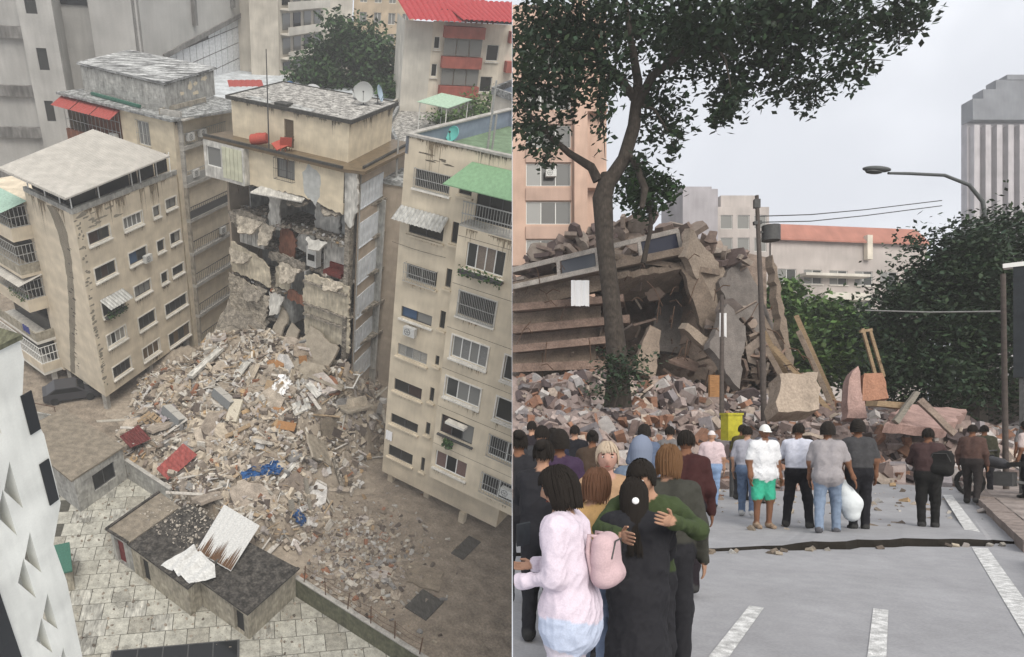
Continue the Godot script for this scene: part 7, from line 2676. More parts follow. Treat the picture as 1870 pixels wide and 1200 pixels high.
func street_trees() -> void:
	var foot := Vector3(3.51, 3.68, -25.02)
	var o := thing("tree", "big dark-leaved tree leaning over the ruin and the street", "tree", foot, "", false)
	var t := Shape.new()
	t.tube([foot - Vector3(0, 1.4, 0), foot, Vector3(3.32, 5.68, -24.99), Vector3(3.09, 7.71, -24.95), Vector3(3.00, 9.37, -24.93), Vector3(3.22, 10.11, -24.97)], [0.46, 0.34, 0.29, 0.28, 0.33, 0.28], 14)
	part(o, "trunk", t, M.bark)
	var limbs := [
		[[Vector3(3.07, 9.65, -24.94), Vector3(3.72, 10.66, -25.06), Vector3(4.05, 11.77, -25.12), Vector3(4.18, 13.25, -25.14), Vector3(3.82, 14.63, -24.57), Vector3(3.57, 15.78, -24.02)], [0.27, 0.23, 0.22, 0.16, 0.11, 0.06]],
		[[Vector3(4.09, 12.32, -25.13), Vector3(4.56, 13.24, -24.81), Vector3(5.31, 13.65, -24.33), Vector3(6.02, 14.03, -23.85), Vector3(6.58, 14.15, -23.55)], [0.17, 0.15, 0.11, 0.07, 0.03]],
		[[Vector3(4.09, 12.69, -25.13), Vector3(3.39, 13.71, -25.20), Vector3(2.47, 14.46, -25.04), Vector3(1.54, 15.00, -24.67), Vector3(0.73, 15.83, -24.52)], [0.15, 0.14, 0.12, 0.09, 0.05]],
		[[Vector3(2.85, 9.92, -24.90), Vector3(2.63, 10.38, -24.87), Vector3(1.89, 10.77, -24.53), Vector3(1.16, 11.33, -24.19), Vector3(0.44, 12.06, -23.86)], [0.17, 0.15, 0.11, 0.08, 0.04]],
		[[Vector3(3.82, 10.94, -25.08), Vector3(4.11, 10.15, -24.73), Vector3(4.30, 9.45, -24.56), Vector3(4.20, 8.82, -24.54)], [0.1, 0.1, 0.12, 0.08]],
		[[Vector3(6.02, 14.03, -23.85), Vector3(6.49, 12.97, -23.53), Vector3(6.60, 12.03, -23.35)], [0.05, 0.035, 0.015]],
		[[Vector3(4.18, 12.51, -25.14), Vector3(4.64, 12.15, -24.82), Vector3(5.05, 11.34, -24.69)], [0.08, 0.05, 0.02]]]
	for l in limbs:
		var s := Shape.new()
		s.tube(l[0], l[1], 8)
		part(o, "limb", s, M.bark, "", true)
	# crown: many leaf clumps: centre, spread, leaves
	var cl := [[Vector3(0.92, 15.27, -24.89), 1.64, 1.40, 700], [Vector3(2.44, 14.73, -23.85), 1.77, 1.11, 700], [Vector3(4.35, 15.33, -25.61), 1.88, 1.41, 750], [Vector3(5.51, 14.01, -23.09), 1.88, 1.05, 800], [Vector3(7.68, 14.90, -25.09), 2.02, 1.12, 900], [Vector3(9.16, 14.42, -24.65), 1.96, 1.20, 900], [Vector3(11.13, 15.04, -26.30), 1.26, 1.38, 450], [Vector3(11.84, 14.34, -24.52), 0.85, 0.68, 300], [Vector3(13.33, 15.06, -26.91), 0.51, 0.51, 80], [Vector3(1.14, 13.01, -23.71), 1.22, 1.22, 420], [Vector3(0.37, 12.60, -24.67), 0.65, 1.16, 200], [Vector3(1.91, 12.30, -23.65), 0.77, 0.84, 200], [Vector3(3.02, 12.85, -23.71), 0.83, 1.21, 260], [Vector3(0.90, 11.44, -24.42), 1.03, 0.73, 190], [Vector3(5.18, 12.05, -25.79), 0.99, 1.13, 300], [Vector3(5.08, 10.58, -23.89), 0.30, 0.33, 50], [Vector3(4.80, 13.06, -25.67), 0.82, 0.94, 160], [Vector3(7.35, 13.10, -26.01), 0.79, 1.17, 420], [Vector3(6.50, 11.46, -23.57), 0.30, 0.34, 120], [Vector3(8.21, 13.64, -25.19), 1.35, 1.12, 420], [Vector3(8.85, 13.06, -25.60), 0.77, 0.68, 150], [Vector3(9.94, 13.22, -26.52), 0.70, 0.80, 170], [Vector3(9.87, 12.37, -25.66), 0.36, 0.32, 40], [Vector3(10.11, 12.75, -24.08), 0.72, 0.76, 170], [Vector3(11.23, 13.03, -25.40), 0.33, 0.40, 40], [Vector3(6.35, 13.64, -24.50), 1.10, 0.88, 300], [Vector3(2.18, 13.48, -23.77), 1.11, 0.88, 260], [Vector3(5.63, 14.46, -25.79), 1.17, 0.94, 300], [Vector3(2.82, 11.51, -23.42), 0.39, 1.30, 80], [Vector3(0.42, 12.89, -22.61), 0.64, 1.07, 150], [Vector3(1.13, 10.41, -23.65), 0.44, 0.33, 50], [Vector3(4.08, 10.27, -24.54), 0.32, 0.45, 40]]
	var lf := Shape.new()
	for c in cl:
		var p: Vector3 = c[0]
		for k in int(c[3] * 1.55):
			var q := Vector3(rng.randfn(0, 0.42), rng.randfn(0, 0.42), rng.randfn(0, 0.55))
			if q.length() > 1.25: q = q.normalized() * rng.randf_range(0.5, 1.2)
			leaf(lf, p + q * Vector3(c[1], c[2], 1.3), rng.randf_range(0.08, 0.165))
	var tw := Shape.new()
	for c in cl:
		var p: Vector3 = c[0]
		for k in 5:
			var e := p + Vector3(rng.randfn(0, 0.5) * c[1], rng.randfn(0, 0.5) * c[2], rng.randfn(0, 0.5))
			tw.tube([p, p.lerp(e, 0.5) + Vector3(0, 0.12, 0), e], [0.03, 0.02, 0.008], 4)
	part(o, "twigs", tw, M.bark, "", true).set_meta("kind", "stuff")
	part(o, "crown", lf, M.leaf_street, "", true)
	tree("tree", "small tree in front of the flats behind the big trunk", Vector3(4.72, 7.60, -27.28), 4, [[Vector3(0, 2.6, 0), Vector3(0.9, 0.9, 0.9)]], 1400, 0.13, M.leaf_dark, false, "", false, 0.1)
	tree("tree", "large dark tree overhanging the pavement by the lamp", Vector3(18.11, 0.00, -32.74), 10, [[Vector3(-1.6, 6.2, 0), Vector3(1.9, 1.8, 2)], [Vector3(-0.2, 8.0, 0), Vector3(1.8, 1.7, 2)], [Vector3(2.6, 8.4, -1), Vector3(2.2, 2.2, 2)], [Vector3(-1.5, 3.9, 1), Vector3(2.0, 1.8, 2)], [Vector3(1.8, 4.6, 1), Vector3(2.6, 2.4, 2)], [Vector3(2.4, 6.6, 0.5), Vector3(2.2, 1.8, 2)]], 44000, 0.12, M.leaf_deep, false, "", false, 0.4)
	tree("tree", "bright green shrub tree behind the ruin's right end", Vector3(17.01, 0.00, -45.76), 9, [[Vector3(-1.4, 8.3, 0), Vector3(1.3, 1.7, 1.6)], [Vector3(1.0, 7.2, 0), Vector3(2.0, 1.6, 1.8)], [Vector3(0.4, 5.4, 1), Vector3(2.8, 1.8, 2)]], 12000, 0.2, M.leaf_light, false, "", false, 0.2)
	tree("tree", "yellowish shrub tree between ruin and dark tree", Vector3(19.71, 0.00, -45.23), 7, [[Vector3(-0.6, 6.6, 0), Vector3(1.7, 1.5, 1.5)], [Vector3(0.9, 5.0, 0), Vector3(2.0, 1.8, 1.6)]], 8000, 0.2, M.leaf_mid, false, "", false, 0.18)
	tree("tree", "dark bush at the foot of the big tree", Vector3(3.25, 2.25, -24.16), 1.6, [[Vector3(0.2, 1.0, 0), Vector3(1.2, 0.8, 0.7)]], 700, 0.09, M.leaf_deep, false, "", false, 0.05)


func street_buildings() -> void:
	var f := Face.new(Vector3(0.04, 13.22, -55.90), Vector3(7.37, 13.22, -57.22))
	var o := thing("apartment_building", "tall pinkish-tan apartment tower behind the big tree", "building", f.o + f.d * 4, "", false)
	var hs := []
	var rows := []
	for k in 11:
		var y := 30.6 - k * 2.95
		hs.append([1.05, y - 1.75, 4.5, y])
		rows.append(y)
	var w := Shape.new()
	w.wall(f, 0, 0, 4.6, 34, hs, 0.6)
	part(o, "front_wall", w, M.far_pinktan, "", true)
	for k in hs.size(): window(o, f, hs[k], 3, {"glass": ["glass_grey", "glass_dark", "glass_clear"], "sill": false})
	for y in rows:
		var sp := Shape.new()
		sp.block(f, 1.0, y + 0.05, 4.55, y + 1.0, 0.02, 0.12)
		part(o, "spandrel", sp, M.far_pinkdark, "", true)
	var pr := Shape.new()
	pr.block(f, 4.6, 0, 5.6, 34, -5, 0.7)
	part(o, "pier", pr, M.far_pinktan)
	var sd := Shape.new()
	sd.block(f, 5.6, 0, 7.45, 34, -6, -0.6)
	part(o, "side_wall", sd, M.far_pinktan)
	for k in 5:
		var b := Shape.new()
		b.block(f, 5.65, 8 + k * 5.9, 7.3, 8.5 + k * 5.9, -0.6, 0.2)
		part(o, "balcony", b, M.far_pinktan)
	air_conditioner(f, 2.9, 20.9, "air conditioner on the pinkish tower below a window", false)
	# far white blocks
	var g := thing("apartment_building", "far pale lilac block rising over the ruin's roof", "building", Vector3(20.37, 0.00, -82.95), "", false)
	var s1 := Shape.new()
	s1.block(Face.new(Vector3(18.42, 18.00, -82.59), Vector3(22.20, 18.00, -83.28)), 0, 0, 3.85, 27.30, -6, 0)
	part(g, "wall", s1, M.far_lilac)
	var rf0 := Shape.new()
	rf0.block(Face.new(Vector3(18.42, 18.00, -82.59), Vector3(22.20, 18.00, -83.28)), 0.2, 27.30, 3.4, 27.72, -5, -0.5)
	part(g, "roof_room", rf0, M.far_lilac)
	var g2 := thing("apartment_building", "far pale block with loggias beside the utility pole", "building", Vector3(26.38, 0.00, -88.10), "", false)
	var f2 := Face.new(Vector3(23.15, 18.83, -87.51), Vector3(29.11, 18.83, -88.59))
	var h2 := []
	for k in 8:
		for i in 3: h2.append([0.5 + i * 1.95, 24.0 - k * 2.6, 1.9 + i * 1.95, 25.6 - k * 2.6])
	var s2 := Shape.new()
	s2.wall(f2, 0, 0, 6.1, 26.53, h2, 0.4)
	s2.block(f2, 0, 0, 6.1, 26.46, -6, -0.5)
	part(g2, "wall", s2, M.far_pale)
	for h in h2: window(g2, f2, h, 1, {"glass": ["glass_grey"], "sill": false})
	var pa := Shape.new()
	pa.block(f2, 1.0, 26.53, 5.0, 28.17, -4, -1)
	part(g2, "roof_room", pa, M.far_pale)
	# red roofed row
	var g3 := thing("apartment_building", "long pinkish building with red roof beyond the trees", "building", Vector3(40.21, 0.00, -93.65), "", false)
	var f3 := Face.new(Vector3(30.43, 19.45, -91.88), Vector3(51.76, 20.08, -98.78))
	var h3 := []
	for k in 3:
		for i in 6: h3.append([0.9 + i * 3.4, 12.2 + k * 3.1, 3.3 + i * 3.4, 13.9 + k * 3.1])
	var s3 := Shape.new()
	s3.wall(f3, 0, 0, 21, 23.57, h3, 0.3)
	s3.block(f3, 0, 0, 21, 23.51, -6, -0.5)
	part(g3, "wall", s3, M.far_pale)
	for h in h3: window(g3, f3, h, 2, {"glass": ["glass_grey", "glass_clear"], "sill": true})
	var r3 := Shape.new()
	r3.hexa([f3.p(-0.4, 23.38, 0.6), f3.p(21, 23.38, 0.6), f3.p(21, 25.73, -1.6), f3.p(0.4, 25.73, -1.6), f3.p(-0.4, 23.57, 0.6), f3.p(21, 23.57, 0.6), f3.p(21, 25.93, -1.6), f3.p(0.4, 25.93, -1.6)])
	part(g3, "roof", r3, M.far_terracotta)
	var ch := Shape.new()
	ch.block(f3, 12.2, 21.42, 12.9, 24.36, 0.1, 0.7)
	part(g3, "pier", ch, M.far_cream)
	for y in [474, 500]: pass
	var bal := Shape.new()
	bal.block(f3, 3.5, 19.13, 12.0, 19.45, 0.0, 1.4)
	bal.block(f3, 6.0, 16.32, 12.0, 17.17, 0.0, 1.4)
	part(g3, "balcony", bal, M.far_white)
	# grey tower at the edge
	var g4 := thing("tower_block", "tall grey tower with stepped top beyond the street lamp", "building", Vector3(81.30, 0.00, -136.64), "", false)
	var f4 := Face.new(Vector3(75.48, 26.72, -135.59), Vector3(85.39, 26.72, -137.38))
	var s4 := Shape.new()
	s4.block(f4, 0, 0, 12, 52.11, -1.2, 0)
	part(g4, "wall", s4, M.far_lilac)
	for k in 5:
		var rb := Shape.new()
		rb.block(f4, 0.4 + k * 1.9, 0, 1.3 + k * 1.9, 51.46, 0.0, 1.0)
		part(g4, "rib", rb, M.far_rib)
	var cp := Shape.new()
	for q in [[0.0, 225, 188], [1.3, 188, 172], [3.2, 172, 156], [5.2, 156, 141]]:
		pass
	cp.block(f4, 0.0, 52.20, 12, 55.71, -1.2, 1.2)
	part(g4, "crown_storey", cp, M.far_slate)
	var cq := Shape.new()
	cq.block(f4, 1.9, 55.71, 12, 57.37, -1.2, 1.0)
	part(g4, "crown_storey", cq, M.far_slate)
	var cs := Shape.new()
	cs.block(f4, 4.2, 57.37, 12, 59.03, -1.2, 0.8)
	part(g4, "crown_storey", cs, M.far_slate)
	var ct := Shape.new()
	ct.block(f4, 6.0, 59.03, 12, 59.86, -1.2, 0.9)
	part(g4, "roof_edge", ct, M.far_slate)


func street_furniture() -> void:
	var p := thing("utility_pole", "slim utility pole with crossarm standing before the ruin", "pole", Vector3(8.74, 0.00, -26.99), "", false)
	var s := Shape.new()
	s.tube([Vector3(8.74, 0.00, -26.99), Vector3(8.65, 5.07, -26.97), Vector3(8.46, 9.74, -26.93)], [0.11, 0.095, 0.065], 8)
	part(p, "shaft", s, M.pole_brown)
	var ar := Shape.new()
	ar.bar(Vector3(8.35, 8.76, -26.91), Vector3(8.61, 8.80, -26.96), 0.12)
	ar.box(Transform3D(Basis(), Vector3(8.46, 9.45, -26.93)), Vector3(0.2, 0.3, 0.16))
	part(p, "insulator", ar, M.iron)
	var tr := Shape.new()
	tr.tube([Vector3(8.95, 8.68, -27.02), Vector3(8.95, 8.15, -27.02)], [0.3, 0.3], 10)
	tr.bar(Vector3(8.53, 8.45, -26.95), Vector3(8.95, 8.45, -27.02), 0.07)
	part(p, "transformer", tr, M.iron)
	var w := thing("power_line", "pair of thin power lines running from the utility pole", "cable", Vector3(8.50, 9.01, -26.94), "", false)
	for q in [[[Vector3(8.50, 9.01, -26.94), Vector3(11.14, 9.65, -29.45), Vector3(14.65, 10.73, -33.13), Vector3(18.42, 11.43, -34.83)]], [[Vector3(8.50, 8.80, -26.94), Vector3(11.14, 9.40, -29.45), Vector3(14.65, 10.48, -33.13), Vector3(18.42, 11.20, -34.83)]]]:
		var c := Shape.new()
		c.tube(q[0], [0.02, 0.02, 0.02, 0.02], 5)
		part(w, "wire", c, M.iron)
	var w2 := thing("cable", "pale cable stretched across in front of the dark tree", "cable", Vector3(11.81, 5.53, -26.52), "", false)
	var cs := Shape.new()
	cs.tube([Vector3(11.72, 5.55, -26.51), Vector3(12.74, 5.18, -24.66), Vector3(13.24, 4.82, -22.21)], [0.022, 0.022, 0.022], 5)
	part(w2, "wire", cs, M.iron_pale)
	var tp := thing("thin_pole", "thin dark pole in front of the ruin's hollow", "pole", Vector3(6.96, 0.00, -25.65), "", false)
	var t2 := Shape.new()
	t2.tube([Vector3(6.96, 0.00, -25.65), Vector3(6.96, 6.05, -25.65)], [0.09, 0.06], 7)
	part(tp, "shaft", t2, M.pole_brown)
	# street lamp
	var l := thing("street_lamp", "street lamp with long curved arm over the dark tree", "street lamp", Vector3(21.68, 0.00, -37.45), "", false)
	var ls := Shape.new()
	ls.tube([Vector3(21.68, 0.00, -37.45), Vector3(21.68, 10.68, -37.45), Vector3(21.48, 12.00, -37.42), Vector3(20.86, 12.77, -37.31), Vector3(19.73, 13.22, -37.10), Vector3(18.11, 13.30, -36.81), Vector3(17.16, 13.32, -36.64)], [0.14, 0.11, 0.09, 0.08, 0.075, 0.07, 0.06], 8)
	part(l, "mast", ls, M.lamp_grey)
	var lh := Shape.new()
	ball(lh, Vector3(16.64, 13.50, -36.54), Vector3(0.62, 0.14, 0.24), Basis(Vector3(0, 0, 1), -0.12), 12)
	part(l, "lamp_head", lh, M.lamp_grey)
	var ll := Shape.new()
	ball(ll, Vector3(16.51, 13.38, -36.52), Vector3(0.38, 0.1, 0.18), Basis(Vector3(0, 0, 1), -0.12), 10)
	part(l, "lens", ll, M.glass_clear)
	# pole and dark board at the pavement
	var pp := thing("utility_pole", "grey pole on the pavement beside the dark board", "pole", Vector3(11.96, 0.00, -19.95), "", false)
	var ps := Shape.new()
	ps.tube([Vector3(11.96, 0.00, -19.95), Vector3(11.88, 5.43, -19.93)], [0.065, 0.055], 8)
	part(pp, "shaft", ps, M.pole_brown)
	var bd := thing("billboard", "dark back of a tall board with pale top rail at the pavement", "billboard", Vector3(11.58, 0.00, -18.86), "", false)
	var fb := Face.new(Vector3(11.43, 3.96, -18.83), Vector3(11.78, 3.92, -18.59))
	var b1 := Shape.new()
	b1.block(fb, 0, 2.82, 0.6, 5.38, -0.2, 0)
	part(bd, "panel", b1, M.board_dark)
	var b2 := Shape.new()
	b2.block(fb, -0.18, 5.38, 0.6, 5.48, -0.25, 0.03)
	part(bd, "top_rail", b2, M.frame_white)
	for q in [0.1, 0.5]:
		var b3 := Shape.new()
		b3.block(fb, q, 0.14, q + 0.08, 2.82, -0.15, -0.05)
		part(bd, "leg", b3, M.iron)
	# yellow bin on a post
	var y := thing("litter_bin", "bright yellow bin on a post at the edge of the rubble", "bin", Vector3(5.16, 0.00, -18.21), "", false)
	var ys := Shape.new()
	ys.box(Transform3D(Basis(Vector3.UP, 0.3), Vector3(5.16, 1.66, -18.21)), Vector3(0.36, 0.62, 0.3))
	part(y, "body", ys, M.yellow)
	var yl := Shape.new()
	yl.box(Transform3D(Basis(Vector3.UP, 0.3), Vector3(5.16, 1.98, -18.21)), Vector3(0.4, 0.05, 0.34))
	part(y, "lid", yl, M.yellow)
	var yp := Shape.new()
	yp.tube([Vector3(5.16, 0.00, -18.21), Vector3(5.16, 1.33, -18.21)], [0.05, 0.05], 7)
	part(y, "post", yp, M.iron)
	# low wall and gate posts behind the pavement
	var lw := thing("boundary_wall", "pale low wall with gate posts beyond the mound", "wall", Vector3(19.42, 0.00, -34.00), "", false)
	var fw := Face.new(Vector3(18.53, 3.52, -35.87), Vector3(20.03, 3.31, -32.07))
	var lws := Shape.new()
	lws.block(fw, 0, 0, 6.5, 3.60, -0.3, 0)
	part(lw, "wall", lws, M.far_pale)
	for q in [0.2, 2.2, 4.4]:
		var gp := Shape.new()
		gp.block(fw, q, 0, q + 0.3, 4.80, -0.3, 0.05)
		part(lw, "gate_post", gp, M.far_white)
	motorcycle(Vector3(10.50, 0.00, -17.55) + Vector3(0, 0.14, 0), 2.2)


func motorcycle(at: Vector3, turn: float) -> void:
	var o := thing("motorcycle", "dark motorcycle parked on the pavement by the grey pole", "motorcycle", at, "", false)
	var t := Transform3D(Basis(Vector3.UP, turn), at)
	for x in [-0.65, 0.65]:
		var w := Shape.new()
		var ring := []
		for i in 17: ring.append(t * Vector3(x + cos(TAU * i / 16) * 0.26, 0.3 + sin(TAU * i / 16) * 0.26, 0))
		w.tube(ring, _same(0.05, 17), 6, false)
		var tyre := part(o, "wheel", w, M.rubber)
		var sp := Shape.new()
		for i in 8: sp.bar(t * Vector3(x, 0.3, 0), ring[i * 2], 0.015)
		part(tyre, "spoke", sp, M.iron_pale)
	var b := Shape.new()
	b.tube([t * Vector3(-0.08, 0.7, 0), t * Vector3(0.05, 0.74, 0), t * Vector3(0.25, 0.78, 0), t * Vector3(0.38, 0.78, 0)], [0.06, 0.12, 0.13, 0.05], 10)
	part(o, "fuel_tank", b, M.car_dark)
	var e := Shape.new()
	e.box(t * Transform3D(Basis(), Vector3(0, 0.42, 0)), Vector3(0.34, 0.3, 0.2))
	part(o, "engine", e, M.iron)
	var se := Shape.new()
	se.box(t * Transform3D(Basis(Vector3.BACK, -0.08), Vector3(-0.4, 0.76, 0)), Vector3(0.65, 0.1, 0.24))
	part(o, "seat", se, M.rubber)
	var fk := Shape.new()
	for z in [-0.08, 0.08]: fk.bar(t * Vector3(0.65, 0.3, z), t * Vector3(0.45, 0.95, z), 0.045)
	fk.bar(t * Vector3(-0.65, 0.3, 0.1), t * Vector3(0.1, 0.4, 0.1), 0.05)
	part(o, "fork", fk, M.iron_pale)
	var hb := Shape.new()
	hb.tube([t * Vector3(0.3, 1.02, -0.36), t * Vector3(0.42, 1.0, -0.12), t * Vector3(0.42, 1.0, 0.12), t * Vector3(0.3, 1.02, 0.36)], [0.02, 0.018, 0.018, 0.02], 6)
	part(o, "handlebar", hb, M.iron)
	var hl := Shape.new()
	ball(hl, t * Vector3(0.55, 0.88, 0), Vector3(0.09, 0.09, 0.09))
	part(o, "headlight", hl, M.glass_clear)


func backpack(label: String, at: Vector3, yaw: float, k: float, c: Color) -> void:
	var o := thing("backpack", label, "backpack", at, "", false)
	var b := Basis(Vector3.UP, yaw) * Basis.from_scale(Vector3.ONE * k)
	var t := Transform3D(b, at)
	var s := Shape.new()
	figure_surface(s, [[Vector3(-0.07, -0.12, 0), Vector3(0.07, -0.12, 0), 0.09, 0.09, c], [Vector3(-0.07, 0.1, 0), Vector3(0.07, 0.1, 0), 0.085, 0.085, c], [Vector3(-0.08, 0, 0), Vector3(0.08, 0, 0), 0.09, 0.09, c], [Vector3(-0.05, -0.1, -0.06), Vector3(0.05, -0.1, -0.06), 0.07, 0.07, c]], 0.014, 0.05)
	for i in s.v.size():
		s.v[i] = t * s.v[i]
		s.n[i] = b.orthonormalized() * s.n[i]
	part(o, "bag", s, M.figure)
	for x in [-0.1, 0.1]:
		var st := Shape.new()
		st.col = c
		st.tube([t * Vector3(x, -0.12, 0.07), t * Vector3(x * 1.1, 0.05, 0.1), t * Vector3(x, 0.17, 0.09), t * Vector3(x * 0.8, 0.16, 0.04)], _same(0.018 * k, 4), 6)
		part(o, "strap", st, M.figure)
	var z := Shape.new()
	z.tube([t * Vector3(-0.13, 0.02, -0.075), t * Vector3(-0.08, 0.14, -0.088), t * Vector3(0.08, 0.14, -0.088), t * Vector3(0.13, 0.02, -0.075)], _same(0.006 * k, 4), 5)
	part(o, "zip", z, M.iron)


func people() -> void:
	var dark := Color(0.022, 0.02, 0.024)
	var brown := Color(0.2, 0.1, 0.06)
	var tan_ := Color(0.42, 0.25, 0.17)
	# the three close to the camera
	person("woman in pale lilac sweater seen from the side, holding a phone", Vector3(0.31, -0.02, -3.92), -1.95, {"height": 1.56, "extra": [[Vector3(-0.07, 0.84, 0), Vector3(0.07, 0.86, 0), 0.143, 0.143, Color(0.5, 0.56, 0.7)], [Vector3(-0.075, 0.78, 0), Vector3(0.07, 0.8, 0), 0.148, 0.148, Color(0.5, 0.56, 0.7)]], "top": Color(0.66, 0.58, 0.66), "low": Color(0.58, 0.54, 0.6), "skin": tan_, "sleeves": true, "untucked": true, "hair": "bob", "cell": 0.015, "fat": 1.08,
		"left": [Vector3(0.04, -0.27, -0.02), Vector3(-0.02, -0.32, 0.2), Vector3(-0.3, 0.6, 0)], "right": [Vector3(-0.05, -0.25, 0.02), Vector3(0.02, -0.28, 0.22), Vector3(0.3, 0.6, 0)], "tilt": 0.25, "shoe": Color(0.5, 0.48, 0.5)})
	var ph := Shape.new()
	ph.box(Transform3D(Basis.from_euler(Vector3(0.5, 0.4, 0.2)), Vector3(0.06, 1.19, -3.93)), Vector3(0.075, 0.15, 0.01))
	solo("phone", "phone held up by the woman in lilac", "phone", ph, M.board_dark, Vector3(0.06, 1.19, -3.93), "", false)
	backpack("pink backpack on the back of the woman in lilac", Vector3(0.48, 1.09, -3.85), -1.95, 0.72, Color(0.55, 0.4, 0.42))
	person("woman in long black dress seen from behind, being hugged", Vector3(0.72, -0.02, -4.35), 3.0, {"height": 1.5, "top": dark, "low": dark, "collar": dark, "skin": tan_, "sleeves": true, "skirt": true, "hair": "long", "cell": 0.015, "fat": 1.08, "nod": Vector3(0.02, -0.03, 0.05), "tilt": 0.4,
		"left": [Vector3(0.02, -0.2, 0.16), Vector3(-0.06, -0.1, 0.34)], "right": [Vector3(-0.02, -0.2, 0.16), Vector3(0.06, -0.1, 0.34)]})
	var clip_ := Shape.new()
	ball(clip_, Vector3(0.69, 1.35, -4.23), Vector3(0.02, 0.02, 0.008))
	solo("hair_clip", "round pale clip in the black-dressed woman's hair", "hair clip", clip_, M.cloth_white, Vector3(0.69, 1.35, -4.23), "", false)
	person("person in dark green jacket facing the camera, arms round the woman in black", Vector3(0.81, -0.02, -4.62), -0.1, {"height": 1.6, "top": Color(0.05, 0.07, 0.03), "low": dark, "skin": tan_, "sleeves": true, "hair": "short", "cell": 0.015, "look": -0.4, "nod": Vector3(-0.03, -0.02, 0.03), "tilt": 0.3, "curl": 0.12,
		"left": [Vector3(0.11, -0.1, 0.22), Vector3(-0.06, -0.03, 0.445), Vector3(0, 0, -1)], "right": [Vector3(-0.1, -0.12, 0.2), Vector3(0.0, -0.12, 0.45), Vector3(0, 0, -1)]})
	# the knot of people just behind them
	person("grey-haired person with pink face behind the woman in lilac", Vector3(0.67, -0.02, -5.6), 0.5, {"height": 1.66, "top": Color(0.4, 0.26, 0.16), "low": dark, "skin": Color(0.5, 0.3, 0.24), "sleeves": true, "hair": "short", "hair_colour": Color(0.42, 0.34, 0.26), "look": -0.6})
	person("person in blue-grey hood bending behind the hugging pair", Vector3(1.0, -0.02, -6.3), 2.6, {"height": 1.68, "top": Color(0.16, 0.2, 0.27), "low": dark, "skin": tan_, "sleeves": true, "hair": "hood", "hair_colour": Color(0.17, 0.2, 0.27), "lean": 0.12})
	person("person with light brown hair beside the green jacket", Vector3(1.12, -0.02, -5.5), 2.8, {"height": 1.63, "top": Color(0.05, 0.05, 0.04), "low": dark, "skin": tan_, "sleeves": true, "hair": "bob", "hair_colour": Color(0.13, 0.07, 0.035)})
	person("person in mustard scarf between the lilac and black women", Vector3(0.5, -0.02, -4.75), 2.4, {"height": 1.5, "top": Color(0.45, 0.28, 0.12), "low": Color(0.2, 0.25, 0.35), "skin": tan_, "sleeves": true, "hair": "bob", "hair_colour": Color(0.1, 0.05, 0.03)})
	person("person in black near the edge with one arm raised", Vector3(0.24, -0.02, -6.0), 2.9, {"height": 1.66, "top": dark, "low": dark, "skin": tan_, "hair": "bun", "sleeves": true, "left": [Vector3(0.05, -0.2, 0.15), Vector3(-0.05, 0.0, 0.3)]})
	person("person in dark purple turned away behind the one in black", Vector3(0.5, -0.02, -7.6), 3.3, {"height": 1.7, "top": Color(0.05, 0.03, 0.06), "low": dark, "skin": brown, "sleeves": true, "hair": "afro"})
	person("man in dark maroon walking toward the ruin past the hugging pair", Vector3(1.8, -0.02, -7.95), 2.85, {"height": 1.72, "top": Color(0.05, 0.016, 0.018), "low": Color(0.018, 0.014, 0.018), "skin": brown, "sleeves": true, "hair": "short", "stride": 0.24, "apart": 0.08})
	var more := [[948, 7.0, 3.2, "person in black nearest the edge looking at the ruin", 1.7, "bun"], [985, 9.0, 2.8, "person in charcoal coat behind the one with raised arm", 1.74, "short"], [1010, 11.0, 3.4, "person in dark navy among the far left crowd", 1.68, "bob"], [1045, 13.0, 3.0, "slim person in black further up among the crowd", 1.72, "short"], [1075, 10.5, 2.9, "person in dark brown coat behind the grey-haired one", 1.66, "bun"], [970, 13.5, 3.1, "tall person in black far back by the rubble", 1.8, "short"], [1165, 12.0, 3.1, "person with black hair far behind the hugging pair", 1.72, "afro"], [1205, 14.0, 2.7, "person in grey beside the maroon man, far back", 1.7, "short"]]
	var tones := [Color(0.02, 0.02, 0.024), Color(0.04, 0.04, 0.045), Color(0.02, 0.025, 0.05), Color(0.015, 0.014, 0.016), Color(0.06, 0.04, 0.03), Color(0.02, 0.018, 0.02), Color(0.1, 0.13, 0.2), Color(0.16, 0.15, 0.15)]
	for k in more.size():
		var q: Array = more[k]
		var spot := Vector3((q[0] - 935.0) / 1300.0 * q[1] * 1.02, 0.0, -q[1] * 1.03)
		person(q[3], spot, q[2], {"height": q[4], "top": tones[k], "low": dark, "skin": tan_ if k % 2 else brown, "sleeves": true, "hair": q[5], "group": "onlookers at the edge", "stride": rng.randf_range(-0.15, 0.15), "left": [Vector3(0.06, -0.25, rng.randf_range(-0.03, 0.1)), Vector3(rng.randf_range(-0.1, 0.08), rng.randf_range(-0.48, -0.12), rng.randf_range(0.08, 0.28))]})
	# further up the road
	person("person in pink top and light blue jeans facing the ruin", Vector3(4.09, 0, -15.79), 2.9, {"height": 1.6, "top": Color(0.62, 0.5, 0.52), "low": Color(0.28, 0.4, 0.62), "skin": tan_, "hair": "cap", "hair_colour": Color(0.6, 0.55, 0.55), "apart": 0.06, "fat": 1.1})
	person("person in black and yellow top behind the yellow bin", Vector3(5.17, 0, -17.56), 2.2, {"height": 1.72, "top": Color(0.08, 0.07, 0.02), "low": dark, "skin": brown, "hair": "short", "right": [Vector3(-0.04, -0.24, 0.08), Vector3(0.1, -0.2, 0.28)]})
	person("person in jeans mostly hidden behind the man in green shorts", Vector3(4.35, 0, -14.4), 2.7, {"height": 1.7, "top": Color(0.35, 0.35, 0.4), "low": Color(0.12, 0.17, 0.27), "skin": tan_, "stride": 0.3, "shoe": Color(0.5, 0.5, 0.5)})
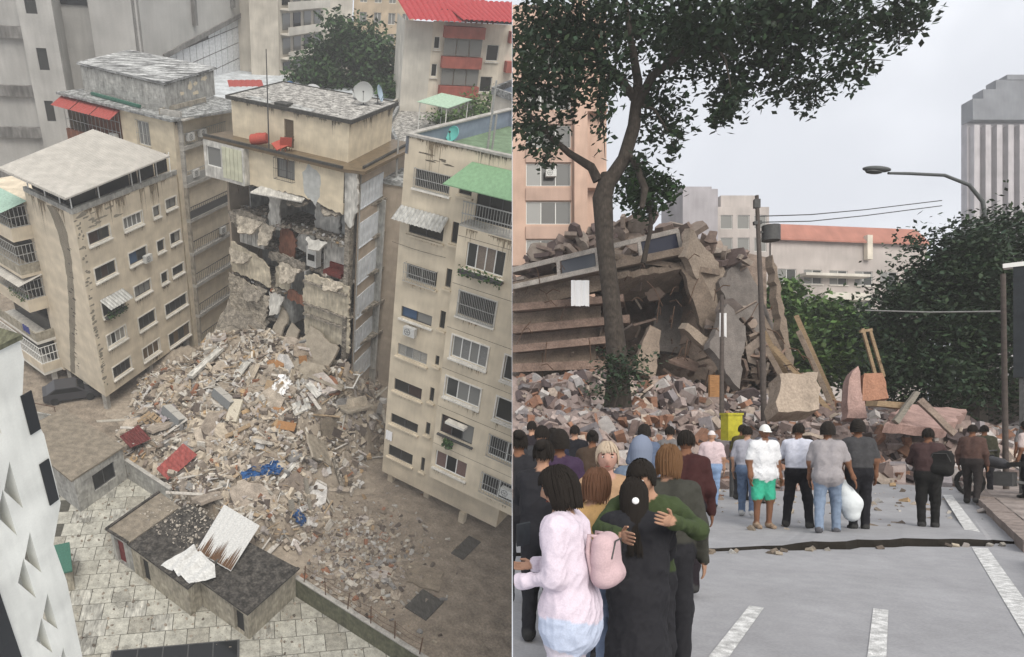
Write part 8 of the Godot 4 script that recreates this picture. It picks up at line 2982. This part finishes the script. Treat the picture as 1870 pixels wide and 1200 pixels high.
	person("man in white cap, white t-shirt and green shorts facing the camera", Vector3(4.16, 0, -12.95), 0.15, {"height": 1.74, "top": Color(0.72, 0.73, 0.76), "low": Color(0.05, 0.4, 0.26), "skin": brown, "shorts": true, "untucked": true, "hair": "cap", "hair_colour": Color(0.7, 0.69, 0.66), "shoe": Color(0.3, 0.22, 0.16), "fat": 1.06, "apart": 0.1})
	person("person in dark clothes half hidden between two men in white", Vector3(5.5, 0, -16.9), 3.0, {"height": 1.7, "top": Color(0.1, 0.1, 0.12), "low": dark, "skin": brown})
	person("man in white shirt and black trousers standing legs apart", Vector3(4.74, 0, -13.05), 2.6, {"height": 1.76, "top": Color(0.66, 0.68, 0.78), "low": Color(0.015, 0.015, 0.018), "skin": brown, "hair": "short", "apart": 0.17, "right": [Vector3(-0.1, -0.22, 0.1), Vector3(0.02, -0.3, 0.24)], "left": [Vector3(0.1, -0.24, 0.08), Vector3(-0.04, -0.32, 0.22)]})
	person("man in grey t-shirt and faded jeans walking with a white bag", Vector3(4.91, 0, -12.32), 2.75, {"height": 1.76, "top": Color(0.32, 0.3, 0.31), "low": Color(0.2, 0.26, 0.36), "skin": brown, "hair": "afro", "stride": -0.34, "lean": 0.07, "untucked": true, "shoe": Color(0.1, 0.1, 0.11), "fat": 1.04, "right": [Vector3(-0.08, -0.26, 0.04), Vector3(-0.16, -0.5, 0.06)]})
	var bag := Shape.new()
	var bp := Vector3(5.27, 0, -12.5)
	figure_surface(bag, [[bp + Vector3(-0.03, 0.66, 0), bp + Vector3(0.04, 0.5, 0.02), 0.13, 0.17, Color(0.66, 0.7, 0.72)], [bp + Vector3(0.02, 0.5, 0), bp + Vector3(0.05, 0.33, 0.03), 0.16, 0.12, Color(0.66, 0.7, 0.72)], [bp + Vector3(-0.04, 0.7, 0), bp + Vector3(-0.05, 0.86, 0), 0.06, 0.03, Color(0.66, 0.7, 0.72)]], 0.025, 0.06)
	solo("plastic_bag", "full white plastic bag carried by the man in grey", "bag", bag, M.figure, bp + Vector3(0, 0.3, 0), "", false)
	person("person in dark grey shirt and black trousers with bushy hair", Vector3(5.62, 0, -12.91), 3.0, {"height": 1.8, "top": Color(0.055, 0.055, 0.06), "low": Color(0.015, 0.015, 0.018), "skin": brown, "hair": "afro", "apart": 0.08})
	person("man in dark brown jacket with satchel facing the ruin", Vector3(6.87, 0, -13.37), 2.7, {"height": 1.68, "top": Color(0.055, 0.035, 0.035), "low": Color(0.014, 0.012, 0.014), "skin": brown, "sleeves": true, "apart": 0.09, "fat": 1.1, "left": [Vector3(0.08, -0.24, 0.08), Vector3(-0.03, -0.34, 0.22)], "right": [Vector3(-0.09, -0.24, 0.08), Vector3(0.03, -0.3, 0.24)]})
	backpack("black satchel on the back of the man in brown", Vector3(7.0, 1.12, -13.26), 2.5, 1.1, Color(0.012, 0.012, 0.014))
	person("person in brown jacket stepping toward the pavement", Vector3(9.85, 0, -17.53), 2.4, {"height": 1.72, "top": Color(0.085, 0.05, 0.04), "low": Color(0.025, 0.022, 0.022), "skin": brown, "sleeves": true, "stride": 0.28})
	person("person in pale t-shirt standing beside the motorcycle", Vector3(11.0, 0.14, -17.6), 3.6, {"height": 1.66, "top": Color(0.5, 0.42, 0.4), "low": dark, "skin": brown, "right": [Vector3(-0.1, -0.15, 0.12), Vector3(-0.2, -0.02, 0.25)]})
	person("person in black at the far pavement edge by the pole", Vector3(11.9, 0.14, -17.9), 3.4, {"height": 1.72, "top": dark, "low": dark, "skin": brown, "sleeves": true})
	person("person in olive at the kerb behind the brown jacket", Vector3(11.4, 0, -19.8), 2.6, {"height": 1.7, "top": Color(0.06, 0.06, 0.04), "low": dark, "skin": brown, "sleeves": true})
	person("person in grey at the pavement edge beyond the motorcycle", Vector3(13.1, 0.14, -21.0), 2.9, {"height": 1.7, "top": Color(0.18, 0.17, 0.17), "low": dark, "skin": brown})
	person("person in dark clothes watching from behind the motorcycle", Vector3(11.6, 0.14, -16.9), 2.9, {"height": 1.66, "top": Color(0.03, 0.02, 0.025), "low": dark, "skin": brown, "sleeves": true})


func build_right() -> void:
	street()
	bank()
	collapsed_block()
	street_trees()
	street_buildings()
	street_furniture()
	people()


# ---------------------------------------------------------------- camera, light, materials

func _ready() -> void:
	rng.seed = 20240611
	var cam := Camera3D.new()
	cam.name = "camera"
	cam.projection = Camera3D.PROJECTION_FRUSTUM
	cam.near = 0.1
	cam.far = 900.0
	cam.size = 0.1 * 1200.0 / 1300.0
	cam.frustum_offset = Vector2(0.1 * (935.0 - 700.0) / 1300.0, 0.1 * (770.0 - 600.0) / 1300.0)
	cam.position = Vector3(0, 1.8, 0)
	cam.rotation = Vector3(0, atan(235.0 / 1300.0), 0)
	add_child(cam)
	cam.current = true
	var env := Environment.new()
	env.background_mode = Environment.BG_SKY
	var sky := ProceduralSkyMaterial.new()
	sky.sky_top_color = Color(0.652, 0.663, 0.688)
	sky.sky_horizon_color = Color(0.648, 0.66, 0.682)
	sky.ground_horizon_color = Color(0.648, 0.66, 0.682)
	sky.ground_bottom_color = Color(0.648, 0.66, 0.682)
	sky.sky_energy_multiplier = 1.0
	sky.ground_energy_multiplier = 1.0
	sky.sky_cover = cloud_cover()
	sky.sky_cover_modulate = Color(1, 1, 1, 1)
	env.sky = Sky.new()
	env.sky.sky_material = sky
	env.tonemap_mode = Environment.TONE_MAPPER_LINEAR
	env.tonemap_exposure = 2.1
	env.fog_enabled = true
	env.fog_density = 0.0012
	env.volumetric_fog_enabled = true
	env.volumetric_fog_density = 0.0
	env.fog_light_color = Color(0.9, 0.9, 0.9)
	env.sdfgi_enabled = true
	env.ssao_enabled = true
	env.ssil_enabled = true
	var we := WorldEnvironment.new()
	we.name = "environment"
	we.environment = env
	add_child(we)
	var sun := DirectionalLight3D.new()
	sun.name = "sun"
	sun.light_energy = 0.5
	sun.light_angular_distance = 40.0
	sun.light_color = Color(1.0, 0.98, 0.95)
	sun.shadow_enabled = true
	add_child(sun)
	sun.look_at_from_position(Vector3(3.0, 5.2, 8.0), Vector3.ZERO)
	# the hill place: its level plane rises away from the viewer at 34 degrees
	var b := Basis(Vector3(0.9404, 0.0400, -0.3377), Vector3(0.1554, 0.8307, 0.5311), Vector3(0.3018, -0.5571, 0.7735)).orthonormalized()
	hill = Transform3D(b, Vector3(0, 1.8, 0) - b * Vector3(0, 31, 0))
	make_materials()
	build_left()
	build_right()


func cloud_cover() -> ImageTexture:   # soft uneven overcast, the same all round
	var f := FastNoiseLite.new()
	f.seed = 31
	f.frequency = 0.022
	f.fractal_octaves = 5
	var im := f.get_seamless_image(1024, 512, false, false, 0.3, false)
	im.convert(Image.FORMAT_L8)
	var src := im.get_data()
	var b := PackedByteArray()
	b.resize(1024 * 512 * 4)
	for i in 1024 * 512:
		var v := int(clampf((src[i] / 255.0 - 0.35) * 1.6, 0.0, 1.0) * 112.0) if i < 1024 * 256 else 40
		b[i * 4] = v
		b[i * 4 + 1] = v
		b[i * 4 + 2] = v
		b[i * 4 + 3] = 255
	return ImageTexture.create_from_image(Image.create_from_data(1024, 512, false, Image.FORMAT_RGBA8, b))


func make_materials() -> void:
	var plaster := grain(1, 512, [[4, 4, 1.2], [30, 4, 0.45], [90, 90, 0.25]], 0.81, 1.0, 1.2)
	var conc := grain(2, 512, [[4, 4, 1.0], [18, 18, 0.7], [120, 120, 0.5]], 0.68, 1.0, 1.2)
	var dirty := grain(3, 512, [[5, 3, 1.0], [24, 5, 0.8], [80, 80, 0.4]], 0.55, 1.0, 1.3)
	var soil := grain(4, 512, [[5, 5, 1.0], [30, 30, 0.8], [140, 140, 0.8]], 0.62, 1.0, 1.3)
	var blotchy := grain(5, 512, [[7, 7, 1.0], [22, 22, 0.8], [70, 70, 0.4]], 0.4, 1.0, 1.6)
	var fine := grain(6, 256, [[60, 60, 1.0], [8, 8, 0.6]], 0.7, 1.0, 1.2)
	var wood := grain(7, 256, [[4, 60, 1.0], [10, 120, 0.6]], 0.55, 1.0, 1.4)
	var rough := bump(11, 0.05, 5.0)
	var lump := bump(12, 0.02, 8.0)
	mat("plaster_cream", 0.72, 0.63, 0.49, 0.92, plaster, 5.0)
	mat("plaster_yellow", 0.76, 0.66, 0.49, 0.92, plaster, 4.0)
	mat("plaster_beige", 0.71, 0.62, 0.475, 0.92, plaster, 6.0)
	mat("plaster_brown", 0.5, 0.42, 0.335, 0.92, plaster, 4.0)
	mat("plaster_white", 0.8, 0.78, 0.72, 0.9, dirty, 3.5)
	mat("plaster_greenish", 0.62, 0.62, 0.47, 0.9, plaster, 3.0)
	mat("plaster_ruin", 0.72, 0.64, 0.52, 0.95, blotchy, 4.0, lump)
	mat("plaster_ruin_cream", 0.84, 0.75, 0.58, 0.95, dirty, 4.5, lump)
	mat("whitewash", 0.68, 0.69, 0.66, 0.9, plaster, 2.0)
	mat("room_grey", 0.58, 0.58, 0.55, 0.95, dirty, 3.0)
	mat("room_dark", 0.56, 0.56, 0.53, 0.95, dirty, 3.0)
	mat("brick_red", 0.36, 0.16, 0.1, 0.95, dirty, 3.0)
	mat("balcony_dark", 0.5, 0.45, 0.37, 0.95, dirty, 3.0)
	mat("wall_grey", 0.58, 0.57, 0.53, 0.95, dirty, 4.0, rough)
	mat("wall_grey_dark", 0.54, 0.53, 0.49, 0.95, dirty, 4.0, rough)
	mat("wall_cream_old", 0.52, 0.47, 0.37, 0.95, dirty, 3.0, rough)
	mat("wall_moss", 0.19, 0.19, 0.125, 0.97, dirty, 2.5, rough)
	mat("white_render", 0.86, 0.86, 0.8, 0.85, plaster, 6.0)
	mat("concrete", 0.5, 0.48, 0.44, 0.95, conc, 3.0, rough)
	mat("concrete_old", 0.47, 0.42, 0.35, 0.97, blotchy, 3.0, lump)
	mat("slab_brown", 0.48, 0.42, 0.335, 0.97, soil, 3.0, lump)
	mat("slab_dark", 0.28, 0.235, 0.18, 0.97, soil, 3.0, lump)
	mat("slab_mud", 0.36, 0.3, 0.23, 0.97, soil, 3.0, lump)
	mat("dirt", 0.37, 0.31, 0.245, 0.98, soil, 6.0, lump)
	mat("rubble_soil", 0.46, 0.39, 0.31, 0.98, soil, 2.5, lump)
	mat("joint", 0.12, 0.115, 0.095, 0.98, soil, 2.0)
	mat("paving_a", 0.56, 0.545, 0.475, 0.93, conc, 2.3, rough)
	mat("paving_b", 0.5, 0.485, 0.42, 0.93, conc, 3.1, rough)
	mat("paving_c", 0.6, 0.585, 0.52, 0.93, dirty, 3.7, rough)
	mat("paving_d", 0.42, 0.4, 0.34, 0.93, conc, 1.9, rough)
	mat("stain_dark", 0.1, 0.09, 0.075, 0.95, fine, 1.0)
	mat("roof_brown", 0.32, 0.275, 0.215, 0.97, soil, 3.0, rough)
	mat("roof_tar", 0.11, 0.1, 0.088, 0.9, blotchy, 4.0, rough)
	mat("roof_grey", 0.48, 0.49, 0.48, 0.9, blotchy, 5.0, rough)
	mat("roof_patched", 0.74, 0.75, 0.74, 0.85, grain(8, 512, [[3, 14, 1.0], [14, 40, 0.6], [60, 60, 0.3]], 0.25, 1.0, 1.8), 9.0, rough)
	mat("roof_moss", 0.6, 0.58, 0.54, 0.95, blotchy, 4.5, rough)
	mat("roof_wet", 0.21, 0.155, 0.095, 0.35, soil, 3.0)
	mat("roof_edge_dark", 0.1, 0.098, 0.09, 0.9, dirty, 2.0)
	mat("roof_pale", 0.68, 0.72, 0.75, 0.85, conc, 8.0)
	mat("sheet_white", 0.74, 0.74, 0.72, 0.5, fine, 1.2, null, 0.1)
	mat("sheet_grey", 0.60, 0.60, 0.57, 0.5, dirty, 2.0, null, 0.1)
	mat("sheet_beige", 0.52, 0.495, 0.45, 0.6, plaster, 4.0)
	mat("sheet_green", 0.42, 0.60, 0.50, 0.6, fine, 2.0)
	mat("sheet_red", 0.42, 0.10, 0.085, 0.6, dirty, 2.0)
	mat("sheet_darkred", 0.2, 0.045, 0.04, 0.6, dirty, 2.0)
	mat("rust", 0.2, 0.11, 0.06, 0.95, soil, 0.8)
	mat("rust_stain", 0.5, 0.27, 0.1, 0.95, fine, 1.0)
	mat("mould", 0.12, 0.115, 0.1, 0.97, fine, 1.0)
	mat("mould_grey", 0.17, 0.155, 0.13, 0.97, fine, 1.0)
	mat("flake", 0.5, 0.455, 0.37, 0.95, fine, 1.0)
	mat("stain_soft", 0.36, 0.29, 0.2, 0.95, fine, 1.0)
	mat("trim_white", 0.78, 0.75, 0.68, 0.85, plaster, 2.0)
	mat("frame_white", 0.72, 0.72, 0.69, 0.6)
	mat("iron", 0.1, 0.1, 0.1, 0.6, fine, 1.0)
	mat("iron_pale", 0.46, 0.46, 0.44, 0.6, fine, 1.0)
	mat("iron_rust", 0.14, 0.08, 0.05, 0.85, fine, 1.0)
	mat("glass_dark", 0.035, 0.035, 0.032, 0.12)
	mat("black_glass", 0.012, 0.013, 0.014, 0.1)
	mat("glass_grey", 0.2, 0.2, 0.19, 0.15)
	mat("glass_blue", 0.05, 0.09, 0.16, 0.12)
	mat("glass_clear", 0.05, 0.052, 0.05, 0.06)
	mat("glass_brown", 0.12, 0.085, 0.05, 0.15)
	mat("pane_white", 0.88, 0.9, 0.92, 0.4, fine, 3.0)
	mat("curtain_pale", 0.52, 0.50, 0.45, 0.9, wood, 0.8)
	mat("curtain_dark", 0.09, 0.06, 0.05, 0.9, wood, 0.8)
	mat("curtain_lace", 0.34, 0.28, 0.23, 0.9, wood, 0.7)
	mat("curtain_grey", 0.33, 0.33, 0.32, 0.9, wood, 0.8)
	mat("curtain_rose", 0.26, 0.17, 0.15, 0.9, wood, 0.8)
	mat("appliance", 0.72, 0.72, 0.69, 0.5, fine, 1.0)
	mat("green_paint", 0.06, 0.18, 0.13, 0.6, fine, 1.0)
	mat("deck_green", 0.21, 0.30, 0.19, 0.9, conc, 4.0)
	mat("parapet_blue", 0.27, 0.32, 0.40, 0.9, plaster, 3.0)
	mat("awning_red", 0.42, 0.09, 0.075, 0.7, fine, 2.0)
	mat("awning_green", 0.25, 0.42, 0.25, 0.8, fine, 2.0)
	mat("awning_green_pale", 0.5, 0.68, 0.52, 0.8, fine, 3.0)
	mat("dish_grey", 0.4, 0.41, 0.4, 0.7)
	mat("dish_blue", 0.33, 0.42, 0.5, 0.7)
	mat("dish_white", 0.78, 0.78, 0.78, 0.6)
	mat("dish_teal", 0.14, 0.46, 0.42, 0.6)
	mat("red_faded", 0.5, 0.1, 0.07, 0.6, fine, 1.0)
	mat("door_red", 0.25, 0.04, 0.04, 0.6, dirty, 1.5)
	mat("door_black", 0.02, 0.02, 0.02, 0.6)
	mat("door_wood", 0.2, 0.15, 0.1, 0.7, wood, 1.0)
	mat("panel_blue", 0.74, 0.78, 0.82, 0.6, plaster, 3.0)
	mat("cloth_white", 0.78, 0.78, 0.78, 0.95)
	mat("cloth_cream", 0.66, 0.60, 0.48, 0.95, fine, 1.0)
	mat("cloth_blue", 0.05, 0.06, 0.2, 0.95)
	mat("cloth_lilac", 0.55, 0.5, 0.52, 0.95, dirty, 1.0)
	mat("cloth_maroon", 0.22, 0.05, 0.04, 0.95, dirty, 1.0)
	mat("tarp_blue", 0.03, 0.13, 0.36, 0.6, fine, 1.0)
	mat("wood_orange", 0.5, 0.26, 0.11, 0.8, wood, 1.0)
	mat("wood_pale", 0.47, 0.34, 0.21, 0.85, wood, 1.0)
	mat("wood_grey", 0.36, 0.33, 0.28, 0.9, wood, 1.0)
	mat("cupboard_grey", 0.25, 0.26, 0.26, 0.7, fine, 1.0)
	mat("cupboard_pale", 0.55, 0.53, 0.49, 0.7, fine, 1.0)
	mat("debris", 1, 1, 1, 0.95, soil, 1.2)
	M.debris.vertex_color_use_as_albedo = true
	mat("far_concrete", 0.5, 0.49, 0.465, 0.95, plaster, 20.0)
	mat("far_concrete_dark", 0.3, 0.29, 0.275, 0.95, dirty, 10.0)
	mat("far_beige", 0.62, 0.57, 0.49, 0.95, plaster, 10.0)
	mat("far_tan", 0.62, 0.5, 0.36, 0.95, plaster, 10.0)
	mat("far_white", 0.72, 0.68, 0.6, 0.95, plaster, 10.0)
	mat("far_cream", 0.8, 0.73, 0.61, 0.95, plaster, 10.0)
	mat("far_red", 0.42, 0.13, 0.1, 0.9, plaster, 5.0)
	mat("roof_red", 0.48, 0.05, 0.055, 0.7, fine, 4.0)
	mat("car_dark", 0.05, 0.05, 0.055, 0.35)
	mat("rubber", 0.02, 0.02, 0.02, 0.9)
	mat("bark", 0.085, 0.07, 0.058, 0.97, dirty, 1.0, lump)
	var pinky := grain(9, 512, [[5, 5, 1.0], [40, 40, 0.9], [120, 120, 0.7]], 0.6, 1.0, 1.3)
	mat("figure", 1, 1, 1, 0.88, grain(10, 256, [[60, 60, 1.0]], 0.9, 1.0, 1.0), 0.7, bump(21, 0.008, 8.0))
	M.figure.normal_scale = 1.0
	M.figure.vertex_color_use_as_albedo = true
	mat("dirt_pink", 0.3, 0.26, 0.23, 0.98, soil, 6.0)
	mat("asphalt", 0.37, 0.37, 0.385, 0.92, grain(14, 1024, [[3, 3, 1.0], [14, 14, 0.7], [100, 100, 0.9]], 0.84, 1.0, 1.1), 4.0)
	mat("crack_shade", 0.035, 0.03, 0.025, 0.98, soil, 1.0)  # darkness of the road crack put into the base colour
	mat("road_paint", 0.86, 0.86, 0.85, 0.85, grain(15, 256, [[8, 8, 1.0], [60, 60, 1.0]], 0.62, 1.0, 1.4), 1.0)
	mat("pavement_pink", 0.42, 0.36, 0.33, 0.95, conc, 3.0, rough)
	mat("kerb", 0.36, 0.3, 0.27, 0.95, conc, 2.0, rough)
	mat("rubble_pink", 0.44, 0.35, 0.32, 0.98, pinky, 2.5, lump)
	mat("ruin_pink", 0.36, 0.255, 0.205, 0.97, pinky, 4.0, lump)
	mat("ruin_tan", 0.36, 0.285, 0.225, 0.97, pinky, 4.0, lump)
	mat("ruin_dark", 0.37, 0.29, 0.24, 0.97, pinky, 3.0, lump)
	mat("ruin_grey", 0.28, 0.25, 0.23, 0.97, pinky, 3.0, lump)
	mat("ruin_cream", 0.55, 0.45, 0.36, 0.97, pinky, 4.0, lump)
	mat("ruin_white", 0.66, 0.6, 0.54, 0.9, pinky, 3.0)
	mat("ruin_pinkish", 0.52, 0.35, 0.31, 0.97, pinky, 3.0, lump)
	mat("ruin_terracotta", 0.5, 0.26, 0.17, 0.97, pinky, 3.0, lump)
	mat("pane_blue", 0.07, 0.08, 0.1, 0.2)
	mat("pane_navy", 0.03, 0.035, 0.06, 0.15)
	mat("far_pinktan", 0.6, 0.42, 0.33, 0.95, plaster, 12.0)
	mat("far_pinkdark", 0.52, 0.37, 0.3, 0.95, plaster, 12.0)
	mat("far_lilac", 0.42, 0.4, 0.42, 0.95, plaster, 15.0)
	mat("far_pale", 0.52, 0.47, 0.44, 0.95, plaster, 15.0)
	mat("far_rib", 0.47, 0.445, 0.455, 0.95, plaster, 15.0)
	mat("far_slate", 0.22, 0.23, 0.25, 0.95, plaster, 15.0)
	mat("far_terracotta", 0.45, 0.2, 0.15, 0.95, plaster, 8.0)
	mat("pole_brown", 0.12, 0.1, 0.09, 0.9, fine, 1.0)
	mat("lamp_grey", 0.12, 0.13, 0.13, 0.6, fine, 1.0)
	mat("board_dark", 0.03, 0.035, 0.04, 0.6, fine, 2.0)
	mat("yellow", 0.55, 0.5, 0.04, 0.6, fine, 1.0)
	var ls := mat("leaf_street", 0.035, 0.06, 0.034, 0.6)
	ls.vertex_color_use_as_albedo = true
	ls.backlight_enabled = true
	ls.backlight = Color(0.03, 0.055, 0.02).linear_to_srgb()
	for q in [["mould", 0.24], ["flake", 0.6], ["mould_grey", 0.4], ["rust_stain", 0.5], ["stain_soft", 0.62], ["stain_dark", 0.1], ["whitewash", 0.75], ["rust", 0.85]]:
		M[q[0]].transparency = BaseMaterial3D.TRANSPARENCY_ALPHA
		M[q[0]].albedo_color.a = q[1]
	for q in [["leaf_dark", 0.03, 0.06, 0.022], ["leaf_mid", 0.055, 0.1, 0.035], ["leaf_deep", 0.028, 0.046, 0.028], ["leaf_light", 0.09, 0.14, 0.05]]:
		var m := mat(q[0], q[1], q[2], q[3], 0.6)
		m.albedo_color = Color(q[1] * 1.5, q[2] * 1.5, q[3] * 1.5).linear_to_srgb()
		m.vertex_color_use_as_albedo = true
		m.backlight_enabled = true
		m.backlight = Color(q[1] * 1.2, q[2] * 1.5, q[3]).linear_to_srgb()
